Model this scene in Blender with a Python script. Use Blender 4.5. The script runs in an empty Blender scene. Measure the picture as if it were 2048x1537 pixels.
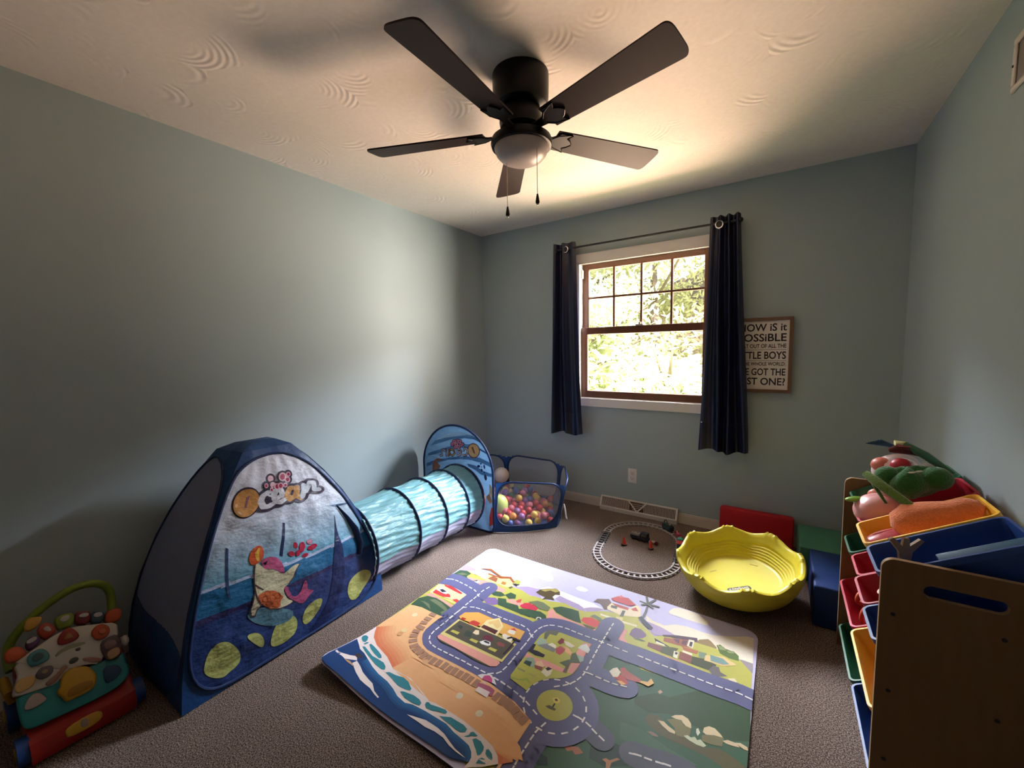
import bpy, bmesh, math, random
from mathutils import Vector, Matrix
from mathutils.geometry import tessellate_polygon
random.seed(7)
S = bpy.context.scene
COL = S.collection
PI = math.pi
# ------------------------------------------------------------------ camera
F_PX, YAW, PITCH, ROLL = 811.285, .5894, -.0858, -.0187
CAM = Vector((2.4654, 0, 1.3492))
D, W, H = 3.2033, 3.0443, 2.44          # window wall, right wall, ceiling
fw = Vector((-math.sin(YAW)*math.cos(PITCH), math.cos(YAW)*math.cos(PITCH), math.sin(PITCH)))
rt = Vector((math.cos(YAW), math.sin(YAW), 0)); up = rt.cross(fw)
r2 = math.cos(ROLL)*rt + math.sin(ROLL)*up; u2 = -math.sin(ROLL)*rt + math.cos(ROLL)*up
cd = bpy.data.cameras.new('camera'); cam = bpy.data.objects.new('camera', cd); COL.objects.link(cam)
M = Matrix((r2, u2, -fw)).transposed().to_4x4(); M.translation = CAM
cam.matrix_world = M
cd.sensor_width = 36; cd.lens = F_PX/2048*36; cd.clip_start = .02; cd.clip_end = 200
S.camera = cam
# ------------------------------------------------------------------ exposure, sky, lights
S.view_settings.view_transform = 'Standard'; S.view_settings.look = 'None'
S.view_settings.exposure = 0.35; S.view_settings.gamma = 1.0
S.cycles.use_denoising = True
S.cycles.max_bounces = 10; S.cycles.diffuse_bounces = 5; S.cycles.transparent_max_bounces = 16
S.cycles.sample_clamp_indirect = 6
wd = bpy.data.worlds.new('sky'); S.world = wd; wd.use_nodes = True
bgn = wd.node_tree.nodes['Background']; bgn.inputs[0].default_value = (.86, .93, 1, 1); bgn.inputs[1].default_value = 1.7

def area(name, loc, target, sx, sy, power, col, spread=180):
    l = bpy.data.lights.new(name, 'AREA'); l.shape = 'RECTANGLE'; l.size = sx; l.size_y = sy; l.energy = power; l.color = col; l.spread = math.radians(spread)
    o = bpy.data.objects.new(name, l); COL.objects.link(o); o.location = loc
    o.rotation_euler = (Vector(target)-Vector(loc)).to_track_quat('-Z', 'Y').to_euler()
    return o
# light thrown up by the sunlit patio below the window, and the open sky over the yard
area('patio_bounce_light', (1.45, 5.25, -.50), (1.5, 2.0, 2.2), 3.2, 3.0, 1350, (1, .66, .47))
area('open_sky_light', (3.5, 5.9, 4.3), (1.0, 2.0, .4), 2.6, 2.4, 3200, (.82, .88, 1))
area('left_wall_fill_light', (4.7, 5.1, .75), (0, 1.5, 1.75), 2.4, 2.2, 330, (1, .86, .74), 100)  # added fill lamp for the left wall; no neighbouring wall stands there
area('shelf_fill_light', (-.8, 6.0, 4.4), (2.7, 1.8, .5), 2.2, 2.0, 600, (.88, .92, 1), 120)  # extra lamp added to brighten the shelf, bowl and right wall
sd = bpy.data.lights.new('sun', 'SUN'); sd.energy = 4.6; sd.angle = .01; sd.color = (1, .95, .82)
so = bpy.data.objects.new('sun', sd); COL.objects.link(so)
so.rotation_euler = Vector((-.25, .8, -1.0)).to_track_quat('-Z', 'Y').to_euler()

# ------------------------------------------------------------------ helpers
class MB:
    def __init__(s): s.v = []; s.f = []; s.c = []; s.col = None; s.x = None
    def add(s, vs, fs, col=None):
        o = len(s.v)
        if s.x is not None: vs = [tuple(s.x @ Vector(p)) for p in vs]
        s.v += [tuple(p) for p in vs]; s.f += [tuple(i+o for i in f) for f in fs]
        s.c += [col or s.col]*len(fs); return s
    def box(s, a, b, col=None):
        (x0, y0, z0), (x1, y1, z1) = a, b
        return s.add([(x0,y0,z0),(x1,y0,z0),(x1,y1,z0),(x0,y1,z0),(x0,y0,z1),(x1,y0,z1),(x1,y1,z1),(x0,y1,z1)],
                     [(0,3,2,1),(4,5,6,7),(0,1,5,4),(1,2,6,5),(2,3,7,6),(3,0,4,7)], col)
    def rbox(s, a, b, r=.01, seg=3, col=None):
        bm = bmesh.new(); bmesh.ops.create_cube(bm, size=1)
        for v in bm.verts:
            v.co = Vector(((a[k]+b[k])/2 + v.co[k]*(b[k]-a[k]) for k in range(3)))
        bmesh.ops.bevel(bm, geom=bm.edges[:], offset=r, segments=seg, profile=.5, affect='EDGES')
        bm.verts.ensure_lookup_table()
        s.add([v.co[:] for v in bm.verts], [[v.index for v in f.verts] for f in bm.faces], col); bm.free(); return s
    def prism(s, poly, z0, z1, col=None, xf=None, bev=0):
        poly = list(poly)
        if sum(poly[i][0]*poly[(i+1)%len(poly)][1]-poly[(i+1)%len(poly)][0]*poly[i][1] for i in range(len(poly))) < 0: poly.reverse()
        n = len(poly); rings = [(poly, z0), (poly, z1)]
        if bev:
            cx = sum(p[0] for p in poly)/n; cy = sum(p[1] for p in poly)/n
            sh = lambda k: [(cx+(p[0]-cx)*k, cy+(p[1]-cy)*k) for p in poly]
            R = max(math.hypot(p[0]-cx, p[1]-cy) for p in poly); k = 1-bev/R
            rings = [(poly, z0), (poly, z1-bev), (sh((1+k)/2), z1-bev*.25), (sh(k-.02), z1)]
        vs = [(p[0], p[1], z) for q, z in rings for p in q]
        fs = []
        for k in range(len(rings)-1):
            for i in range(n): fs.append((k*n+i, k*n+(i+1)%n, (k+1)*n+(i+1)%n, (k+1)*n+i))
        top = (len(rings)-1)*n
        for t in tessellate_polygon([[Vector((p[0], p[1], 0)) for p in poly]]):
            a, b, c = t
            q = [poly[i] for i in t]
            if (q[1][0]-q[0][0])*(q[2][1]-q[0][1])-(q[1][1]-q[0][1])*(q[2][0]-q[0][0]) < 0: a, c = c, a
            fs.append((c, b, a)); fs.append((a+top, b+top, c+top))
        if xf is not None: vs = [tuple(xf @ Vector(p)) for p in vs]
        return s.add(vs, fs, col)
    def tube(s, path, r, n=8, closed=False, col=None, flat=1.0):
        P = [Vector(p) for p in path]; m = len(P); rs = r if isinstance(r, (list, tuple)) else [r]*m
        vs = []; fs = []; nv = None
        for i in range(m):
            if closed: t = P[(i+1) % m]-P[i-1]
            else: t = P[min(i+1, m-1)]-P[max(i-1, 0)]
            t = t.normalized() if t.length > 1e-9 else Vector((0,0,1))
            if nv is None:
                nv = t.orthogonal().normalized()
            nv = (nv - t*nv.dot(t)); nv = nv.normalized() if nv.length > 1e-6 else t.orthogonal().normalized()
            b = t.cross(nv)
            for k in range(n):
                a = 2*PI*k/n; vs.append(P[i]+nv*math.cos(a)*rs[i]+b*math.sin(a)*rs[i]*flat)
        for i in range(m if closed else m-1):
            j = (i+1) % m
            for k in range(n): fs.append((i*n+k, i*n+(k+1) % n, j*n+(k+1) % n, j*n+k))
        if not closed: fs.append(tuple(range(n))[::-1]); fs.append(tuple((m-1)*n+k for k in range(n)))
        return s.add(vs, fs, col)
    def lathe(s, prof, n=32, c=(0,0,0), fn=None, col=None, caps=True):
        vs = []; fs = []
        for (r, z) in prof:
            for k in range(n):
                a = 2*PI*k/n; rr, zz = (r, z) if fn is None else fn(r, z, a)
                vs.append((c[0]+rr*math.cos(a), c[1]+rr*math.sin(a), c[2]+zz))
        for i in range(len(prof)-1):
            for k in range(n): fs.append((i*n+k, i*n+(k+1) % n, (i+1)*n+(k+1) % n, (i+1)*n+k))
        if caps:
            fs.append(tuple(range(n))[::-1]); fs.append(tuple((len(prof)-1)*n+k for k in range(n)))
        return s.add(vs, fs, col)
    def ball(s, c, r, sc=(1,1,1), n=16, col=None, fn=None):
        m = n//2; vs = [(0,0,-1)]; fs = []
        for i in range(1, m):
            t = -PI/2+PI*i/m
            for k in range(n): a = 2*PI*k/n; vs.append((math.cos(t)*math.cos(a), math.cos(t)*math.sin(a), math.sin(t)))
        vs.append((0,0,1)); L = len(vs)-1
        for k in range(n): fs.append((0, 1+(k+1) % n, 1+k)); fs.append((L, L-n+k, L-n+(k+1) % n))
        for i in range(m-2):
            for k in range(n): fs.append((1+i*n+k, 1+i*n+(k+1) % n, 1+(i+1)*n+(k+1) % n, 1+(i+1)*n+k))
        out = []
        for p in vs:
            q = 1 if fn is None else fn(Vector(p))
            out.append((c[0]+p[0]*r*sc[0]*q, c[1]+p[1]*r*sc[1]*q, c[2]+p[2]*r*sc[2]*q))
        return s.add(out, fs, col)
    def grid(s, fn, nu, nv, col=None, keep=None, colfn=None):
        vs = [fn(i/nu, j/nv) for j in range(nv+1) for i in range(nu+1)]
        o = len(s.v); s.v += [tuple(p) for p in vs]
        for j in range(nv):
            for i in range(nu):
                u, v = (i+.5)/nu, (j+.5)/nv
                if keep and not keep(u, v): continue
                a = j*(nu+1)+i+o; s.f.append((a, a+1, a+nu+2, a+nu+1)); s.c.append(colfn(u, v) if colfn else (col or s.col))
        return s
    def build(s, name, mat, parent=None, smooth=40, loc=None):
        me = bpy.data.meshes.new(name); me.from_pydata(s.v, [], s.f); me.update()
        if any(c is not None for c in s.c):
            ca = me.color_attributes.new('Col', 'FLOAT_COLOR', 'CORNER'); dat = []
            for p, c in zip(me.polygons, s.c):
                c = c or (1, 1, 1)
                dat += [c[0], c[1], c[2], 1.0]*p.loop_total
            ca.data.foreach_set('color', dat)
        if mat: me.materials.append(mat)
        if smooth and len(me.polygons):
            me.polygons.foreach_set('use_smooth', [True]*len(me.polygons)); me.set_sharp_from_angle(angle=math.radians(smooth))
        o = bpy.data.objects.new(name, me); COL.objects.link(o)
        if parent is not None:
            o.parent = parent; o.matrix_parent_inverse = Matrix.Translation(-parent.location) if not any(parent.rotation_euler) else parent.matrix_basis.inverted()
        return o
def tag(o, label=None, cat=None, group=None, kind=None):
    if label: o['label'] = label
    if cat: o['category'] = cat
    if group: o['group'] = group
    if kind: o['kind'] = kind
    return o
def thing(name, label, cat, loc, group=None, kind=None):
    o = bpy.data.objects.new(name, None); COL.objects.link(o); o.location = loc; o.empty_display_size = .05
    return tag(o, label, cat, group, kind)
def dup(root, loc=None, rotz=None):
    def cp(o, par):
        c = o.copy(); COL.objects.link(c)
        if par is not None: c.parent = par
        for ch in o.children: cp(ch, c)
        return c
    r = cp(root, None)
    if loc is not None: r.location = loc
    if rotz is not None: r.rotation_euler = (0, 0, rotz)
    return r
def text_geo(s, font_size=1.0, shear=0, bold=.018):
    c = bpy.data.curves.new('tmp', 'FONT'); c.body = s; c.size = font_size; c.resolution_u = 3; c.offset = bold*font_size; c.shear = shear
    o = bpy.data.objects.new('tmp', c); COL.objects.link(o)
    dg = bpy.context.evaluated_depsgraph_get(); me = bpy.data.meshes.new_from_object(o.evaluated_get(dg))
    vs = [v.co[:] for v in me.vertices]; fs = [tuple(p.vertices) for p in me.polygons]
    bpy.data.objects.remove(o); bpy.data.curves.remove(c); bpy.data.meshes.remove(me)
    return vs, fs
def text_fit(mb, s, x0, x1, z0, z1, fn, col=None):
    vs, fs = text_geo(s); a = min(v[0] for v in vs); b = max(v[0] for v in vs); c = min(v[1] for v in vs); d = max(v[1] for v in vs)
    mb.add([fn(x0+(v[0]-a)/(b-a)*(x1-x0), z0+(v[1]-c)/(d-c)*(z1-z0)) for v in vs], fs, col)
def rr(w, l, r, n=5):
    out = []
    for cx, cy, a0 in ((w/2-r, l/2-r, 0), (-w/2+r, l/2-r, 90), (-w/2+r, -l/2+r, 180), (w/2-r, -l/2+r, 270)):
        for k in range(n+1):
            a = math.radians(a0+90*k/n); out.append((cx+r*math.cos(a), cy+r*math.sin(a)))
    return out
def loft(mb, loops, cap0=True, cap1=True, col=None):
    n = len(loops[0]); vs = [p for l in loops for p in l]; fs = []
    for k in range(len(loops)-1):
        for i in range(n): fs.append((k*n+i, k*n+(i+1) % n, (k+1)*n+(i+1) % n, (k+1)*n+i))
    if cap0: fs.append(tuple(range(n))[::-1])
    if cap1: fs.append(tuple((len(loops)-1)*n+i for i in range(n)))
    return mb.add(vs, fs, col)
def inpoly(x, y, P):
    r = False; n = len(P)
    for i in range(n):
        (x0, y0), (x1, y1) = P[i], P[(i+1) % n]
        if (y0 > y) != (y1 > y) and x < (x1-x0)*(y-y0)/(y1-y0)+x0: r = not r
    return r
def smoothpoly(P, it=2):
    for _ in range(it):
        Q = []
        for i in range(len(P)):
            a, b = P[i], P[(i+1) % len(P)]
            Q += [tuple(a[k]*.75+b[k]*.25 for k in range(len(a))), tuple(a[k]*.25+b[k]*.75 for k in range(len(a)))]
        P = Q
    return P
# ---- printed artwork: flat coloured shapes laid on a surface, inside the surface's own mesh
def stroke(pts, w):
    out = []
    for i in range(len(pts)-1):
        (x0, y0), (x1, y1) = pts[i], pts[i+1]; L = math.hypot(x1-x0, y1-y0)
        if L < 1e-6: continue
        nx, ny = -(y1-y0)/L*w/2, (x1-x0)/L*w/2
        out.append([(x0+nx, y0+ny), (x0-nx, y0-ny), (x1-nx, y1-ny), (x1+nx, y1+ny)])
    for x, y in pts: out.append([(x+w/2*math.cos(2*PI*k/14), y+w/2*math.sin(2*PI*k/14)) for k in range(14)])
    return out
def fill(mb, poly, col, fn, h, maxlen, metric):
    tris = [tuple(poly[i] for i in t) for t in tessellate_polygon([[Vector((p[0], p[1], 0)) for p in poly]])]
    def far(a, b):
        su, sv = metric((a[1]+b[1])/2); return math.hypot((a[0]-b[0])*su, (a[1]-b[1])*sv) > maxlen
    mid = lambda a, b: ((a[0]+b[0])/2, (a[1]+b[1])/2)
    for _ in range(6):
        nt = []; ch = False
        for a, b, c in tris:
            e = (far(a, b), far(b, c), far(c, a))
            if not any(e): nt.append((a, b, c)); continue
            ch = True
            while not e[0]: a, b, c = b, c, a; e = (e[1], e[2], e[0])
            m = mid(a, b)
            if e[1] and e[2]:
                n_, o_ = mid(b, c), mid(c, a); nt += [(a, m, o_), (m, b, n_), (o_, n_, c), (m, n_, o_)]
            elif e[1]:
                n_ = mid(b, c); nt += [(a, m, c), (m, n_, c), (m, b, n_)]
            elif e[2]:
                o_ = mid(c, a); nt += [(a, m, o_), (m, b, c), (m, c, o_)]
            else: nt += [(a, m, c), (m, b, c)]
        tris = nt
        if not ch: break
    idx = {}; vs = []; fs = []
    for t in tris:
        if (t[1][0]-t[0][0])*(t[2][1]-t[0][1])-(t[1][1]-t[0][1])*(t[2][0]-t[0][0]) < 0: t = t[::-1]
        f = []
        for p in t:
            if p not in idx: idx[p] = len(vs); vs.append(fn(p[0], p[1], h))
            f.append(idx[p])
        fs.append(tuple(f))
    mb.add(vs, fs, col)
def paint(mb, art, fn, h0=.0004, dh=.0002, maxlen=.06, metric=lambda v: (1, 1), round_it=False):
    done = []
    for col, kind, pts in art:
        polys = []
        if kind == 0: polys = [smoothpoly(pts, 2) if round_it and len(pts) > 5 else pts]
        elif kind[0] == 'L':
            su, sv = metric(sum(p[1] for p in pts)/len(pts))
            polys = [[(x/su, y/sv) for x, y in q] for q in stroke([(p[0]*su, p[1]*sv) for p in pts], kind[1])]
        elif kind[0] == 'C':
            polys = [[(x+kind[1]*math.cos(2*PI*k/28), y+kind[1]*math.sin(2*PI*k/28)) for k in range(28)] for x, y in pts]
        elif kind[0] == 'D':     # dashes: one at each point
            for i, (x, y) in enumerate(pts):
                x0, y0 = pts[max(0, i-1)]; x1, y1 = pts[min(len(pts)-1, i+1)]; L = math.hypot(x1-x0, y1-y0) or 1
                dx, dy = (x1-x0)/L*.0125, (y1-y0)/L*.0125; nx, ny = -dy*.25, dx*.25
                polys.append([(x-dx-nx, y-dy-ny), (x+dx-nx, y+dy-ny), (x+dx+nx, y+dy+ny), (x-dx+nx, y-dy+ny)])
        elif kind[0] == 'R':
            for k in range(16):
                a = 2*PI*k/16; (cx, cy), R = pts[0], kind[1]
                polys.append([(cx+(R+s)*math.cos(a+t), cy+(R+s)*math.sin(a+t)) for s, t in ((-.0031, -.105), (.0031, -.105), (.0031, .105), (-.0031, .105))])
        elif kind[0] == 'B':
            for i, (x, y) in enumerate(pts):
                x0, y0 = pts[max(0, i-1)]; x1, y1 = pts[min(len(pts)-1, i+1)]
                if math.hypot(x1-x0, y1-y0) > .25: x0, y0 = pts[i-1] if math.hypot(x-pts[i-1][0], y-pts[i-1][1]) < .15 else (x, y-.1)
                if math.hypot(x1-x, y1-y) > .15: x1, y1 = x, y
                L = math.hypot(x1-x0, y1-y0) or 1; dx, dy = (x1-x0)/L, (y1-y0)/L; a, b = .0115, .019
                polys.append([(x-dx*a-dy*-b, y-dy*a-dx*b), (x+dx*a-dy*-b, y+dy*a-dx*b), (x+dx*a+dy*-b, y+dy*a+dx*b), (x-dx*a+dy*-b, y-dy*a+dx*b)])
        bb = [(min(p[0] for p in q), min(p[1] for p in q), max(p[0] for p in q), max(p[1] for p in q)) for q in polys]
        g = (min(b[0] for b in bb), min(b[1] for b in bb), max(b[2] for b in bb), max(b[3] for b in bb))
        lay = 0
        for b, l in done:
            if l > lay and b[0] < g[2] and b[2] > g[0] and b[1] < g[3] and b[3] > g[1]:
                if any(b[0] < q[2] and b[2] > q[0] and b[1] < q[3] and b[3] > q[1] for q in bb): lay = l
        lay += 1
        for q, b in zip(polys, bb): fill(mb, q, col, fn, h0+lay*dh, maxlen, metric); done.append((b, lay))
# ------------------------------------------------------------------ materials
def mat(name, col=(.5,.5,.5), rough=.5, spec=.5, metal=0, bump=None, var=None, trans=0, sheen=0, attr=False, coat=0, emit=None, stretch=None, transl=0):
    m = bpy.data.materials.new(name); m.use_nodes = True; nt = m.node_tree; b = nt.nodes['Principled BSDF']
    b.inputs['Base Color'].default_value = (*col, 1); b.inputs['Roughness'].default_value = rough
    b.inputs['Specular IOR Level'].default_value = spec; b.inputs['Metallic'].default_value = metal
    if sheen: b.inputs['Sheen Weight'].default_value = sheen
    if coat: b.inputs['Coat Weight'].default_value = coat; b.inputs['Coat Roughness'].default_value = .15
    N = nt.nodes.new; L = nt.links.new
    tc = N('ShaderNodeTexCoord'); src = tc.outputs['Object']
    if stretch:
        mp = N('ShaderNodeMapping'); mp.inputs['Scale'].default_value = stretch; L(src, mp.inputs[0]); src = mp.outputs[0]
    base = None
    if attr:
        at = N('ShaderNodeAttribute'); at.attribute_name = 'Col'; base = at.outputs['Color']
    nz = N('ShaderNodeTexNoise'); nz.inputs['Scale'].default_value = (var or (60, .12))[0]; nz.inputs['Detail'].default_value = 4
    L(src, nz.inputs['Vector'])
    amt = (var or (60, .08))[1]
    mr = N('ShaderNodeMapRange'); mr.inputs[3].default_value = 1-amt; mr.inputs[4].default_value = 1+amt; L(nz.outputs['Fac'], mr.inputs[0])
    mx = N('ShaderNodeMix'); mx.data_type = 'RGBA'; mx.blend_type = 'MULTIPLY'; mx.inputs[0].default_value = 1
    if base: L(base, mx.inputs[6])
    else: mx.inputs[6].default_value = (*col, 1)
    L(mr.outputs[0], mx.inputs[7]); L(mx.outputs[2], b.inputs['Base Color'])
    if bump:
        nb = N('ShaderNodeTexNoise'); nb.inputs['Scale'].default_value = bump[0]; nb.inputs['Detail'].default_value = 5
        L(src, nb.inputs['Vector']); bp = N('ShaderNodeBump'); bp.inputs['Strength'].default_value = bump[1]; bp.inputs['Distance'].default_value = bump[2] if len(bump) > 2 else .005
        L(nb.outputs['Fac'], bp.inputs['Height']); L(bp.outputs[0], b.inputs['Normal'])
    out = nt.nodes['Material Output']; sh = b.outputs[0]
    if transl:
        tl = N('ShaderNodeBsdfTranslucent'); L(mx.outputs[2], tl.inputs[0]); ms = N('ShaderNodeMixShader'); ms.inputs[0].default_value = transl
        L(sh, ms.inputs[1]); L(tl.outputs[0], ms.inputs[2]); sh = ms.outputs[0]
    if trans:
        tp = N('ShaderNodeBsdfTransparent'); ms = N('ShaderNodeMixShader'); ms.inputs[0].default_value = trans
        L(sh, ms.inputs[1]); L(tp.outputs[0], ms.inputs[2]); sh = ms.outputs[0]
    if sh is not b.outputs[0]: L(sh, out.inputs[0])
    return m
WALLC = (.365, .435, .450)
m_wall = mat('wall paint', WALLC, .6, .35, bump=(190, .12, .004), var=(3, .03))
m_white = mat('white trim paint', (.78, .74, .70), .45, .4, var=(20, .03))
m_base = mat('baseboard paint', (.62, .54, .48), .45, .4, var=(20, .03))
m_vent = mat('vent enamel', (.72, .65, .58), .4, .4)
m_wood = mat('stained window wood', (.11, .040, .018), .4, .4, bump=(40, .2, .002), var=(18, .35), stretch=(1, 1, .2))
m_ply = mat('plywood', (.20, .100, .037), .5, .3, bump=(60, .1, .002), var=(14, .18), stretch=(3, 3, .4))
m_plyedge = mat('plywood edge', (.36, .23, .13), .5, .3, var=(40, .2))
m_black = mat('fan bronze', (.003, .0025, .0025), .38, .25)
m_blade = mat('fan blade', (.016, .0065, .006), .5, .14, var=(25, .3), stretch=(1, .2, 1))
m_bowl = mat('frosted bowl', (.62, .55, .52), .35, .5, transl=.3)
m_metal = mat('satin metal', (.55, .48, .42), .3, .5, metal=1)
m_chrome = mat('grommet steel', (.75, .72, .72), .2, .5, metal=1)
m_blackmetal = mat('black rod', (.008, .008, .010), .45, .5)
m_plastic = mat('moulded plastic', rough=.38, spec=.45, attr=True, var=(30, .04))
m_matte = mat('matte plastic', rough=.6, spec=.3, attr=True, var=(30, .06))
m_print = mat('printed vinyl', rough=.5, spec=.3, attr=True, var=(50, .05), bump=(12, .15, .01))
m_fabricprint = mat('printed nylon', rough=.42, spec=.35, attr=True, var=(20, .10), bump=(5.5, .75, .05), stretch=(1, 1, 1.6), transl=.15)
m_navy = mat('blue nylon', (.012, .060, .20), .42, .4, bump=(9, .5, .03), var=(14, .2), transl=.12)
m_frame = mat('navy binding tape', (.006, .022, .085), .55, .35, var=(60, .1))
m_meshg = mat('grey mesh', (.60, .62, .76), .7, .2, trans=.40, transl=.45, var=(30, .05))
m_meshb = mat('fine ball pit mesh', (.44, .44, .47), .7, .2, trans=.62, var=(60, .05))
m_meshw = mat('white tunnel mesh', (.60, .58, .76), .6, .25, trans=.15, transl=.3, bump=(10, .5, .02), var=(14, .2))
m_aqua = mat('aqua satin', (.21, .46, .51), .34, .5, bump=(9, .6, .05), stretch=(2.2, .55, 2.2), var=(10, .18), transl=.15)
m_curtain = mat('navy satin', (.005, .008, .032), .34, .5, var=(80, .15), bump=(25, .12, .004))
m_plush = mat('plush', rough=.9, spec=.1, attr=True, sheen=.5, bump=(220, .8, .006), var=(160, .25))
m_foam = mat('vinyl foam block', rough=.55, spec=.3, attr=True, var=(20, .05), bump=(120, .08, .002))
m_paper = mat('sign board', (.74, .68, .63), .7, .2, var=(30, .03))
m_ink = mat('black lettering', (.03, .022, .022), .7, .2)
m_signframe = mat('sign frame wood', (.17, .095, .06), .55, .3, var=(20, .3))
# carpet
def carpet():
    m = mat('carpet', (.2,.15,.12), .95, .1); nt = m.node_tree; N = nt.nodes.new; L = nt.links.new; b = nt.nodes['Principled BSDF']
    for l in list(b.inputs['Base Color'].links): nt.links.remove(l)
    tc = N('ShaderNodeTexCoord'); n1 = N('ShaderNodeTexNoise'); n1.inputs['Scale'].default_value = 230; n1.inputs['Detail'].default_value = 3; n1.inputs['Roughness'].default_value = .75
    n2 = N('ShaderNodeTexNoise'); n2.inputs['Scale'].default_value = 6; n2.inputs['Detail'].default_value = 3
    L(tc.outputs['Object'], n1.inputs['Vector']); L(tc.outputs['Object'], n2.inputs['Vector'])
    cr = N('ShaderNodeValToRGB'); e = cr.color_ramp.elements; e[0].position = .40; e[0].color = (.045, .031, .024, 1); e[1].position = .61; e[1].color = (.58, .45, .38, 1)
    k = cr.color_ramp.elements.new(.5); k.color = (.235, .175, .145, 1)
    L(n1.outputs['Fac'], cr.inputs[0])
    mr = N('ShaderNodeMapRange'); mr.inputs[3].default_value = .85; mr.inputs[4].default_value = 1.15; L(n2.outputs['Fac'], mr.inputs[0])
    mx = N('ShaderNodeMix'); mx.data_type = 'RGBA'; mx.blend_type = 'MULTIPLY'; mx.inputs[0].default_value = 1
    L(cr.outputs[0], mx.inputs[6]); L(mr.outputs[0], mx.inputs[7]); L(mx.outputs[2], b.inputs['Base Color'])
    bp = N('ShaderNodeBump'); bp.inputs['Strength'].default_value = .9; bp.inputs['Distance'].default_value = .012; L(n1.outputs['Fac'], bp.inputs['Height']); L(bp.outputs[0], b.inputs['Normal'])
    return m
def ceiling_mat():
    m = mat('swirl plaster', (.80, .74, .68), .8, .2); nt = m.node_tree; N = nt.nodes.new; L = nt.links.new; b = nt.nodes['Principled BSDF']
    tc = N('ShaderNodeTexCoord'); vo = N('ShaderNodeTexVoronoi'); vo.inputs['Scale'].default_value = 4.6; vo.feature = 'F1'
    L(tc.outputs['Object'], vo.inputs['Vector'])
    mu = N('ShaderNodeMath'); mu.operation = 'MULTIPLY'; mu.inputs[1].default_value = 58; L(vo.outputs['Distance'], mu.inputs[0])
    sn = N('ShaderNodeMath'); sn.operation = 'SINE'; L(mu.outputs[0], sn.inputs[0])
    nz = N('ShaderNodeTexNoise'); nz.inputs['Scale'].default_value = 5; L(tc.outputs['Object'], nz.inputs['Vector'])
    mr = N('ShaderNodeMapRange'); mr.inputs[1].default_value = .50; mr.inputs[2].default_value = .66; L(nz.outputs['Fac'], mr.inputs[0])
    mm = N('ShaderNodeMath'); mm.operation = 'MULTIPLY'; L(sn.outputs[0], mm.inputs[0]); L(mr.outputs[0], mm.inputs[1])
    df = N('ShaderNodeVectorMath'); df.operation = 'SUBTRACT'; L(tc.outputs['Object'], df.inputs[0]); L(vo.outputs['Position'], df.inputs[1])
    sx = N('ShaderNodeSeparateXYZ'); L(df.outputs[0], sx.inputs[0])
    hr = N('ShaderNodeMapRange'); hr.inputs[1].default_value = -.03; hr.inputs[2].default_value = .06; L(sx.outputs['Y'], hr.inputs[0])
    m2 = N('ShaderNodeMath'); m2.operation = 'MULTIPLY'; L(mm.outputs[0], m2.inputs[0]); L(hr.outputs[0], m2.inputs[1]); mm = m2
    bp = N('ShaderNodeBump'); bp.inputs['Strength'].default_value = .22; bp.inputs['Distance'].default_value = .006; L(mm.outputs[0], bp.inputs['Height']); L(bp.outputs[0], b.inputs['Normal'])
    return m
def glass_mat():
    m = bpy.data.materials.new('window glass'); m.use_nodes = True; nt = m.node_tree; nt.nodes.remove(nt.nodes['Principled BSDF'])
    t = nt.nodes.new('ShaderNodeBsdfTransparent'); g = nt.nodes.new('ShaderNodeBsdfGlossy'); g.inputs['Roughness'].default_value = .02
    x = nt.nodes.new('ShaderNodeMixShader'); x.inputs[0].default_value = .05
    nt.links.new(t.outputs[0], x.inputs[1]); nt.links.new(g.outputs[0], x.inputs[2]); nt.links.new(x.outputs[0], nt.nodes['Material Output'].inputs[0])
    return m
m_carpet = carpet(); m_ceil = ceiling_mat(); m_glass = glass_mat()
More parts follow.
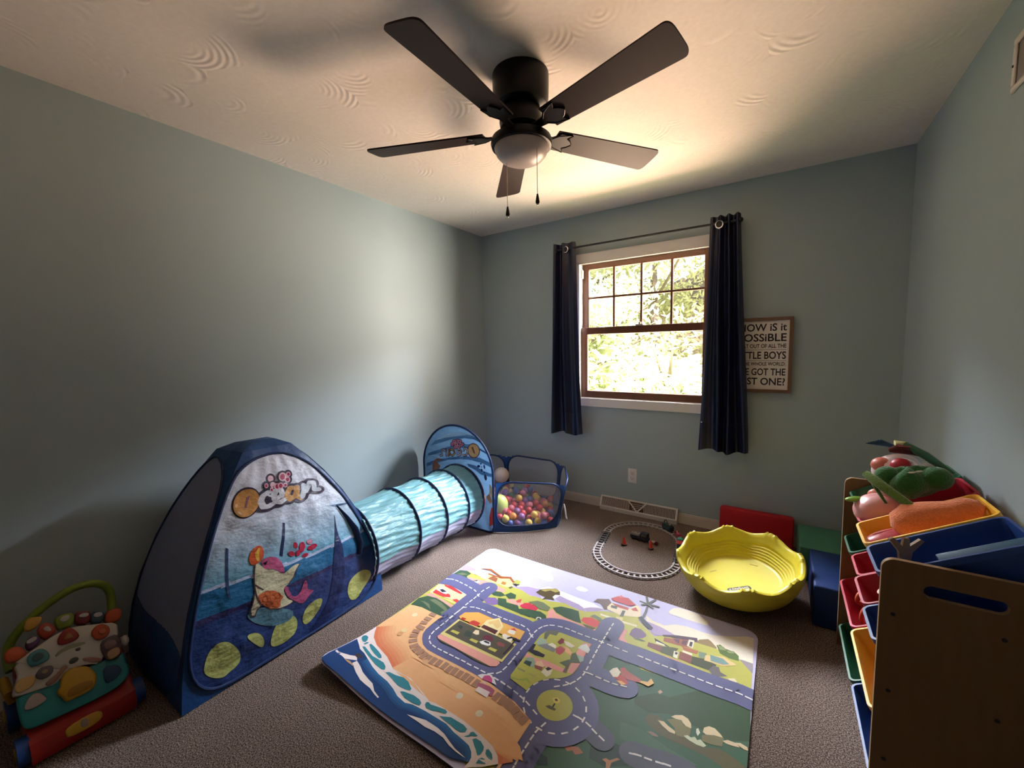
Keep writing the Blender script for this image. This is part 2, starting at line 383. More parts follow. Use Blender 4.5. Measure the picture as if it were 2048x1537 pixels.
# ------------------------------------------------------------------ printed artwork data
MAT_ART=[
((.860,.840,.840),0,[(.852,1.838),(.839,1.896),(.837,1.946),(.846,1.977),(.874,1.990),(.924,1.982),(.961,1.963),(.989,1.939),(1.047,1.927),(1.100,1.914),(1.158,1.891),(1.229,1.877),(1.310,1.873),(1.339,1.825),(1.240,1.829),(.989,1.884),(.944,1.848),(.895,1.857),(.875,1.853)]),
((.860,.840,.840),0,[(1.262,1.843),(1.307,1.864),(1.372,1.885),(1.400,1.922),(1.482,1.921),(1.537,1.917),(1.591,1.914),(1.675,1.913),(1.737,1.895),(1.674,1.861),(1.645,1.838),(1.586,1.852),(1.509,1.869),(1.487,1.843),(1.429,1.850),(1.347,1.862),(1.265,1.838)]),
((.440,.340,.540),0,[(.865,1.787),(.856,1.836),(.877,1.850),(.907,1.848),(.948,1.843),(.919,1.805)]),
((.440,.340,.540),0,[(1.226,1.814),(1.274,1.837),(1.330,1.840),(1.361,1.789),(1.301,1.795)]),
((.440,.340,.540),0,[(1.265,1.838),(1.307,1.864),(1.347,1.869),(1.375,1.880),(1.391,1.839),(1.433,1.797),(1.385,1.798),(1.292,1.796)]),
((.440,.340,.540),0,[(1.487,1.843),(1.496,1.879),(1.542,1.871),(1.614,1.863),(1.651,1.847),(1.672,1.827),(1.636,1.815),(1.579,1.830),(1.527,1.832)]),
((.440,.340,.540),0,[(1.651,1.847),(1.676,1.871),(1.711,1.888),(1.741,1.892),(1.715,1.854),(1.679,1.826)]),
((.860,.840,.840),0,[(1.183,1.980),(1.183,2.007),(1.213,2.020),(1.215,2.051),(1.241,2.078),(1.284,2.090),(1.323,2.079),(1.341,2.063),(1.349,2.042),(1.377,2.022),(1.391,2.006),(1.394,1.980),(1.377,1.965),(1.338,1.966),(1.298,1.966),(1.235,1.963),(1.206,1.964)]),
((.860,.840,.840),0,[(1.539,1.989),(1.546,2.014),(1.564,2.021),(1.595,2.014),(1.608,2.006),(1.598,1.984),(1.573,1.977),(1.551,1.980)]),
((.800,.720,.580),0,[(1.933,1.963),(1.974,1.937),(2.030,1.933),(2.076,1.971),(2.127,1.984),(2.191,1.982),(2.238,1.988),(2.316,2.026),(2.366,2.060),(2.395,2.064),(2.401,1.884),(2.355,1.885),(2.333,1.891),(2.263,1.899),(2.224,1.926),(2.183,1.908),(2.096,1.876),(2.018,1.896),(1.952,1.913)]),
((.800,.720,.580),0,[(2.024,2.047),(2.029,2.072),(2.041,2.096),(2.064,2.111),(2.103,2.113),(2.158,2.110),(2.171,2.097),(2.200,2.080),(2.206,2.058),(2.203,2.042),(2.169,2.040),(2.117,2.037),(2.057,2.036),(2.034,2.037)]),
((.440,.340,.540),0,[(1.951,1.918),(2.014,1.913),(2.076,1.895),(2.099,1.887),(2.039,1.840),(1.992,1.847)]),
((.300,.210,.100),0,[(2.176,1.891),(2.188,1.921),(2.221,1.946),(2.235,1.937),(2.260,1.910),(2.266,1.877),(2.232,1.867),(2.192,1.867)]),
((.330,.280,.300),0,[(2.347,1.884),(2.366,1.888),(2.401,1.888),(2.403,1.828),(2.386,1.817),(2.364,1.834)]),
((.500,.480,.100),0,[(.852,1.711),(.867,1.785),(.914,1.806),(.969,1.795),(1.232,1.811),(1.289,1.814),(1.358,1.793),(1.383,1.802),(1.470,1.808),(1.547,1.833),(1.634,1.820),(1.672,1.827),(1.739,1.874),(1.765,1.886),(1.916,1.927),(1.916,1.901),(1.983,1.851),(2.010,1.831),(2.043,1.856),(2.178,1.892),(2.263,1.899),(2.351,1.883),(2.400,1.826),(2.409,1.600),(2.410,.885),(1.700,.885),(.851,1.179)]),
((.800,.360,.300),0,[(.945,1.758),(.996,1.761),(1.070,1.778),(1.155,1.776),(1.217,1.769),(1.221,1.739),(1.158,1.732),(1.084,1.732),(1.071,1.711),(.967,1.743)]),
((.800,.360,.300),0,[(1.268,1.694),(1.295,1.717),(1.351,1.717),(1.403,1.720),(1.413,1.703),(1.354,1.684),(1.298,1.683)]),
((.800,.360,.300),0,[(1.531,1.665),(1.506,1.728),(1.517,1.758),(1.550,1.734),(1.599,1.728),(1.676,1.726),(1.764,1.732),(1.779,1.801),(1.797,1.802),(1.792,1.694),(1.694,1.688),(1.584,1.668)]),
((.800,.360,.300),0,[(1.854,1.700),(1.850,1.808),(1.892,1.801),(1.895,1.748),(1.940,1.702)]),
((.800,.360,.300),0,[(1.954,1.720),(2.006,1.720),(2.125,1.736),(2.219,1.724),(2.242,1.717),(2.252,1.729),(2.404,1.730),(2.406,1.710),(2.243,1.698),(2.202,1.692),(2.157,1.692),(1.962,1.692)]),
((.850,.600,.360),0,[(.868,1.525),(.856,1.603),(.872,1.634),(1.028,1.619),(1.084,1.597),(1.076,1.539),(1.016,1.536),(.932,1.533)]),
((.860,.840,.840),0,[(.865,1.644),(.875,1.661),(1.069,1.650),(1.083,1.603),(1.031,1.614),(.896,1.629),(.869,1.618)]),
((.500,.030,.090),0,[(.873,1.631),(.883,1.652),(1.072,1.639),(1.075,1.623),(.902,1.632)]),
((.650,.050,.050),0,[(.889,1.621),(.927,1.634),(1.031,1.614),(1.030,1.601),(.902,1.612)]),
((.650,.050,.050),0,[(.882,1.534),(.879,1.561),(.978,1.568),(.999,1.550),(.960,1.532),(.898,1.531)]),
((.860,.840,.840),0,[(.890,1.561),(.890,1.591),(.959,1.582),(.961,1.558),(.937,1.556)]),
((.040,.035,.040),0,[(.897,1.572),(.910,1.584),(.947,1.578),(.929,1.560)]),
((.650,.050,.050),0,[(1.021,1.540),(1.039,1.557),(1.075,1.549),(1.071,1.530)]),
((.750,.620,.200),0,[(.970,1.526),(1.019,1.532),(1.074,1.531),(1.076,1.515),(.989,1.519)]),
((.800,.360,.300),0,[(.859,1.494),(.887,1.524),(1.072,1.501),(1.080,1.483),(1.013,1.493),(.920,1.501)]),
((.050,.100,.055),0,[(.862,1.393),(.855,1.454),(.883,1.493),(.937,1.505),(.992,1.498),(1.034,1.489),(1.079,1.477),(1.095,1.449),(1.095,1.422),(1.078,1.406),(.995,1.403),(.929,1.406),(.881,1.392)]),
((.170,.200,.110),0,[(.916,1.474),(.936,1.493),(.994,1.487),(1.042,1.471),(1.078,1.449),(1.072,1.413),(1.042,1.427),(1.051,1.449),(.992,1.462)]),
((.170,.200,.110),0,[(.880,1.439),(.905,1.449),(.945,1.445),(.985,1.413),(.951,1.426),(.907,1.439)]),
((.050,.100,.055),0,[(.854,1.709),(.862,1.785),(.908,1.802),(.948,1.790),(.942,1.756),(.966,1.735),(.891,1.725)]),
((.170,.200,.110),0,[(.875,1.744),(.896,1.772),(.939,1.776),(.915,1.750)]),
((.850,.720,.300),0,[(.965,1.800),(.961,1.862),(1.041,1.839),(1.128,1.850),(1.172,1.877),(1.221,1.852),(1.229,1.809),(1.207,1.789),(1.154,1.789),(1.070,1.778)]),
((.850,.800,.500),0,[(.968,1.802),(.974,1.851),(1.046,1.832),(1.056,1.791)]),
((.350,.100,.030),0,[(.957,1.864),(1.019,1.898),(1.117,1.865),(1.169,1.890),(1.221,1.855),(1.214,1.844),(1.172,1.870),(1.127,1.842),(1.038,1.838),(1.033,1.850),(1.116,1.854),(1.023,1.881)]),
((.320,.110,.050),0,[(1.064,1.803),(1.074,1.842),(1.114,1.834),(1.128,1.797)]),
((.450,.200,.050),0,[(1.159,1.799),(1.152,1.826),(1.181,1.827),(1.186,1.802)]),
((.120,.110,.045),0,[(1.215,1.794),(1.226,1.814),(1.238,1.808),(1.232,1.788)]),
((.450,.450,.100),0,[(1.209,1.865),(1.215,1.886),(1.244,1.880),(1.257,1.847),(1.230,1.844)]),
((.040,.035,.040),0,[(1.210,1.838),(1.230,1.844),(1.254,1.851),(1.247,1.830)]),
((.860,.840,.840),0,[(1.012,1.736),(1.026,1.751),(1.048,1.751),(1.038,1.731)]),
((.040,.035,.040),0,[(1.004,1.737),(1.023,1.760),(1.027,1.745)]),
((.220,.140,.320),0,[(1.166,1.628),(1.173,1.658),(1.210,1.677),(1.239,1.664),(1.256,1.642),(1.239,1.617),(1.197,1.611)]),
((.050,.100,.055),0,[(1.164,1.697),(1.176,1.725),(1.207,1.737),(1.246,1.723),(1.227,1.698),(1.190,1.688)]),
((.050,.100,.055),0,[(1.239,1.725),(1.254,1.761),(1.291,1.758),(1.307,1.727),(1.278,1.707)]),
((.050,.100,.055),0,[(1.222,1.683),(1.265,1.699),(1.285,1.675),(1.348,1.686),(1.369,1.665),(1.427,1.679),(1.453,1.637),(1.402,1.636),(1.331,1.635),(1.257,1.634)]),
((.600,.040,.080),0,[(1.361,1.688),(1.367,1.721),(1.396,1.739),(1.423,1.693),(1.382,1.679)]),
((.600,.100,.080),0,[(1.320,1.712),(1.324,1.729),(1.337,1.744),(1.348,1.715),(1.334,1.703)]),
((.600,.040,.080),0,[(1.358,1.692),(1.374,1.726),(1.416,1.734),(1.453,1.718),(1.451,1.693),(1.396,1.690)]),
((.170,.200,.110),0,[(1.379,1.740),(1.417,1.775),(1.450,1.778),(1.503,1.760),(1.505,1.730),(1.461,1.717),(1.413,1.738)]),
((.050,.100,.055),0,[(1.374,1.668),(1.415,1.688),(1.475,1.704),(1.511,1.694),(1.532,1.665),(1.518,1.645),(1.453,1.642),(1.396,1.632)]),
((.100,.070,.030),0,[(1.369,1.838),(1.378,1.875),(1.410,1.903),(1.450,1.927),(1.479,1.913),(1.495,1.883),(1.471,1.873),(1.468,1.847),(1.491,1.828),(1.456,1.820),(1.430,1.795),(1.434,1.828),(1.396,1.829)]),
((.420,.340,.100),0,[(1.380,1.870),(1.411,1.902),(1.451,1.924),(1.478,1.912),(1.461,1.892),(1.430,1.895),(1.410,1.870)]),
((.050,.100,.055),0,[(1.513,1.766),(1.544,1.798),(1.599,1.809),(1.638,1.811),(1.663,1.769),(1.687,1.733),(1.659,1.729),(1.604,1.730),(1.546,1.742)]),
((.650,.060,.060),0,[(1.677,1.752),(1.678,1.778),(1.713,1.799),(1.755,1.793),(1.771,1.771),(1.755,1.740),(1.710,1.740)]),
((.170,.200,.110),0,[(1.702,1.803),(1.716,1.828),(1.753,1.820),(1.778,1.805),(1.766,1.787),(1.736,1.804)]),
((.120,.110,.045),0,[(1.692,1.731),(1.712,1.736),(1.762,1.738),(1.752,1.720),(1.719,1.718)]),
((.700,.680,.600),('L', 0.006),[(1.486,1.641),(1.485,1.657),(1.497,1.662),(1.510,1.651)]),
((.160,.100,.090),0,[(1.672,1.923),(1.680,1.958),(1.734,1.988),(1.756,1.964),(1.759,1.904),(1.745,1.890),(1.723,1.915),(1.704,1.931)]),
((.850,.700,.480),0,[(1.749,1.920),(1.756,1.964),(1.851,1.967),(1.875,2.016),(1.898,2.002),(1.919,1.929),(1.864,1.905),(1.825,1.891),(1.756,1.902)]),
((.520,.070,.070),0,[(1.742,2.002),(1.768,2.038),(1.818,2.050),(1.868,2.014),(1.847,1.989),(1.754,1.986)]),
((.620,.140,.130),0,[(1.771,2.039),(1.778,2.055),(1.793,2.044),(1.778,2.028)]),
((.450,.090,.070),0,[(1.756,1.964),(1.780,1.967),(1.847,1.970),(1.848,1.948),(1.787,1.946)]),
((.500,.100,.080),0,[(1.859,1.966),(1.875,1.993),(1.896,1.968),(1.872,1.958)]),
((.120,.120,.100),0,[(1.762,1.945),(1.792,1.950),(1.797,1.927),(1.766,1.925)]),
((.120,.120,.100),0,[(1.825,1.934),(1.839,1.938),(1.844,1.887),(1.828,1.882)]),
((.850,.780,.500),0,[(1.738,1.852),(1.819,1.856),(1.818,1.840),(1.743,1.840)]),
((.850,.780,.500),0,[(1.851,1.856),(1.921,1.863),(1.922,1.849),(1.853,1.842)]),
((.750,.620,.250),0,[(1.813,1.873),(1.847,1.879),(1.853,1.842),(1.823,1.843)]),
((.120,.130,.140),('L', 0.011),[(1.924,2.034),(1.928,1.981),(1.927,1.931)]),
((.120,.130,.110),('L', 0.012),[(1.920,2.054),(1.880,2.058)]),
((.120,.130,.110),('L', 0.012),[(1.920,2.054),(1.896,2.031)]),
((.120,.130,.110),('L', 0.012),[(1.920,2.054),(1.898,2.111)]),
((.120,.130,.110),('L', 0.012),[(1.920,2.054),(1.943,2.109)]),
((.120,.130,.110),('L', 0.012),[(1.920,2.054),(1.972,2.059)]),
((.120,.130,.110),('L', 0.012),[(1.920,2.054),(1.950,2.031)]),
((.060,.065,.090),0,[(1.907,1.921),(1.919,1.939),(1.952,1.913),(1.991,1.884),(1.987,1.867),(1.971,1.866),(1.939,1.890)]),
((.200,.130,.220),0,[(1.908,1.817),(1.917,1.840),(1.944,1.845),(1.973,1.825),(1.978,1.810),(1.968,1.788),(1.933,1.769),(1.908,1.780)]),
((.170,.200,.110),0,[(1.930,1.762),(1.952,1.780),(1.987,1.776),(1.972,1.766)]),
((.110,.070,.100),0,[(2.038,1.860),(2.093,1.892),(2.178,1.925),(2.184,1.901),(2.167,1.899),(2.096,1.876),(2.047,1.852)]),
((.360,.130,.080),0,[(2.049,1.846),(2.144,1.890),(2.171,1.892),(2.171,1.845),(2.116,1.829),(2.053,1.820)]),
((.140,.070,.100),0,[(2.086,1.861),(2.112,1.872),(2.116,1.840),(2.099,1.847)]),
((.140,.070,.100),0,[(2.126,1.877),(2.145,1.884),(2.142,1.848),(2.125,1.846)]),
((.850,.780,.600),0,[(2.148,1.895),(2.171,1.901),(2.173,1.844),(2.148,1.847)]),
((.050,.050,.050),0,[(2.155,1.882),(2.166,1.885),(2.167,1.851),(2.156,1.852)]),
((.450,.160,.080),0,[(2.128,1.833),(2.197,1.841),(2.195,1.818),(2.141,1.812)]),
((.060,.050,.060),0,[(2.013,1.819),(2.085,1.799),(2.078,1.795),(2.023,1.799)]),
((.850,.780,.600),0,[(2.025,1.804),(2.061,1.801),(2.068,1.793),(2.028,1.789)]),
((.220,.080,.080),0,[(1.997,1.778),(2.055,1.786),(2.058,1.745),(1.999,1.749)]),
((.090,.100,.050),0,[(2.054,1.784),(2.096,1.802),(2.120,1.809),(2.113,1.780),(2.111,1.744),(2.058,1.743)]),
((.280,.090,.070),0,[(2.130,1.796),(2.177,1.796),(2.182,1.745),(2.131,1.747)]),
((.850,.780,.550),0,[(2.139,1.812),(2.177,1.812),(2.177,1.796),(2.137,1.797)]),
((.850,.800,.620),0,[(2.106,1.785),(2.125,1.787),(2.128,1.743),(2.110,1.745)]),
((.040,.035,.040),0,[(2.113,1.780),(2.124,1.781),(2.121,1.765),(2.114,1.766)]),
((.070,.080,.040),0,[(2.178,1.793),(2.230,1.806),(2.274,1.796),(2.260,1.747),(2.182,1.745)]),
((.200,.280,.200),0,[(2.199,1.838),(2.229,1.845),(2.230,1.806),(2.204,1.805)]),
((.750,.550,.250),0,[(2.226,1.831),(2.295,1.863),(2.346,1.841),(2.297,1.803),(2.226,1.796)]),
((.200,.320,.300),0,[(2.243,1.844),(2.292,1.849),(2.319,1.828),(2.296,1.812),(2.250,1.807)]),
((.120,.180,.050),0,[(2.258,1.922),(2.271,1.936),(2.296,1.920),(2.328,1.920),(2.347,1.904),(2.350,1.870),(2.313,1.866),(2.278,1.876)]),
((.280,.330,.140),0,[(2.260,1.927),(2.288,1.928),(2.299,1.910),(2.275,1.902)]),
((.280,.330,.140),0,[(2.299,1.910),(2.328,1.924),(2.329,1.908),(2.309,1.900)]),
((.160,.140,.140),0,[(2.249,1.749),(2.263,1.784),(2.284,1.788),(2.292,1.763),(2.319,1.754),(2.274,1.721)]),
((.750,.650,.450),0,[(2.322,1.744),(2.344,1.758),(2.355,1.744),(2.337,1.724)]),
((.050,.125,.065),0,[(1.849,1.611),(1.955,1.643),(2.015,1.604),(2.124,1.618),(2.228,1.627),(2.326,1.640),(2.404,1.657),(2.413,1.400),(2.413,.885),(1.800,.885),(1.826,.881),(1.822,1.011),(1.824,1.146),(1.896,1.220),(1.836,1.372),(1.861,1.506)]),
((.035,.080,.030),0,[(2.031,1.452),(2.095,1.515),(2.145,1.525),(2.230,1.613),(2.301,1.639),(2.372,1.654),(2.408,1.621),(2.413,1.485),(2.346,1.447),(2.257,1.446),(2.162,1.450),(2.095,1.414),(2.040,1.425)]),
((.070,.160,.090),0,[(2.019,1.325),(2.092,1.336),(2.192,1.314),(2.280,1.306),(2.204,1.257),(2.109,1.275),(2.041,1.261)]),
((.025,.060,.040),0,[(1.966,1.181),(1.986,1.213),(2.017,1.233),(2.059,1.241),(2.096,1.218),(2.096,1.188),(2.034,1.143),(1.978,1.142)]),
((.020,.050,.045),0,[(1.825,1.039),(1.825,1.069),(1.860,1.071),(1.877,1.047),(1.849,1.029)]),
((.050,.055,.045),0,[(1.890,1.613),(1.924,1.623),(1.963,1.620),(1.969,1.601),(1.930,1.603)]),
((.120,.110,.045),0,[(2.090,1.387),(2.100,1.414),(2.129,1.419),(2.151,1.410),(2.196,1.378),(2.223,1.381),(2.245,1.386),(2.290,1.382),(2.330,1.402),(2.372,1.396),(2.417,1.378),(2.357,1.339),(2.294,1.352),(2.225,1.349),(2.152,1.347),(2.102,1.369)]),
((.780,.640,.380),0,[(2.169,1.441),(2.180,1.456),(2.202,1.469),(2.222,1.465),(2.235,1.450),(2.239,1.431),(2.223,1.429),(2.210,1.438),(2.204,1.446),(2.185,1.441)]),
((.220,.200,.080),0,[(2.158,1.421),(2.181,1.439),(2.204,1.445),(2.214,1.430),(2.238,1.430),(2.240,1.400),(2.223,1.382),(2.201,1.376),(2.189,1.402)]),
((.780,.640,.380),0,[(2.132,1.401),(2.152,1.407),(2.168,1.398),(2.194,1.389),(2.196,1.378),(2.178,1.376),(2.152,1.387)]),
((.780,.640,.380),0,[(2.275,1.438),(2.276,1.458),(2.290,1.473),(2.308,1.475),(2.327,1.462),(2.336,1.452),(2.309,1.445),(2.286,1.433)]),
((.200,.180,.080),0,[(2.274,1.424),(2.309,1.445),(2.339,1.452),(2.337,1.415),(2.304,1.403),(2.278,1.401)]),
((.720,.580,.360),0,[(2.336,1.438),(2.350,1.451),(2.375,1.454),(2.388,1.443),(2.368,1.437),(2.347,1.434)]),
((.720,.580,.360),0,[(2.371,1.453),(2.387,1.462),(2.408,1.458),(2.416,1.445),(2.400,1.443)]),
((.600,.650,.420),0,[(2.223,1.389),(2.234,1.397),(2.244,1.394),(2.255,1.404),(2.264,1.395),(2.273,1.404),(2.293,1.390),(2.286,1.380),(2.264,1.377),(2.241,1.380),(2.225,1.385)]),
((.750,.780,.600),0,[(2.254,1.437),(2.259,1.445),(2.268,1.430),(2.263,1.412),(2.256,1.423)]),
((.300,.220,.160),0,[(2.109,1.336),(2.126,1.346),(2.146,1.342),(2.151,1.337),(2.132,1.331)]),
((.450,.180,.100),0,[(1.835,1.112),(1.839,1.134),(1.855,1.129),(1.872,1.145),(1.885,1.141),(1.904,1.156),(1.914,1.148),(1.934,1.158),(1.955,1.148),(1.945,1.137),(1.934,1.128),(1.922,1.136),(1.908,1.125),(1.885,1.132),(1.870,1.117),(1.856,1.120),(1.843,1.105)]),
((.500,.250,.120),0,[(2.015,1.161),(2.025,1.172),(2.037,1.171),(2.055,1.192),(2.065,1.192),(2.045,1.167),(2.046,1.142),(2.037,1.136),(2.030,1.158)]),
((.135,.135,.270),('L', 0.112),[(.828,1.664),(.867,1.675),(.890,1.684),(.924,1.688),(.960,1.685),(.998,1.682),(1.037,1.676),(1.076,1.668),(1.118,1.643)]),
((.135,.135,.270),('L', 0.112),[(1.122,1.726),(1.115,1.686),(1.118,1.646),(1.118,1.615),(1.117,1.582),(1.116,1.549),(1.118,1.513),(1.118,1.485),(1.117,1.460),(1.116,1.425),(1.119,1.393),(1.117,1.361),(1.117,1.327),(1.119,1.427),(1.119,1.393),(1.118,1.360),(1.118,1.328),(1.119,1.295),(1.130,1.263),(1.157,1.240),(1.189,1.232),(1.225,1.231),(1.259,1.232),(1.293,1.233),(1.326,1.234),(1.359,1.236),(1.392,1.235),(1.430,1.237),(1.465,1.237),(1.500,1.238),(1.534,1.236),(1.569,1.234),(1.602,1.231),(1.637,1.225),(1.670,1.218),(1.568,1.235),(1.602,1.231),(1.637,1.225),(1.670,1.218),(1.702,1.208),(1.744,1.191)]),
((.135,.135,.270),('L', 0.112),[(1.124,1.520),(1.158,1.544),(1.189,1.552),(1.221,1.555),(1.259,1.555),(1.294,1.555),(1.324,1.556),(1.359,1.557),(1.392,1.560),(1.425,1.560),(1.457,1.563),(1.494,1.553),(1.519,1.531),(1.529,1.526)]),
((.135,.135,.270),('L', 0.112),[(1.529,1.526),(1.529,1.563),(1.536,1.596),(1.551,1.622),(1.575,1.642),(1.613,1.654),(1.648,1.659),(1.681,1.659),(1.715,1.659),(1.750,1.661),(1.785,1.663),(1.817,1.663),(1.856,1.664),(1.889,1.663),(1.926,1.664),(1.992,1.669),(2.026,1.669),(2.061,1.670),(2.094,1.670),(2.127,1.671),(2.026,1.668),(2.060,1.669),(2.094,1.670),(2.128,1.672),(2.162,1.672),(2.197,1.673),(2.230,1.673),(2.263,1.674),(2.298,1.676),(2.331,1.679),(2.366,1.682),(2.398,1.679),(2.408,1.678)]),
((.135,.135,.270),('L', 0.112),[(1.529,1.526),(1.530,1.497),(1.532,1.463),(1.532,1.436),(1.534,1.400),(1.533,1.367),(1.534,1.339),(1.533,1.401),(1.534,1.368),(1.534,1.335),(1.533,1.300),(1.525,1.268),(1.500,1.245)]),
((.135,.135,.270),('L', 0.112),[(1.821,1.800),(1.820,1.763),(1.820,1.728),(1.820,1.696),(1.820,1.663),(1.819,1.630),(1.820,1.597),(1.821,1.564),(1.822,1.527),(1.824,1.487),(1.824,1.454),(1.817,1.420),(1.805,1.390),(1.785,1.362),(1.759,1.337)]),
((.135,.135,.270),('L', 0.112),[(1.829,1.464),(1.846,1.466),(1.881,1.466),(1.916,1.467),(1.949,1.470),(1.982,1.479)]),
((.135,.135,.270),('L', 0.112),[(1.795,1.164),(1.787,1.133),(1.785,1.100),(1.785,1.067),(1.785,1.035),(1.786,1.002),(1.788,.974),(1.792,.947)]),
((.110,.120,.170),('L', 0.08960000000000001),[(1.879,1.257),(1.895,1.257),(1.929,1.251),(1.957,1.238),(1.988,1.227)]),
((.110,.120,.160),('L', 0.08960000000000001),[(2.094,1.232),(2.109,1.237),(2.141,1.242),(2.175,1.249),(2.197,1.255),(2.246,1.263)]),
((.135,.135,.270),('C', 0.165),[(1.790,1.258)]),
((.880,.860,.850),('D',),[(.828,1.664),(.867,1.675),(.890,1.684),(.924,1.688),(.960,1.685),(.998,1.682),(1.037,1.676),(1.076,1.668),(1.118,1.643)]),
((.880,.860,.850),('D',),[(1.122,1.726),(1.115,1.686),(1.118,1.646),(1.118,1.615),(1.117,1.582),(1.116,1.549),(1.118,1.513),(1.118,1.485),(1.117,1.460),(1.116,1.425),(1.119,1.393),(1.117,1.361),(1.117,1.327),(1.119,1.427),(1.119,1.393),(1.118,1.360),(1.118,1.328),(1.119,1.295),(1.130,1.263),(1.157,1.240),(1.189,1.232),(1.225,1.231),(1.259,1.232),(1.293,1.233),(1.326,1.234),(1.359,1.236),(1.392,1.235),(1.430,1.237),(1.465,1.237),(1.500,1.238),(1.534,1.236),(1.569,1.234),(1.602,1.231),(1.637,1.225),(1.670,1.218),(1.568,1.235),(1.602,1.231),(1.637,1.225),(1.670,1.218),(1.702,1.208),(1.744,1.191)]),
((.880,.860,.850),('D',),[(1.124,1.520),(1.158,1.544),(1.189,1.552),(1.221,1.555),(1.259,1.555),(1.294,1.555),(1.324,1.556),(1.359,1.557),(1.392,1.560),(1.425,1.560),(1.457,1.563),(1.494,1.553),(1.519,1.531),(1.529,1.526)]),
((.880,.860,.850),('D',),[(1.529,1.526),(1.529,1.563),(1.536,1.596),(1.551,1.622),(1.575,1.642),(1.613,1.654),(1.648,1.659),(1.681,1.659),(1.715,1.659),(1.750,1.661),(1.785,1.663),(1.817,1.663),(1.856,1.664),(1.889,1.663),(1.926,1.664),(1.992,1.669),(2.026,1.669),(2.061,1.670),(2.094,1.670),(2.127,1.671),(2.026,1.668),(2.060,1.669),(2.094,1.670),(2.128,1.672),(2.162,1.672),(2.197,1.673),(2.230,1.673),(2.263,1.674),(2.298,1.676),(2.331,1.679),(2.366,1.682),(2.398,1.679),(2.408,1.678)]),
((.880,.860,.850),('D',),[(1.529,1.526),(1.530,1.497),(1.532,1.463),(1.532,1.436),(1.534,1.400),(1.533,1.367),(1.534,1.339),(1.533,1.401),(1.534,1.368),(1.534,1.335),(1.533,1.300),(1.525,1.268),(1.500,1.245)]),
((.880,.860,.850),('D',),[(1.821,1.800),(1.820,1.763),(1.820,1.728),(1.820,1.696),(1.820,1.663),(1.819,1.630),(1.820,1.597),(1.821,1.564),(1.822,1.527),(1.824,1.487),(1.824,1.454),(1.817,1.420),(1.805,1.390),(1.785,1.362),(1.759,1.337)]),
((.880,.860,.850),('D',),[(1.829,1.464),(1.846,1.466),(1.881,1.466),(1.916,1.467),(1.949,1.470),(1.982,1.479)]),
((.880,.860,.850),('D',),[(1.795,1.164),(1.787,1.133),(1.785,1.100),(1.785,1.067),(1.785,1.035),(1.786,1.002),(1.788,.974),(1.792,.947)]),
((.880,.860,.850),('D',),[(1.879,1.257),(1.895,1.257),(1.929,1.251),(1.957,1.238),(1.988,1.227)]),
((.880,.860,.850),('D',),[(2.094,1.232),(2.109,1.237),(2.141,1.242),(2.175,1.249),(2.197,1.255),(2.246,1.263)]),
((.880,.860,.850),('R', 0.118),[(1.790,1.258)]),
((.500,.480,.100),('C', 0.068),[(1.790,1.258)]),
((.800,.660,.150),0,[(1.769,1.280),(1.785,1.293),(1.800,1.286),(1.802,1.273),(1.787,1.263),(1.778,1.269)]),
((.040,.035,.040),0,[(1.779,1.279),(1.785,1.286),(1.794,1.279),(1.786,1.274)]),
((.040,.035,.040),('L', 0.006),[(1.789,1.261),(1.789,1.240)]),
((.120,.110,.045),0,[(1.764,1.233),(1.774,1.245),(1.804,1.244),(1.802,1.234),(1.779,1.231)]),
((.880,.500,.240),0,[(.865,1.383),(.881,1.392),(.932,1.402),(.993,1.401),(1.081,1.403),(1.074,1.386),(1.073,1.349),(1.076,1.292),(1.087,1.261),(1.107,1.237),(1.138,1.212),(1.178,1.199),(1.242,1.199),(1.341,1.203),(1.437,1.205),(1.528,1.204),(1.592,1.195),(1.655,1.183),(1.583,1.194),(1.657,1.186),(1.708,1.168),(1.753,1.151),(1.753,1.112),(1.754,1.057),(1.752,.975),(1.754,.933),(1.759,.905),(1.750,.885),(1.742,.961),(1.724,.982),(1.690,.999),(1.625,1.011),(1.546,1.019),(1.484,1.019),(1.405,1.016),(1.378,1.009),(1.323,1.022),(1.270,1.038),(1.216,1.042),(1.167,1.034),(1.122,1.038),(1.378,1.012),(1.308,1.030),(1.241,1.045),(1.144,1.037),(1.068,1.068),(.971,1.089),(.915,1.116),(.884,1.146),(.860,1.175),(.855,1.220)]),
((.720,.200,.090),0,[(1.742,.961),(1.724,.982),(1.690,.999),(1.625,1.011),(1.546,1.019),(1.484,1.019),(1.405,1.016),(1.378,1.009),(1.323,1.022),(1.270,1.038),(1.216,1.042),(1.167,1.034),(1.122,1.038),(1.378,1.012),(1.308,1.030),(1.241,1.045),(1.144,1.037),(1.068,1.068),(.971,1.089),(.915,1.116),(.884,1.146),(.860,1.175),(.872,1.185),(.896,1.157),(.924,1.129),(.976,1.104),(1.073,1.083),(1.146,1.053),(1.242,1.061),(1.312,1.046),(1.377,.996),(1.120,1.022),(1.166,1.050),(1.215,1.058),(1.273,1.054),(1.327,1.038),(1.379,1.025),(1.403,1.032),(1.484,1.035),(1.547,1.035),(1.627,1.027),(1.694,1.014),(1.733,.995),(1.754,.971)]),
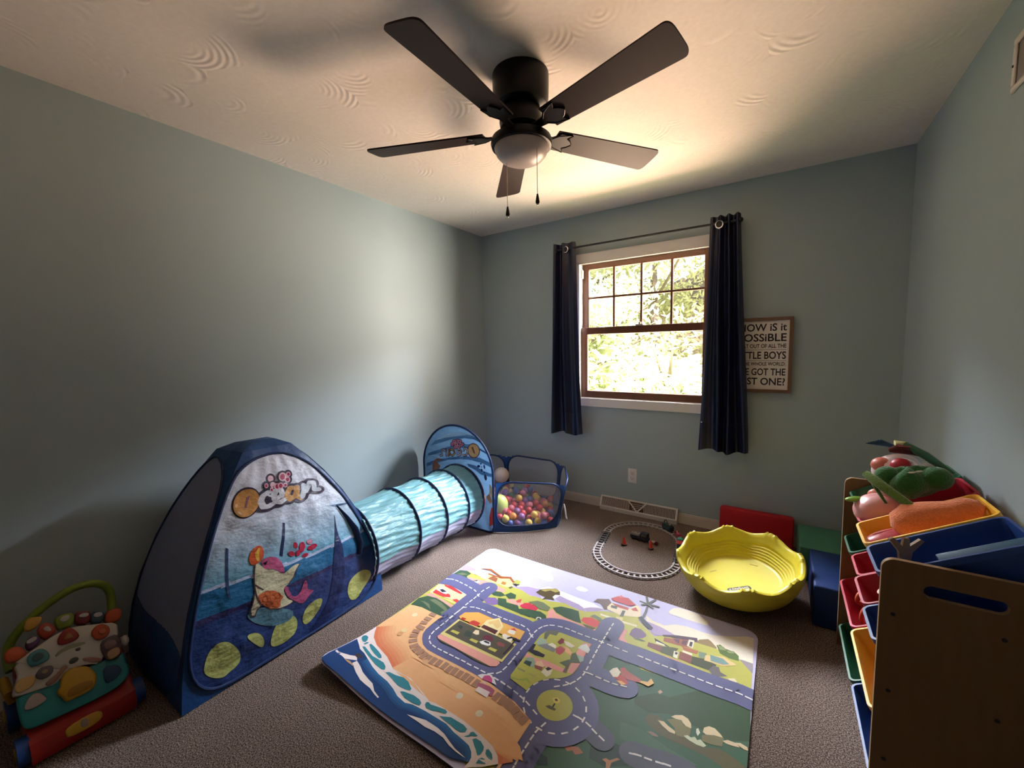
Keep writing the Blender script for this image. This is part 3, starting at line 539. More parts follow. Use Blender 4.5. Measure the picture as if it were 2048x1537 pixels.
((.747,.250,.115),0,[(1.754,.971),(1.733,.995),(1.694,1.014),(1.627,1.027),(1.547,1.035),(1.484,1.035),(1.403,1.032),(1.379,1.025),(1.327,1.038),(1.273,1.054),(1.215,1.058),(1.166,1.050),(1.120,1.022),(1.377,.996),(1.312,1.046),(1.242,1.061),(1.146,1.053),(1.073,1.083),(.976,1.104),(.924,1.129),(.896,1.157),(.872,1.185),(.885,1.195),(.907,1.168),(.932,1.143),(.981,1.119),(1.077,1.099),(1.148,1.069),(1.242,1.077),(1.315,1.061),(1.377,.980),(1.119,1.006),(1.166,1.066),(1.215,1.074),(1.276,1.069),(1.331,1.053),(1.380,1.041),(1.402,1.048),(1.483,1.051),(1.548,1.051),(1.629,1.043),(1.699,1.030),(1.743,1.008),(1.766,.982)]),
((.773,.300,.140),0,[(1.766,.982),(1.743,1.008),(1.699,1.030),(1.629,1.043),(1.548,1.051),(1.483,1.051),(1.402,1.048),(1.380,1.041),(1.331,1.053),(1.276,1.069),(1.215,1.074),(1.166,1.066),(1.119,1.006),(1.377,.980),(1.315,1.061),(1.242,1.077),(1.148,1.069),(1.077,1.099),(.981,1.119),(.932,1.143),(.907,1.168),(.885,1.195),(.897,1.206),(.919,1.179),(.941,1.156),(.985,1.135),(1.082,1.114),(1.150,1.085),(1.243,1.093),(1.319,1.077),(1.376,.964),(1.117,.990),(1.165,1.082),(1.214,1.090),(1.279,1.085),(1.335,1.068),(1.381,1.057),(1.401,1.064),(1.483,1.067),(1.549,1.067),(1.632,1.058),(1.704,1.045),(1.752,1.021),(1.778,.992)]),
((.800,.350,.165),0,[(1.778,.992),(1.752,1.021),(1.704,1.045),(1.632,1.058),(1.549,1.067),(1.483,1.067),(1.401,1.064),(1.381,1.057),(1.335,1.068),(1.279,1.085),(1.214,1.090),(1.165,1.082),(1.117,.990),(1.376,.964),(1.319,1.077),(1.243,1.093),(1.150,1.085),(1.082,1.114),(.985,1.135),(.941,1.156),(.919,1.179),(.897,1.206),(.909,1.216),(.931,1.190),(.950,1.169),(.990,1.150),(1.086,1.129),(1.152,1.100),(1.244,1.109),(1.323,1.092),(1.375,.948),(1.115,.974),(1.164,1.098),(1.214,1.106),(1.282,1.101),(1.340,1.084),(1.383,1.073),(1.399,1.080),(1.483,1.083),(1.550,1.083),(1.634,1.074),(1.708,1.060),(1.762,1.034),(1.791,1.003)]),
((.827,.400,.190),0,[(1.791,1.003),(1.762,1.034),(1.708,1.060),(1.634,1.074),(1.550,1.083),(1.483,1.083),(1.399,1.080),(1.383,1.073),(1.340,1.084),(1.282,1.101),(1.214,1.106),(1.164,1.098),(1.115,.974),(1.375,.948),(1.323,1.092),(1.244,1.109),(1.152,1.100),(1.086,1.129),(.990,1.150),(.950,1.169),(.931,1.190),(.909,1.216),(.922,1.226),(.943,1.201),(.959,1.183),(.995,1.165),(1.091,1.145),(1.155,1.116),(1.244,1.125),(1.327,1.108),(1.375,.932),(1.114,.958),(1.164,1.114),(1.213,1.122),(1.285,1.117),(1.344,1.099),(1.384,1.089),(1.397,1.096),(1.482,1.099),(1.550,1.099),(1.636,1.090),(1.712,1.076),(1.771,1.047),(1.803,1.013)]),
((.853,.450,.215),0,[(1.803,1.013),(1.771,1.047),(1.712,1.076),(1.636,1.090),(1.550,1.099),(1.482,1.099),(1.397,1.096),(1.384,1.089),(1.344,1.099),(1.285,1.117),(1.213,1.122),(1.164,1.114),(1.114,.958),(1.375,.932),(1.327,1.108),(1.244,1.125),(1.155,1.116),(1.091,1.145),(.995,1.165),(.959,1.183),(.943,1.201),(.922,1.226),(.934,1.236),(.954,1.212),(.968,1.196),(1.000,1.181),(1.096,1.160),(1.157,1.132),(1.245,1.141),(1.331,1.123),(1.374,.916),(1.112,.943),(1.163,1.130),(1.212,1.138),(1.288,1.132),(1.348,1.115),(1.385,1.105),(1.396,1.112),(1.482,1.115),(1.551,1.115),(1.638,1.106),(1.717,1.091),(1.781,1.060),(1.815,1.024)]),
((.860,.740,.700),0,[(.866,1.062),(.905,1.043),(.938,1.026),(.974,1.021),(1.016,1.008),(1.068,.992),(1.117,.983),(1.177,.980),(1.224,.970),(1.263,.957),(1.310,.953),(1.339,.964),(1.400,.971),(1.447,.973),(1.502,.975),(1.548,.965),(1.596,.960),(1.623,.956),(1.644,.943),(1.657,.927),(1.661,.909),(1.660,.885),(1.742,.961),(1.724,.982),(1.690,.999),(1.625,1.011),(1.546,1.019),(1.484,1.019),(1.405,1.016),(1.378,1.009),(1.323,1.022),(1.270,1.038),(1.216,1.042),(1.167,1.034),(1.122,1.038),(1.378,1.012),(1.308,1.030),(1.241,1.045),(1.144,1.037),(1.068,1.068),(.971,1.089),(.915,1.116),(.884,1.146),(.860,1.175),(.860,1.130),(.862,1.050)]),
((.012,.050,.170),0,[(.866,.875),(.864,.971),(.866,1.062),(.905,1.043),(.938,1.026),(.974,1.021),(1.016,1.008),(1.068,.992),(1.117,.983),(1.177,.980),(1.224,.970),(1.263,.957),(1.310,.953),(1.339,.964),(1.400,.971),(1.447,.973),(1.502,.975),(1.548,.965),(1.596,.960),(1.623,.956),(1.644,.943),(1.657,.927),(1.661,.909),(1.600,.885)]),
((.026,.130,.312),0,[(1.016,1.008),(1.068,.992),(1.117,.983),(1.177,.980),(1.224,.970),(1.263,.957),(1.310,.953),(1.339,.964),(1.400,.971),(1.447,.973),(1.502,.975),(1.548,.965),(1.596,.960),(1.623,.956),(1.644,.943),(1.657,.927),(1.661,.909),(1.651,.907),(1.648,.922),(1.637,.935),(1.620,.947),(1.595,.950),(1.546,.955),(1.501,.965),(1.447,.963),(1.401,.961),(1.341,.954),(1.311,.943),(1.261,.947),(1.221,.960),(1.176,.970),(1.116,.973),(1.066,.982),(1.013,.998)]),
((.021,.103,.265),0,[(1.013,.998),(1.066,.982),(1.116,.973),(1.176,.970),(1.221,.960),(1.261,.947),(1.311,.943),(1.341,.954),(1.401,.961),(1.447,.963),(1.501,.965),(1.546,.955),(1.595,.950),(1.620,.947),(1.637,.935),(1.648,.922),(1.651,.907),(1.641,.905),(1.639,.918),(1.631,.928),(1.616,.937),(1.594,.940),(1.545,.945),(1.500,.955),(1.448,.953),(1.402,.951),(1.343,.944),(1.312,.933),(1.259,.937),(1.219,.951),(1.175,.960),(1.115,.963),(1.063,.973),(1.010,.989)]),
((.017,.077,.217),0,[(1.010,.989),(1.063,.973),(1.115,.963),(1.175,.960),(1.219,.951),(1.259,.937),(1.312,.933),(1.343,.944),(1.402,.951),(1.448,.953),(1.500,.955),(1.545,.945),(1.594,.940),(1.616,.937),(1.631,.928),(1.639,.918),(1.641,.905),(1.632,.902),(1.630,.914),(1.625,.920),(1.613,.928),(1.592,.930),(1.543,.935),(1.500,.945),(1.448,.943),(1.403,.941),(1.345,.935),(1.313,.923),(1.257,.928),(1.216,.941),(1.173,.950),(1.114,.953),(1.061,.963),(1.007,.979)]),
((.040,.240,.300),0,[(.871,1.083),(.867,1.096),(.877,1.105),(.894,1.102),(.910,1.085),(.915,1.071),(.903,1.066),(.884,1.073)]),
((.040,.240,.300),0,[(.919,1.058),(.919,1.074),(.926,1.080),(.931,1.073),(.928,1.058)]),
((.040,.240,.300),0,[(.942,1.071),(.944,1.079),(.971,1.076),(1.010,1.068),(1.041,1.059),(1.056,1.049),(1.049,1.040),(1.012,1.045),(.972,1.056)]),
((.040,.240,.300),0,[(.931,1.043),(.939,1.050),(.975,1.042),(1.016,1.032),(1.052,1.035),(1.085,1.036),(1.110,1.026),(1.121,1.013),(1.111,1.006),(1.068,1.007),(1.014,1.018),(.965,1.031)]),
((.040,.240,.300),0,[(1.136,1.006),(1.146,1.016),(1.181,1.021),(1.216,1.031),(1.247,1.028),(1.283,1.011),(1.285,1.002),(1.263,.995),(1.226,.991),(1.181,1.000)]),
((.040,.240,.300),0,[(1.256,.977),(1.268,.985),(1.313,.995),(1.346,.994),(1.364,.987),(1.366,.975),(1.341,.969),(1.294,.967)]),
((.040,.240,.300),0,[(1.380,.990),(1.377,1.000),(1.384,1.005),(1.399,1.002),(1.431,1.010),(1.461,1.016),(1.473,1.012),(1.473,1.003),(1.444,.996),(1.417,.984),(1.394,.983)]),
((.040,.240,.300),0,[(1.459,.984),(1.475,.991),(1.498,1.003),(1.528,1.004),(1.558,1.005),(1.579,.999),(1.581,.988),(1.567,.977),(1.547,.976),(1.519,.980),(1.487,.981)]),
((.040,.240,.300),0,[(1.587,.972),(1.598,.985),(1.597,.997),(1.605,1.004),(1.626,1.000),(1.622,.994),(1.607,.988),(1.601,.978)]),
((.040,.240,.300),0,[(1.619,.980),(1.626,.989),(1.648,.990),(1.669,.980),(1.675,.969),(1.674,.949),(1.669,.944),(1.652,.957),(1.636,.967)]),
((.040,.240,.300),0,[(1.680,.977),(1.686,.983),(1.704,.977),(1.716,.965),(1.717,.956),(1.700,.957),(1.687,.964)]),
((.040,.240,.300),0,[(1.681,.921),(1.680,.939),(1.686,.948),(1.697,.948),(1.707,.938)]),
((.860,.740,.700),0,[(.994,.971),(1.027,.962),(1.066,.947),(1.110,.940),(1.141,.937),(1.174,.919),(1.212,.912),(1.210,.907),(1.185,.910),(1.151,.917),(1.124,.916),(1.089,.917),(1.047,.928),(1.019,.939),(.991,.950)]),
((.860,.740,.700),0,[(.872,.948),(.870,.959),(.889,.955),(.914,.963),(.942,.973),(.968,.989),(.991,.973),(.965,.957),(.946,.945),(.921,.948),(.893,.946)]),
((.500,.300,.180),0,[(.944,.943),(.974,.951),(1.016,.944),(1.005,.941),(.969,.940)]),
((.060,.040,.050),0,[(.952,.987),(.952,1.001),(.972,1.007),(.990,1.003),(.991,.988),(.970,.983)]),
((.860,.740,.700),0,[(1.356,.922),(1.378,.929),(1.403,.936),(1.431,.944),(1.459,.945),(1.491,.945),(1.526,.940),(1.560,.929),(1.594,.919),(1.643,.914),(1.634,.912),(1.603,.912),(1.569,.916),(1.532,.927),(1.491,.928),(1.450,.922),(1.407,.923)]),
((.420,.230,.150),('B',),[(1.027,1.388),(1.030,1.352),(1.034,1.322),(1.049,1.287),(1.040,1.288),(1.048,1.257),(1.061,1.230),(1.083,1.204),(1.113,1.183),(1.139,1.175),(1.166,1.171),(1.195,1.165),(1.223,1.163),(1.251,1.165),(1.193,1.164),(1.222,1.162),(1.250,1.164),(1.280,1.168),(1.312,1.171),(1.341,1.167),(1.367,1.171),(1.395,1.171),(1.423,1.174),(1.449,1.172),(1.480,1.173),(1.587,1.167),(1.615,1.163),(1.614,1.169),(1.635,1.167),(1.654,1.161),(1.679,1.154),(1.702,1.144),(1.727,1.138)]),
((.800,.680,.500),('C', 0.014),[(1.464,1.091)]),
((.820,.620,.300),('C', 0.014),[(.994,1.230)]),
((.700,.350,.150),('C', 0.014),[(.996,1.203)]),
((.820,.720,.500),('C', 0.014),[(1.576,1.072)]),
((.750,.420,.220),('C', 0.014),[(1.227,1.142)]),
((.850,.720,.450),('C', 0.014),[(.948,1.340)]),
((.720,.620,.220),0,[(1.157,1.305),(1.161,1.432),(1.499,1.443),(1.505,1.319)]),
((.800,.420,.100),0,[(1.150,1.449),(1.155,1.489),(1.213,1.526),(1.306,1.526),(1.488,1.532),(1.498,1.470),(1.451,1.463),(1.168,1.437)]),
((.100,.085,.060),0,[(1.168,1.324),(1.173,1.427),(1.290,1.429),(1.388,1.437),(1.469,1.435),(1.498,1.427),(1.494,1.331),(1.304,1.326)]),
((.800,.360,.300),0,[(1.157,1.287),(1.160,1.304),(1.315,1.312),(1.491,1.317),(1.500,1.311),(1.499,1.288),(1.476,1.274),(1.347,1.274),(1.171,1.277)]),
((.120,.110,.045),0,[(1.172,1.276),(1.347,1.274),(1.414,1.272),(1.476,1.274),(1.459,1.268),(1.386,1.266),(1.280,1.272),(1.197,1.269)]),
((.850,.700,.350),0,[(1.289,1.431),(1.290,1.456),(1.286,1.499),(1.330,1.548),(1.382,1.506),(1.393,1.436),(1.378,1.435)]),
((.110,.030,.030),0,[(1.293,1.443),(1.294,1.465),(1.378,1.468),(1.380,1.439)]),
((.800,.550,.220),0,[(1.299,1.491),(1.334,1.536),(1.371,1.502),(1.365,1.474),(1.326,1.493),(1.320,1.482)]),
((.550,.050,.040),0,[(1.223,1.431),(1.225,1.455),(1.235,1.466),(1.273,1.465),(1.275,1.437)]),
((.400,.030,.020),0,[(1.167,1.439),(1.170,1.453),(1.192,1.454),(1.192,1.436)]),
((.850,.750,.600),0,[(1.409,1.455),(1.417,1.469),(1.466,1.468),(1.471,1.436),(1.427,1.439)]),
((.850,.750,.600),0,[(1.419,1.485),(1.420,1.509),(1.452,1.510),(1.458,1.486),(1.435,1.481)]),
((.650,.050,.050),0,[(1.420,1.504),(1.433,1.524),(1.456,1.512),(1.438,1.511)]),
((.550,.480,.100),0,[(1.187,1.343),(1.189,1.358),(1.231,1.361),(1.231,1.344)]),
((.550,.480,.100),0,[(1.301,1.346),(1.303,1.360),(1.342,1.363),(1.342,1.346)]),
((.550,.480,.100),0,[(1.407,1.348),(1.410,1.363),(1.447,1.365),(1.446,1.349)]),
((.860,.840,.800),0,[(1.347,1.362),(1.363,1.385),(1.393,1.387),(1.405,1.371),(1.394,1.361),(1.365,1.356)]),
((.040,.035,.040),0,[(1.360,1.375),(1.367,1.383),(1.391,1.383),(1.394,1.374),(1.373,1.372)]),
((.850,.680,.450),0,[(1.285,1.391),(1.283,1.415),(1.300,1.421),(1.317,1.399),(1.307,1.390)]),
((.160,.030,.050),0,[(1.344,1.387),(1.342,1.408),(1.365,1.423),(1.388,1.414),(1.397,1.398),(1.367,1.388)]),
((.280,.080,.070),0,[(1.417,1.397),(1.426,1.412),(1.456,1.411),(1.463,1.397),(1.437,1.388)]),
((.040,.050,.050),0,[(1.191,1.389),(1.196,1.401),(1.218,1.401),(1.222,1.379)]),
((.050,.070,.050),0,[(1.258,1.355),(1.249,1.391),(1.280,1.392),(1.298,1.362)]),
((.030,.020,.030),('L', 0.008),[(1.453,1.464),(1.479,1.469),(1.486,1.411),(1.485,1.361)]),
((.030,.020,.030),('L', 0.01),[(1.446,1.451),(1.456,1.464),(1.500,1.467)]),
((.500,.480,.100),0,[(1.574,1.284),(1.561,1.553),(1.575,1.596),(1.638,1.618),(1.785,1.625),(1.787,1.548),(1.790,1.462),(1.786,1.426),(1.775,1.405),(1.757,1.382),(1.706,1.346),(1.685,1.317),(1.673,1.290),(1.668,1.254),(1.583,1.268)]),
((.800,.360,.300),0,[(1.566,1.424),(1.604,1.416),(1.665,1.431),(1.748,1.431),(1.756,1.411),(1.697,1.403),(1.646,1.393),(1.570,1.398)]),
((.800,.360,.300),0,[(1.751,1.612),(1.785,1.625),(1.787,1.548),(1.790,1.480),(1.784,1.425),(1.765,1.420),(1.748,1.523)]),
((.360,.420,.100),0,[(1.580,1.278),(1.612,1.284),(1.640,1.309),(1.668,1.289),(1.643,1.294),(1.617,1.277),(1.585,1.269)]),
((.400,.500,.380),0,[(1.569,1.498),(1.569,1.538),(1.602,1.536),(1.619,1.521),(1.586,1.487)]),
((.240,.250,.240),0,[(1.580,1.487),(1.616,1.521),(1.663,1.519),(1.666,1.489),(1.611,1.486)]),
((.850,.800,.620),0,[(1.619,1.516),(1.631,1.537),(1.656,1.531),(1.662,1.513)]),
((.780,.760,.700),0,[(1.743,1.569),(1.748,1.593),(1.767,1.614),(1.794,1.589),(1.794,1.564),(1.750,1.569)]),
((.480,.080,.100),0,[(1.662,1.513),(1.672,1.539),(1.700,1.533),(1.701,1.510),(1.694,1.489),(1.673,1.492)]),
((.850,.480,.220),0,[(1.672,1.545),(1.709,1.547),(1.734,1.530),(1.737,1.512),(1.706,1.517),(1.697,1.536)]),
((.350,.480,.400),0,[(1.753,1.495),(1.758,1.532),(1.789,1.534),(1.795,1.512),(1.770,1.483)]),
((.300,.420,.320),0,[(1.582,1.367),(1.582,1.402),(1.605,1.414),(1.624,1.397),(1.633,1.367),(1.606,1.363)]),
((.040,.080,.070),0,[(1.585,1.365),(1.585,1.384),(1.612,1.390),(1.618,1.363)]),
((.300,.090,.070),0,[(1.630,1.379),(1.634,1.389),(1.665,1.390),(1.670,1.371),(1.641,1.367)]),
((.850,.550,.350),0,[(1.631,1.383),(1.628,1.404),(1.644,1.418),(1.667,1.399),(1.665,1.390)]),
((.030,.025,.040),0,[(1.564,1.435),(1.563,1.485),(1.575,1.488),(1.581,1.454),(1.600,1.458),(1.640,1.455),(1.641,1.438),(1.605,1.429)]),
((.200,.030,.040),0,[(1.650,1.553),(1.654,1.587),(1.670,1.584),(1.676,1.565),(1.666,1.546)]),
((.830,.760,.550),0,[(1.671,1.575),(1.693,1.580),(1.728,1.573),(1.721,1.551),(1.693,1.555)]),
((.830,.760,.550),0,[(1.671,1.364),(1.676,1.400),(1.706,1.401),(1.711,1.372),(1.702,1.354)]),
((.040,.035,.040),0,[(1.677,1.390),(1.685,1.404),(1.703,1.403),(1.691,1.384)]),
((.160,.170,.120),0,[(1.572,1.572),(1.575,1.601),(1.626,1.624),(1.626,1.587),(1.595,1.581),(1.598,1.542),(1.587,1.540)]),
((.100,.140,.070),0,[(1.735,1.523),(1.747,1.539),(1.789,1.495),(1.738,1.486),(1.712,1.449),(1.747,1.445),(1.748,1.472)]),
((.150,.100,.070),0,[(1.744,1.474),(1.754,1.476),(1.762,1.415),(1.747,1.412)]),
((.420,.400,.140),0,[(1.630,1.334),(1.662,1.337),(1.664,1.328),(1.634,1.326)]),
((.300,.300,.140),0,[(1.576,1.333),(1.613,1.334),(1.614,1.326),(1.581,1.325)]),
((.850,.800,.780),0,[(1.460,1.207),(1.472,1.222),(1.494,1.234),(1.523,1.235),(1.555,1.209),(1.533,1.209),(1.486,1.201)]),
((.650,.100,.280),0,[(1.487,1.201),(1.486,1.220),(1.503,1.233),(1.523,1.224),(1.534,1.208),(1.512,1.205)]),
((.450,.120,.200),0,[(1.493,1.158),(1.489,1.181),(1.538,1.190),(1.565,1.185),(1.572,1.157),(1.561,1.153)]),
((.850,.720,.680),0,[(1.499,1.142),(1.499,1.165),(1.555,1.168),(1.558,1.141)]),
((.800,.550,.500),0,[(1.499,1.187),(1.500,1.198),(1.514,1.198),(1.515,1.186)]),
((.500,.060,.040),0,[(1.917,1.506),(1.932,1.526),(1.960,1.530),(1.987,1.513),(1.992,1.492),(1.968,1.493)]),
((.850,.780,.620),0,[(1.907,1.521),(1.915,1.545),(1.928,1.558),(1.949,1.541),(1.947,1.511),(1.931,1.501)]),
((.850,.450,.150),0,[(1.947,1.490),(1.966,1.499),(1.987,1.492),(1.972,1.479)]),
((.450,.100,.080),0,[(1.939,1.561),(1.953,1.574),(1.978,1.559),(2.028,1.548),(2.030,1.530),(1.988,1.519),(1.957,1.524)]),
((.800,.500,.180),0,[(2.029,1.531),(2.030,1.541),(2.056,1.550),(2.063,1.575),(2.079,1.556),(2.064,1.529)]),
((.600,.420,.280),0,[(2.101,1.527),(2.107,1.541),(2.118,1.534),(2.110,1.519)])]
TENT_ART=[
((.420,.440,.140),0,[(.072,.152),(.083,.200),(.118,.220),(.164,.200),(.205,.139),(.214,.090),(.192,.070),(.169,.068),(.146,.057),(.103,.082),(.073,.120)]),
((.420,.440,.140),0,[(.754,.136),(.786,.190),(.872,.200),(.925,.166),(.926,.128),(.856,.080),(.815,.043),(.770,.063)]),
((.420,.440,.140),0,[(.335,.096),(.356,.160),(.402,.186),(.450,.165),(.470,.123),(.462,.066),(.395,.048),(.349,.063)]),
((.420,.440,.140),0,[(.490,.121),(.511,.171),(.565,.183),(.610,.170),(.586,.118),(.543,.079),(.507,.075)]),
((.420,.440,.140),0,[(.227,.187),(.260,.186),(.294,.162),(.312,.119),(.305,.087),(.270,.127)]),
((.130,.300,.330),0,[(.177,.012),(.201,.012),(.232,.012),(.252,.012),(.247,.012),(.207,.012)]),
((.130,.300,.330),0,[(.252,.012),(.265,.012),(.316,.012),(.350,.012),(.340,.012),(.280,.012)]),
((.130,.300,.330),0,[(.351,.012),(.387,.014),(.445,.012),(.483,.012),(.462,.012),(.386,.012)]),
((.130,.300,.330),0,[(.483,.012),(.566,.012),(.655,.012),(.715,.012),(.802,.012),(.867,.012),(.840,.012),(.678,.012),(.513,.012)]),
((.090,.200,.260),0,[(.223,.282),(.273,.293),(.383,.240),(.460,.179),(.421,.141),(.328,.175),(.258,.231)]),
((.008,.020,.090),0,[(.824,.608),(.773,.492),(.778,.384),(.758,.263),(.729,.150),(.678,.076),(.622,.012),(.567,.012),(.504,.012),(.597,.079),(.657,.178),(.696,.361)]),
((.030,.060,.150),0,[(.098,.597),(.114,.588),(.152,.381),(.141,.386)]),
((.008,.020,.090),0,[(.434,.629),(.448,.621),(.407,.472),(.391,.481)]),
((.060,.120,.220),0,[(.797,.628),(.978,.599),(.970,.590),(.843,.606)]),
((.420,.080,.180),0,[(.403,.329),(.422,.324),(.430,.293),(.448,.256),(.474,.253),(.495,.274),(.504,.299),(.519,.314),(.527,.288),(.522,.261),(.555,.241),(.558,.233),(.530,.225),(.505,.201),(.479,.210),(.451,.239),(.423,.266),(.406,.304)]),
((.620,.580,.380),0,[(.263,.366),(.275,.328),(.290,.294),(.274,.282),(.263,.257),(.247,.268),(.243,.296),(.253,.322)]),
((.620,.580,.380),0,[(.259,.482),(.272,.486),(.294,.466),(.316,.444),(.341,.438),(.372,.418),(.400,.390),(.424,.399),(.457,.413),(.499,.408),(.471,.386),(.451,.354),(.426,.334),(.403,.326),(.399,.307),(.417,.263),(.451,.236),(.416,.232),(.380,.236),(.333,.256),(.290,.300),(.269,.342),(.262,.379),(.256,.435)]),
((.100,.050,.060),('L', 0.004),[(.499,.408),(.471,.386),(.451,.354),(.426,.334)]),
((.100,.050,.060),('L', 0.004),[(.259,.482),(.256,.435),(.262,.379),(.269,.342),(.290,.300),(.333,.256),(.380,.236),(.416,.232),(.451,.236)]),
((.100,.050,.060),('L', 0.004),[(.263,.366),(.275,.328),(.290,.294),(.274,.282),(.263,.257),(.247,.268),(.243,.296),(.253,.322),(.263,.366)]),
((.100,.050,.060),('L', 0.004),[(.263,.395),(.280,.378),(.300,.360)]),
((.500,.120,.040),0,[(.275,.345),(.297,.349),(.318,.346),(.357,.333),(.381,.304),(.399,.283),(.380,.274),(.383,.243),(.345,.252),(.304,.285),(.281,.320)]),
((.320,.060,.020),('L', 0.003),[(.334,.328),(.334,.324),(.332,.321),(.329,.320),(.325,.319),(.321,.321),(.317,.323),(.313,.326),(.310,.330),(.308,.335),(.308,.339),(.308,.343),(.310,.345),(.313,.347),(.317,.347),(.321,.346),(.325,.344),(.329,.340),(.332,.336),(.334,.332),(.334,.328)]),
((.320,.060,.020),('L', 0.003),[(.358,.297),(.357,.293),(.355,.290),(.352,.289),(.349,.289),(.344,.290),(.340,.292),(.337,.296),(.334,.300),(.332,.305),(.331,.309),(.332,.312),(.334,.315),(.337,.317),(.341,.317),(.345,.316),(.349,.313),(.352,.310),(.355,.305),(.357,.301),(.358,.297)]),
((.320,.060,.020),('L', 0.003),[(.382,.297),(.381,.293),(.379,.291),(.376,.289),(.372,.289),(.368,.290),(.364,.293),(.360,.297),(.357,.301),(.356,.305),(.355,.310),(.356,.313),(.358,.316),(.361,.318),(.364,.318),(.369,.317),(.373,.314),(.377,.310),(.380,.306),(.382,.302),(.382,.297)]),
((.320,.060,.020),('L', 0.003),[(.323,.307),(.322,.303),(.320,.301),(.317,.299),(.314,.299),(.310,.300),(.305,.303),(.302,.306),(.299,.310),(.297,.315),(.296,.319),(.297,.322),(.299,.325),(.302,.327),(.305,.327),(.309,.326),(.313,.323),(.317,.320),(.320,.316),(.322,.311),(.323,.307)]),
((.320,.060,.020),('L', 0.003),[(.370,.262),(.369,.258),(.367,.255),(.364,.254),(.360,.254),(.356,.255),(.352,.258),(.348,.262),(.345,.266),(.344,.270),(.343,.275),(.344,.278),(.345,.281),(.348,.283),(.352,.283),(.356,.281),(.360,.279),(.364,.275),(.367,.271),(.369,.266),(.370,.262)]),
((.320,.060,.020),('L', 0.003),[(.340,.279),(.339,.275),(.338,.273),(.335,.271),(.331,.271),(.327,.272),(.323,.275),(.319,.278),(.317,.283),(.315,.287),(.314,.291),(.315,.295),(.316,.298),(.319,.299),(.323,.299),(.327,.298),(.331,.295),(.335,.292),(.338,.288),(.339,.283),(.340,.279)]),
((.480,.090,.200),0,[(.288,.492),(.317,.497),(.350,.493),(.383,.472),(.401,.443),(.411,.398),(.397,.394),(.373,.421),(.341,.441),(.309,.447),(.297,.464)]),
((.020,.010,.020),0,[(.299,.478),(.323,.483),(.313,.467),(.307,.469)]),
((.620,.100,.030),0,[(.225,.527),(.238,.552),(.268,.564),(.291,.558),(.306,.533),(.304,.506),(.284,.488),(.263,.484),(.241,.488),(.229,.505)]),
((.720,.420,.060),0,[(.258,.546),(.288,.554),(.278,.522),(.284,.496),(.269,.493),(.258,.520)]),
((.300,.050,.020),('L', 0.003),[(.235,.547),(.260,.541),(.278,.557)]),
((.420,.020,.060),0,[(.500,.499),(.500,.495),(.499,.490),(.496,.487),(.493,.485),(.489,.485),(.485,.486),(.481,.489),(.478,.492),(.476,.497),(.475,.502),(.475,.507),(.476,.511),(.478,.515),(.482,.517),(.486,.517),(.490,.516),(.494,.513),(.497,.509),(.499,.505)]),
((.420,.020,.060),0,[(.541,.472),(.537,.465),(.532,.459),(.527,.455),(.521,.453),(.515,.454),(.510,.458),(.507,.464),(.505,.471),(.505,.478),(.507,.486),(.510,.494),(.515,.500),(.521,.504),(.527,.505),(.533,.504),(.538,.501),(.541,.495),(.543,.488),(.543,.480)]),
((.620,.250,.330),0,[(.592,.492),(.593,.488),(.592,.485),(.589,.482),(.585,.479),(.580,.478),(.574,.478),(.569,.480),(.564,.482),(.561,.485),(.559,.489),(.558,.493),(.559,.497),(.562,.500),(.566,.502),(.571,.503),(.577,.503),(.582,.502),(.587,.499),(.590,.496)]),
((.420,.020,.060),0,[(.615,.462),(.615,.458),(.612,.453),(.606,.450),(.599,.447),(.590,.445),(.581,.445),(.572,.447),(.565,.449),(.559,.453),(.556,.457),(.556,.461),(.559,.465),(.564,.469),(.571,.471),(.580,.473),(.590,.473),(.599,.472),(.606,.470),(.612,.466)]),
((.420,.020,.060),0,[(.473,.458),(.470,.456),(.466,.455),(.461,.456),(.456,.457),(.451,.460),(.446,.464),(.443,.469),(.440,.473),(.440,.477),(.441,.480),(.444,.483),(.448,.484),(.453,.483),(.458,.482),(.464,.479),(.468,.475),(.472,.470),(.474,.466),(.475,.462)]),
((.420,.020,.060),0,[(.506,.453),(.504,.449),(.500,.446),(.496,.444),(.492,.444),(.488,.445),(.485,.447),(.483,.451),(.481,.456),(.481,.461),(.483,.466),(.485,.470),(.489,.473),(.493,.475),(.497,.475),(.501,.474),(.504,.472),(.507,.468),(.508,.463),(.508,.458)]),
((.420,.020,.060),0,[(.555,.432),(.554,.429),(.552,.427),(.548,.425),(.543,.424),(.537,.424),(.531,.425),(.525,.426),(.521,.429),(.517,.432),(.516,.435),(.516,.438),(.518,.440),(.522,.442),(.527,.443),(.533,.443),(.539,.443),(.545,.441),(.550,.438),(.553,.435)]),
((.050,.035,.070),0,[(.268,.717),(.244,.704),(.216,.697),(.186,.696),(.157,.703),(.129,.714),(.105,.731),(.086,.751),(.075,.772),(.073,.792),(.083,.811),(.105,.825),(.138,.833),(.178,.834),(.220,.828),(.256,.816),(.282,.799),(.295,.778),(.296,.756),(.286,.735)]),
((.050,.035,.070),0,[(.454,.841),(.448,.834),(.437,.828),(.424,.824),(.410,.822),(.395,.823),(.381,.826),(.369,.831),(.361,.837),(.356,.845),(.356,.853),(.360,.860),(.370,.866),(.384,.870),(.400,.872),(.417,.872),(.433,.869),(.445,.864),(.453,.857),(.456,.849)]),
((.050,.035,.070),0,[(.386,.816),(.382,.810),(.375,.805),(.366,.801),(.355,.800),(.344,.800),(.333,.803),(.324,.807),(.316,.813),(.312,.819),(.311,.825),(.314,.831),(.320,.836),(.330,.840),(.341,.842),(.354,.841),(.366,.839),(.376,.834),(.383,.829),(.386,.823)]),
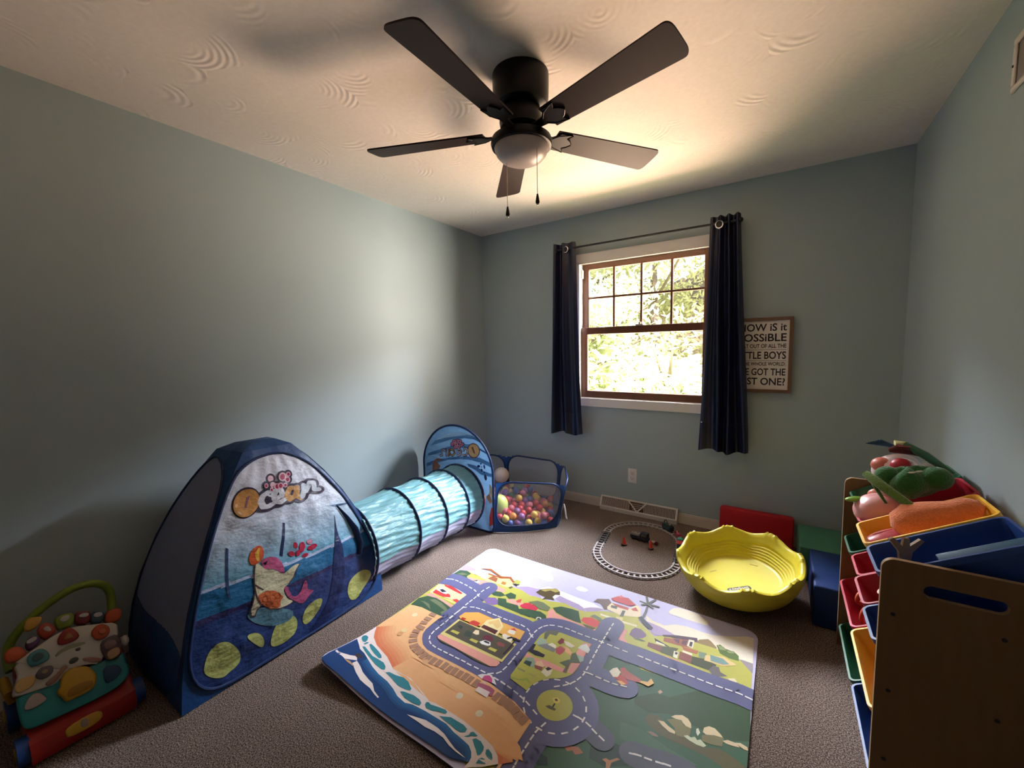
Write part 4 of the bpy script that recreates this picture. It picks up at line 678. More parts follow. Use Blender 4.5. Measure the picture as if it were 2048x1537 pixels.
((.050,.035,.070),0,[(.455,.810),(.449,.803),(.440,.798),(.429,.794),(.416,.792),(.404,.793),(.392,.796),(.381,.801),(.374,.807),(.370,.814),(.370,.821),(.374,.828),(.382,.834),(.394,.838),(.408,.840),(.423,.839),(.436,.836),(.447,.831),(.454,.825),(.457,.818)]),
((.050,.035,.070),0,[(.491,.798),(.484,.791),(.475,.785),(.463,.781),(.449,.779),(.436,.780),(.423,.783),(.413,.788),(.406,.795),(.402,.803),(.402,.810),(.407,.818),(.417,.824),(.430,.828),(.445,.830),(.460,.829),(.474,.826),(.485,.821),(.491,.814),(.493,.806)]),
((.050,.035,.070),0,[(.589,.835),(.577,.826),(.561,.819),(.543,.814),(.524,.812),(.506,.813),(.490,.817),(.476,.823),(.468,.831),(.464,.841),(.467,.850),(.476,.859),(.492,.867),(.511,.872),(.534,.874),(.556,.873),(.575,.869),(.589,.863),(.596,.855),(.596,.845)]),
((.050,.035,.070),0,[(.610,.818),(.601,.810),(.588,.805),(.574,.801),(.560,.799),(.546,.800),(.533,.803),(.524,.808),(.518,.815),(.516,.822),(.519,.830),(.527,.837),(.539,.842),(.554,.846),(.571,.848),(.587,.847),(.601,.844),(.611,.839),(.615,.833),(.615,.825)]),
((.050,.035,.070),0,[(.640,.844),(.630,.837),(.618,.832),(.604,.829),(.590,.827),(.576,.828),(.565,.831),(.556,.835),(.551,.841),(.550,.848),(.554,.854),(.562,.861),(.575,.866),(.590,.869),(.606,.871),(.621,.870),(.634,.868),(.643,.863),(.647,.857),(.645,.851)]),
((.050,.035,.070),0,[(.524,.797),(.517,.790),(.506,.784),(.494,.780),(.480,.778),(.466,.779),(.454,.782),(.444,.787),(.437,.794),(.433,.802),(.435,.809),(.441,.817),(.451,.823),(.464,.827),(.479,.829),(.495,.828),(.509,.825),(.519,.820),(.526,.813),(.527,.805)]),
((.050,.035,.070),0,[(.562,.795),(.555,.789),(.546,.784),(.535,.780),(.523,.779),(.511,.780),(.501,.782),(.493,.787),(.487,.792),(.486,.799),(.488,.806),(.493,.812),(.503,.817),(.514,.820),(.527,.822),(.540,.821),(.552,.819),(.560,.814),(.565,.808),(.566,.801)]),
((.050,.035,.070),0,[(.425,.790),(.421,.785),(.414,.780),(.406,.777),(.396,.776),(.386,.776),(.376,.779),(.368,.783),(.362,.788),(.359,.794),(.359,.800),(.362,.805),(.368,.810),(.377,.813),(.388,.815),(.399,.814),(.409,.812),(.418,.808),(.423,.803),(.426,.797)]),
((.050,.035,.070),('L', 0.046),[(.390,.769),(.353,.788),(.311,.778),(.293,.755),(.311,.727),(.351,.722),(.385,.731)]),
((.050,.035,.070),('L', 0.046),[(.402,.751),(.473,.756),(.474,.781),(.433,.789),(.401,.767),(.408,.736),(.444,.727),(.478,.734)]),
((.050,.035,.070),('L', 0.046),[(.613,.772),(.557,.780),(.511,.753),(.524,.726),(.579,.737),(.621,.774),(.588,.732),(.614,.716)]),
((.050,.035,.070),('L', 0.046),[(.630,.720),(.673,.750),(.689,.775),(.678,.741),(.758,.779),(.796,.772),(.761,.737),(.801,.728)]),
((.620,.300,.090),0,[(.259,.723),(.237,.711),(.212,.704),(.185,.704),(.158,.709),(.134,.719),(.112,.734),(.096,.751),(.087,.770),(.086,.789),(.096,.805),(.116,.818),(.145,.825),(.181,.826),(.216,.822),(.248,.811),(.270,.796),(.282,.777),(.283,.757),(.275,.739)]),
((.250,.100,.140),0,[(.173,.744),(.178,.790),(.210,.795),(.197,.775),(.188,.742)]),
((.800,.550,.350),0,[(.122,.762),(.121,.759),(.120,.757),(.118,.755),(.115,.755),(.112,.755),(.109,.756),(.106,.758),(.104,.761),(.102,.764),(.101,.767),(.102,.769),(.103,.771),(.105,.773),(.108,.773),(.111,.773),(.114,.772),(.117,.770),(.120,.767),(.121,.765)]),
((.800,.550,.350),0,[(.161,.719),(.159,.718),(.155,.719),(.151,.720),(.146,.722),(.140,.725),(.135,.728),(.131,.731),(.128,.734),(.126,.736),(.127,.737),(.129,.738),(.132,.738),(.137,.737),(.142,.734),(.148,.732),(.153,.729),(.157,.726),(.160,.723),(.161,.720)]),
((.680,.680,.740),('L', 0.021),[(.390,.769),(.353,.788),(.311,.778),(.293,.755),(.311,.727),(.351,.722),(.385,.731)]),
((.680,.680,.740),('L', 0.021),[(.402,.751),(.473,.756),(.474,.781),(.433,.789),(.401,.767),(.408,.736),(.444,.727),(.478,.734)]),
((.620,.320,.100),('L', 0.021),[(.613,.772),(.557,.780),(.511,.753),(.524,.726),(.579,.737),(.621,.774),(.588,.732),(.614,.716)]),
((.620,.680,.760),('L', 0.021),[(.630,.720),(.673,.750),(.689,.775),(.678,.741),(.758,.779),(.796,.772),(.761,.737),(.801,.728)]),
((.780,.500,.580),0,[(.435,.844),(.431,.839),(.425,.835),(.417,.833),(.408,.831),(.399,.832),(.390,.834),(.383,.837),(.377,.841),(.375,.846),(.375,.851),(.378,.855),(.384,.859),(.393,.862),(.402,.863),(.412,.863),(.422,.861),(.429,.858),(.434,.853),(.436,.849)]),
((.420,.030,.100),0,[(.423,.845),(.421,.842),(.417,.839),(.412,.838),(.406,.837),(.401,.837),(.396,.838),(.391,.840),(.388,.843),(.387,.846),(.387,.849),(.389,.852),(.393,.855),(.398,.857),(.404,.857),(.410,.857),(.415,.856),(.420,.854),(.423,.851),(.424,.848)]),
((.780,.500,.580),0,[(.369,.818),(.367,.815),(.363,.812),(.358,.810),(.352,.809),(.346,.809),(.340,.811),(.335,.813),(.331,.816),(.329,.820),(.329,.823),(.330,.827),(.334,.829),(.339,.831),(.345,.832),(.351,.832),(.358,.831),(.363,.829),(.367,.825),(.369,.822)]),
((.420,.030,.100),0,[(.361,.819),(.359,.817),(.357,.815),(.354,.814),(.351,.813),(.347,.813),(.343,.814),(.340,.816),(.338,.818),(.337,.820),(.337,.822),(.338,.824),(.340,.826),(.343,.828),(.346,.828),(.350,.828),(.354,.827),(.357,.826),(.359,.824),(.361,.822)]),
((.780,.500,.580),0,[(.438,.812),(.434,.808),(.429,.805),(.422,.802),(.415,.801),(.407,.802),(.400,.804),(.394,.806),(.389,.810),(.387,.815),(.387,.819),(.390,.823),(.395,.827),(.402,.829),(.410,.830),(.418,.830),(.426,.828),(.433,.825),(.437,.822),(.438,.817)]),
((.420,.030,.100),0,[(.427,.814),(.425,.811),(.422,.809),(.418,.807),(.413,.806),(.409,.807),(.404,.808),(.401,.810),(.398,.812),(.397,.815),(.397,.818),(.399,.821),(.402,.823),(.406,.825),(.411,.825),(.416,.825),(.421,.824),(.425,.822),(.427,.820),(.428,.817)]),
((.780,.500,.580),0,[(.474,.801),(.470,.796),(.464,.792),(.456,.790),(.448,.789),(.440,.789),(.432,.791),(.425,.794),(.421,.798),(.419,.803),(.420,.808),(.423,.813),(.429,.817),(.437,.819),(.446,.820),(.455,.820),(.463,.818),(.470,.815),(.474,.810),(.475,.806)]),
((.420,.030,.100),0,[(.463,.802),(.461,.799),(.457,.797),(.452,.795),(.447,.794),(.442,.794),(.437,.795),(.433,.798),(.431,.800),(.430,.803),(.431,.807),(.433,.810),(.436,.812),(.441,.814),(.447,.815),(.452,.815),(.457,.813),(.461,.811),(.463,.809),(.464,.805)]),
((.780,.500,.580),0,[(.570,.838),(.562,.832),(.551,.826),(.538,.823),(.525,.821),(.512,.822),(.501,.825),(.492,.829),(.486,.835),(.484,.841),(.487,.848),(.493,.854),(.504,.859),(.517,.863),(.532,.864),(.547,.864),(.560,.861),(.569,.857),(.574,.851),(.574,.844)]),
((.420,.030,.100),0,[(.553,.840),(.548,.836),(.541,.832),(.533,.830),(.525,.829),(.517,.829),(.510,.830),(.505,.833),(.502,.837),(.501,.841),(.503,.846),(.508,.850),(.515,.854),(.523,.856),(.532,.857),(.541,.857),(.548,.855),(.553,.853),(.556,.849),(.556,.844)]),
((.780,.500,.580),0,[(.591,.820),(.586,.816),(.579,.812),(.570,.810),(.561,.809),(.553,.809),(.545,.811),(.540,.814),(.536,.818),(.536,.823),(.538,.827),(.543,.832),(.550,.835),(.559,.837),(.569,.839),(.578,.838),(.586,.836),(.591,.833),(.594,.829),(.594,.825)]),
((.420,.030,.100),0,[(.581,.822),(.577,.819),(.573,.816),(.567,.815),(.562,.814),(.557,.814),(.552,.815),(.549,.817),(.547,.820),(.547,.823),(.549,.826),(.552,.829),(.556,.831),(.562,.833),(.568,.833),(.573,.833),(.578,.832),(.581,.830),(.583,.828),(.583,.825)]),
((.780,.500,.580),0,[(.620,.846),(.615,.843),(.608,.840),(.600,.838),(.592,.837),(.585,.837),(.579,.839),(.574,.841),(.572,.844),(.572,.848),(.574,.852),(.579,.855),(.586,.858),(.594,.860),(.602,.861),(.610,.861),(.617,.860),(.621,.857),(.623,.854),(.623,.850)]),
((.420,.030,.100),0,[(.611,.847),(.607,.845),(.603,.843),(.599,.842),(.594,.841),(.589,.842),(.585,.842),(.583,.844),(.581,.846),(.582,.848),(.583,.851),(.586,.853),(.591,.855),(.596,.856),(.601,.857),(.605,.857),(.609,.856),(.612,.854),(.613,.852),(.613,.850)]),
((.780,.500,.580),0,[(.507,.799),(.502,.795),(.496,.791),(.488,.788),(.479,.787),(.471,.788),(.463,.790),(.457,.793),(.453,.797),(.451,.802),(.452,.807),(.456,.812),(.462,.816),(.470,.818),(.480,.819),(.489,.819),(.497,.817),(.504,.814),(.507,.809),(.508,.804)]),
((.420,.030,.100),0,[(.496,.801),(.493,.798),(.489,.795),(.484,.794),(.479,.793),(.474,.793),(.469,.794),(.465,.796),(.463,.799),(.462,.802),(.463,.806),(.466,.809),(.469,.811),(.475,.813),(.480,.814),(.486,.814),(.490,.812),(.494,.810),(.496,.807),(.497,.804)]),
((.780,.500,.580),0,[(.545,.797),(.541,.794),(.536,.791),(.530,.789),(.523,.788),(.517,.789),(.511,.790),(.507,.793),(.504,.796),(.504,.799),(.505,.803),(.508,.807),(.513,.809),(.520,.811),(.527,.812),(.533,.812),(.539,.811),(.544,.808),(.546,.805),(.547,.801)]),
((.420,.030,.100),0,[(.537,.799),(.535,.796),(.531,.794),(.528,.793),(.524,.793),(.520,.793),(.516,.794),(.514,.795),(.512,.797),(.512,.800),(.513,.802),(.515,.804),(.518,.806),(.522,.807),(.526,.808),(.530,.808),(.534,.807),(.536,.805),(.538,.803),(.538,.801)]),
((.780,.500,.580),0,[(.408,.793),(.407,.790),(.403,.787),(.399,.786),(.394,.785),(.389,.785),(.384,.786),(.380,.788),(.377,.791),(.375,.794),(.375,.798),(.377,.801),(.380,.803),(.385,.805),(.390,.806),(.395,.805),(.401,.804),(.405,.802),(.408,.799),(.409,.796)]),
((.420,.030,.100),0,[(.402,.794),(.401,.792),(.399,.790),(.396,.789),(.393,.789),(.390,.789),(.387,.790),(.385,.791),(.383,.793),(.382,.795),(.382,.797),(.383,.799),(.385,.800),(.388,.801),(.391,.802),(.394,.802),(.397,.801),(.400,.800),(.401,.798),(.402,.796)])]
ARCH_ART=[
((.100,.250,.500),0,[(.175,.634),(.299,.669),(.408,.692),(.512,.711),(.611,.714),(.697,.700),(.719,.649),(.658,.668),(.586,.688),(.485,.685),(.353,.662),(.242,.625),(.126,.586)]),
((.100,.250,.500),0,[(.100,.523),(.182,.555),(.228,.569),(.405,.631),(.560,.649),(.728,.623),(.732,.597),(.608,.620),(.482,.612),(.328,.585),(.181,.525),(.093,.501)]),
((.100,.250,.500),0,[(.078,.438),(.179,.478),(.347,.522),(.506,.551),(.630,.556),(.744,.533),(.743,.498),(.653,.516),(.555,.526),(.453,.520),(.319,.497),(.177,.452),(.073,.407)]),
((.420,.620,.820),0,[(.221,.664),(.328,.709),(.435,.727),(.537,.730),(.636,.724),(.611,.718),(.512,.715),(.408,.696),(.299,.673),(.186,.640)]),
((.100,.250,.500),0,[(.060,.327),(.145,.375),(.261,.422),(.323,.461),(.399,.484),(.366,.459),(.300,.424),(.231,.388),(.144,.349),(.058,.296)]),
((.100,.250,.500),0,[(.504,.495),(.584,.491),(.652,.461),(.746,.449),(.746,.426),(.641,.428),(.578,.458),(.518,.473)]),
((.450,.200,.140),0,[(.129,.351),(.140,.391),(.142,.434),(.167,.476),(.202,.496),(.233,.496),(.241,.478),(.224,.472),(.213,.478),(.195,.472),(.206,.452),(.228,.438),(.215,.411),(.186,.398),(.168,.374),(.150,.354)]),
((.060,.030,.030),0,[(.199,.481),(.208,.484),(.208,.476)]),
((.030,.050,.160),0,[(.631,.494),(.630,.490),(.629,.487),(.626,.484),(.622,.482),(.618,.480),(.613,.479),(.609,.479),(.605,.480),(.603,.482),(.601,.485),(.601,.488),(.603,.491),(.606,.494),(.610,.497),(.614,.499),(.619,.500),(.623,.499),(.627,.498),(.629,.496)]),
((.030,.050,.160),0,[(.646,.515),(.646,.513),(.645,.511),(.644,.509),(.641,.508),(.639,.507),(.636,.506),(.633,.506),(.631,.507),(.630,.508),(.629,.510),(.629,.511),(.630,.513),(.632,.515),(.634,.516),(.637,.517),(.639,.518),(.642,.518),(.644,.517),(.646,.516)]),
((.030,.050,.160),0,[(.677,.495),(.677,.490),(.677,.486),(.676,.482),(.675,.479),(.672,.478),(.670,.478),(.668,.479),(.665,.482),(.664,.486),(.662,.491),(.662,.496),(.662,.501),(.663,.505),(.664,.508),(.666,.509),(.669,.509),(.671,.507),(.673,.504),(.675,.500)]),
((.030,.050,.160),0,[(.653,.467),(.653,.463),(.653,.460),(.651,.457),(.649,.454),(.647,.453),(.644,.453),(.641,.454),(.639,.455),(.637,.458),(.636,.462),(.635,.465),(.636,.469),(.638,.472),(.640,.474),(.642,.475),(.645,.476),(.648,.475),(.650,.473),(.652,.470)]),
((.030,.050,.160),0,[(.674,.452),(.674,.450),(.674,.447),(.673,.445),(.671,.444),(.670,.443),(.668,.443),(.666,.443),(.664,.444),(.663,.446),(.662,.448),(.662,.451),(.663,.453),(.664,.455),(.665,.457),(.667,.458),(.669,.458),(.670,.457),(.672,.456),(.673,.454)]),
((.030,.050,.160),0,[(.690,.418),(.691,.411),(.690,.404),(.689,.399),(.686,.394),(.682,.392),(.678,.392),(.675,.394),(.671,.399),(.668,.404),(.666,.411),(.665,.418),(.666,.425),(.668,.431),(.670,.435),(.674,.437),(.678,.437),(.682,.435),(.685,.431),(.688,.425)]),
((.030,.050,.160),0,[(.650,.490),(.650,.488),(.650,.487),(.649,.486),(.647,.485),(.646,.484),(.644,.484),(.643,.484),(.642,.485),(.641,.486),(.640,.487),(.640,.489),(.641,.490),(.642,.491),(.643,.492),(.644,.493),(.646,.493),(.647,.493),(.649,.492),(.649,.491)]),
((.620,.450,.250),0,[(.711,.373),(.730,.353),(.742,.297),(.739,.259),(.709,.299)]),
((.550,.250,.150),0,[(.679,.270),(.709,.299),(.736,.241),(.711,.221)]),
((.600,.060,.050),0,[(.704,.121),(.723,.192),(.739,.203),(.736,.069),(.702,.045)]),
((.200,.040,.090),0,[(.632,.617),(.633,.600),(.627,.582),(.617,.567),(.601,.554),(.583,.547),(.564,.544),(.546,.547),(.530,.556),(.518,.569),(.512,.586),(.512,.604),(.517,.621),(.529,.637),(.544,.649),(.562,.657),(.581,.659),(.599,.655),(.615,.646),(.626,.633)]),
((.200,.040,.090),('L', 0.019),[(.476,.592),(.487,.611),(.510,.608),(.512,.576),(.496,.554),(.470,.555)]),
((.200,.040,.090),('L', 0.019),[(.450,.574),(.411,.575),(.417,.592),(.440,.597),(.453,.581),(.444,.555),(.417,.544),(.407,.552)]),
((.200,.040,.090),('L', 0.019),[(.325,.573),(.344,.583),(.376,.579),(.384,.560),(.359,.536),(.335,.545),(.328,.573),(.321,.531)]),
((.200,.040,.090),('L', 0.019),[(.296,.527),(.295,.565),(.298,.578),(.289,.560),(.267,.574),(.248,.563),(.251,.526),(.232,.519)]),
((.200,.040,.090),0,[(.409,.652),(.408,.646),(.404,.641),(.398,.636),(.391,.632),(.384,.631),(.376,.631),(.370,.632),(.364,.636),(.361,.641),(.360,.647),(.361,.652),(.365,.658),(.371,.663),(.378,.666),(.385,.668),(.393,.668),(.400,.666),(.405,.663),(.408,.658)]),
((.200,.040,.090),0,[(.462,.658),(.461,.652),(.457,.646),(.452,.641),(.445,.638),(.437,.636),(.429,.636),(.422,.638),(.417,.641),(.413,.647),(.412,.652),(.414,.659),(.418,.664),(.423,.669),(.430,.673),(.438,.675),(.446,.675),(.453,.673),(.458,.669),(.461,.664)]),
((.200,.040,.090),0,[(.385,.629),(.384,.624),(.380,.618),(.375,.614),(.369,.611),(.362,.609),(.355,.609),(.348,.611),(.344,.614),(.341,.619),(.340,.624),(.341,.629),(.344,.634),(.350,.639),(.356,.642),(.363,.644),(.370,.644),(.376,.642),(.381,.639),(.384,.634)]),
((.200,.040,.090),0,[(.431,.634),(.430,.628),(.426,.622),(.420,.617),(.412,.613),(.404,.611),(.396,.611),(.389,.613),(.383,.617),(.380,.622),(.378,.628),(.380,.635),(.384,.641),(.390,.646),(.398,.650),(.406,.652),(.414,.652),(.421,.650),(.427,.646),(.430,.641)]),
((.200,.040,.090),0,[(.476,.636),(.475,.630),(.471,.624),(.466,.619),(.459,.616),(.451,.614),(.444,.614),(.437,.616),(.432,.620),(.429,.624),(.428,.630),(.430,.636),(.433,.641),(.439,.646),(.445,.650),(.453,.651),(.460,.651),(.467,.649),(.472,.646),(.475,.641)]),
((.200,.040,.090),0,[(.449,.616),(.448,.610),(.444,.605),(.439,.600),(.432,.597),(.425,.595),(.417,.595),(.411,.597),(.405,.600),(.402,.605),(.401,.611),(.403,.617),(.406,.622),(.412,.627),(.419,.630),(.426,.632),(.434,.632),(.440,.630),(.445,.627),(.449,.622)]),
((.200,.040,.090),0,[(.415,.608),(.413,.603),(.410,.598),(.405,.594),(.399,.591),(.393,.589),(.386,.589),(.380,.591),(.376,.594),(.373,.598),(.372,.603),(.373,.608),(.377,.613),(.381,.617),(.388,.620),(.394,.622),(.401,.622),(.406,.620),(.411,.617),(.414,.613)]),
((.200,.040,.090),0,[(.435,.663),(.434,.659),(.431,.655),(.427,.651),(.422,.649),(.416,.647),(.411,.647),(.406,.649),(.402,.651),(.400,.655),(.399,.659),(.400,.663),(.403,.668),(.407,.671),(.412,.674),(.417,.675),(.423,.675),(.428,.673),(.432,.671),(.434,.667)]),
((.200,.040,.090),0,[(.487,.641),(.485,.636),(.483,.632),(.478,.628),(.473,.626),(.467,.624),(.462,.624),(.457,.626),(.452,.628),(.450,.632),(.449,.636),(.450,.641),(.453,.645),(.457,.649),(.463,.652),(.468,.653),(.474,.653),(.479,.652),(.483,.649),(.486,.645)]),
((.800,.500,.220),0,[(.624,.615),(.625,.600),(.620,.584),(.611,.571),(.598,.560),(.582,.553),(.566,.551),(.550,.554),(.536,.562),(.526,.573),(.521,.588),(.520,.604),(.525,.619),(.535,.633),(.548,.644),(.563,.650),(.580,.652),(.596,.649),(.609,.641),(.619,.629)]),
((.350,.060,.060),0,[(.551,.625),(.569,.631),(.587,.582),(.575,.580),(.563,.602)]),
((.720,.680,.760),('L', 0.0095),[(.476,.592),(.487,.611),(.510,.608),(.512,.576),(.496,.554),(.470,.555)]),
((.720,.680,.760),('L', 0.0095),[(.450,.574),(.411,.575),(.417,.592),(.440,.597),(.453,.581),(.444,.555),(.417,.544),(.407,.552)]),
((.620,.380,.150),('L', 0.0095),[(.325,.573),(.344,.583),(.376,.579),(.384,.560),(.359,.536),(.335,.545),(.328,.573),(.321,.531)]),
((.660,.640,.760),('L', 0.0095),[(.296,.527),(.295,.565),(.298,.578),(.289,.560),(.267,.574),(.248,.563),(.251,.526),(.232,.519)]),
((.720,.350,.500),0,[(.401,.651),(.400,.647),(.397,.644),(.394,.640),(.389,.638),(.384,.637),(.379,.637),(.375,.638),(.371,.641),(.369,.644),(.369,.647),(.370,.651),(.372,.655),(.376,.658),(.380,.660),(.385,.662),(.390,.661),(.394,.660),(.398,.658),(.400,.655)]),
((.450,.020,.100),0,[(.393,.650),(.393,.648),(.392,.646),(.390,.644),(.387,.643),(.384,.643),(.382,.643),(.379,.643),(.377,.645),(.376,.646),(.376,.648),(.376,.650),(.378,.652),(.380,.654),(.382,.655),(.385,.656),(.388,.656),(.390,.655),(.392,.654),(.393,.652)]),
((.720,.350,.500),0,[(.454,.657),(.453,.653),(.451,.649),(.447,.646),(.442,.644),(.437,.642),(.432,.642),(.427,.644),(.424,.646),(.421,.649),(.421,.653),(.422,.657),(.424,.661),(.428,.665),(.433,.667),(.438,.668),(.443,.668),(.448,.667),(.451,.664),(.454,.661)]),
((.450,.020,.100),0,[(.447,.656),(.446,.654),(.445,.652),(.443,.650),(.440,.649),(.437,.648),(.434,.648),(.432,.649),(.430,.650),(.429,.652),(.428,.654),(.429,.656),(.430,.659),(.432,.660),(.435,.662),(.438,.662),(.441,.662),(.443,.662),(.445,.660),(.446,.658)]),
((.720,.350,.500),0,[(.376,.628),(.376,.625),(.373,.621),(.370,.619),(.366,.617),(.362,.616),(.358,.616),(.354,.617),(.351,.619),(.349,.622),(.348,.625),(.349,.628),(.351,.631),(.354,.634),(.358,.636),(.363,.637),(.367,.637),(.371,.636),(.374,.634),(.376,.631)]),
((.450,.020,.100),0,[(.370,.627),(.370,.625),(.368,.624),(.367,.622),(.365,.621),(.362,.621),(.360,.621),(.358,.621),(.356,.622),(.355,.624),(.355,.625),(.355,.627),(.356,.629),(.358,.631),(.360,.632),(.363,.632),(.365,.632),(.367,.632),(.369,.631),(.370,.629)]),
((.720,.350,.500),0,[(.423,.633),(.422,.629),(.419,.625),(.415,.621),(.410,.619),(.405,.617),(.399,.618),(.394,.619),(.390,.621),(.388,.625),(.387,.629),(.388,.634),(.391,.638),(.395,.641),(.400,.644),(.406,.645),(.411,.645),(.416,.644),(.420,.641),(.422,.638)]),
((.450,.020,.100),0,[(.415,.632),(.414,.630),(.413,.628),(.411,.626),(.408,.624),(.405,.624),(.402,.624),(.399,.624),(.397,.626),(.396,.628),(.395,.630),(.396,.633),(.397,.635),(.400,.637),(.402,.638),(.405,.639),(.408,.639),(.411,.638),(.413,.637),(.415,.635)]),
((.720,.350,.500),0,[(.468,.635),(.467,.631),(.465,.627),(.461,.624),(.457,.622),(.452,.621),(.447,.621),(.443,.622),(.439,.624),(.437,.627),(.437,.631),(.437,.635),(.440,.638),(.443,.642),(.448,.644),(.453,.645),(.457,.645),(.462,.644),(.465,.641),(.467,.638)]),
((.450,.020,.100),0,[(.461,.634),(.460,.632),(.459,.630),(.457,.628),(.455,.627),(.452,.626),(.449,.626),(.447,.627),(.445,.628),(.444,.630),(.444,.632),(.444,.634),(.445,.636),(.447,.638),(.450,.639),(.452,.639),(.455,.639),(.457,.639),(.459,.638),(.460,.636)]),
((.720,.350,.500),0,[(.441,.615),(.440,.612),(.438,.608),(.434,.605),(.430,.602),(.425,.601),(.420,.601),(.416,.602),(.412,.605),(.410,.608),(.410,.612),(.410,.615),(.413,.619),(.416,.622),(.421,.625),(.426,.626),(.431,.626),(.435,.624),(.438,.622),(.441,.619)]),
((.450,.020,.100),0,[(.434,.615),(.434,.612),(.432,.610),(.430,.609),(.428,.607),(.425,.607),(.422,.607),(.420,.607),(.418,.609),(.417,.610),(.417,.612),(.417,.615),(.419,.617),(.420,.618),(.423,.620),(.426,.620),(.428,.620),(.431,.620),(.433,.618),(.434,.617)]),
((.720,.350,.500),0,[(.406,.607),(.405,.604),(.404,.601),(.401,.599),(.397,.597),(.393,.596),(.389,.596),(.386,.597),(.383,.599),(.381,.601),(.381,.604),(.381,.607),(.383,.610),(.386,.613),(.390,.614),(.394,.615),(.398,.615),(.401,.614),(.404,.613),(.406,.610)]),
((.450,.020,.100),0,[(.400,.606),(.400,.605),(.399,.603),(.397,.602),(.395,.601),(.393,.600),(.391,.600),(.389,.601),(.388,.602),(.387,.603),(.386,.605),(.387,.606),(.388,.608),(.390,.609),(.392,.610),(.394,.611),(.396,.611),(.398,.610),(.399,.609),(.400,.608)]),
((.720,.350,.500),0,[(.426,.662),(.426,.660),(.424,.658),(.422,.656),(.419,.654),(.416,.654),(.414,.654),(.411,.654),(.409,.656),(.408,.658),(.407,.660),(.408,.662),(.409,.664),(.411,.666),(.414,.668),(.417,.668),(.420,.668),(.423,.668),(.425,.666),(.426,.664)]),
((.450,.020,.100),0,[(.422,.662),(.422,.660),(.421,.659),(.420,.658),(.418,.657),(.417,.657),(.415,.657),(.414,.657),(.412,.658),(.412,.659),(.412,.660),(.412,.662),(.413,.663),(.414,.664),(.415,.665),(.417,.665),(.419,.665),(.420,.665),(.421,.664),(.422,.663)]),
((.720,.350,.500),0,[(.478,.640),(.478,.637),(.476,.635),(.474,.633),(.471,.631),(.468,.631),(.464,.631),(.462,.631),(.459,.633),(.458,.635),(.458,.637),(.458,.640),(.460,.642),(.462,.644),(.465,.646),(.468,.647),(.471,.647),(.474,.646),(.476,.644),(.478,.642)]),
((.450,.020,.100),0,[(.474,.639),(.473,.638),(.472,.637),(.471,.635),(.470,.635),(.468,.634),(.466,.634),(.464,.635),(.463,.636),(.462,.637),(.462,.638),(.463,.639),(.463,.641),(.465,.642),(.466,.643),(.468,.643),(.470,.643),(.471,.643),(.473,.642),(.473,.641)])]
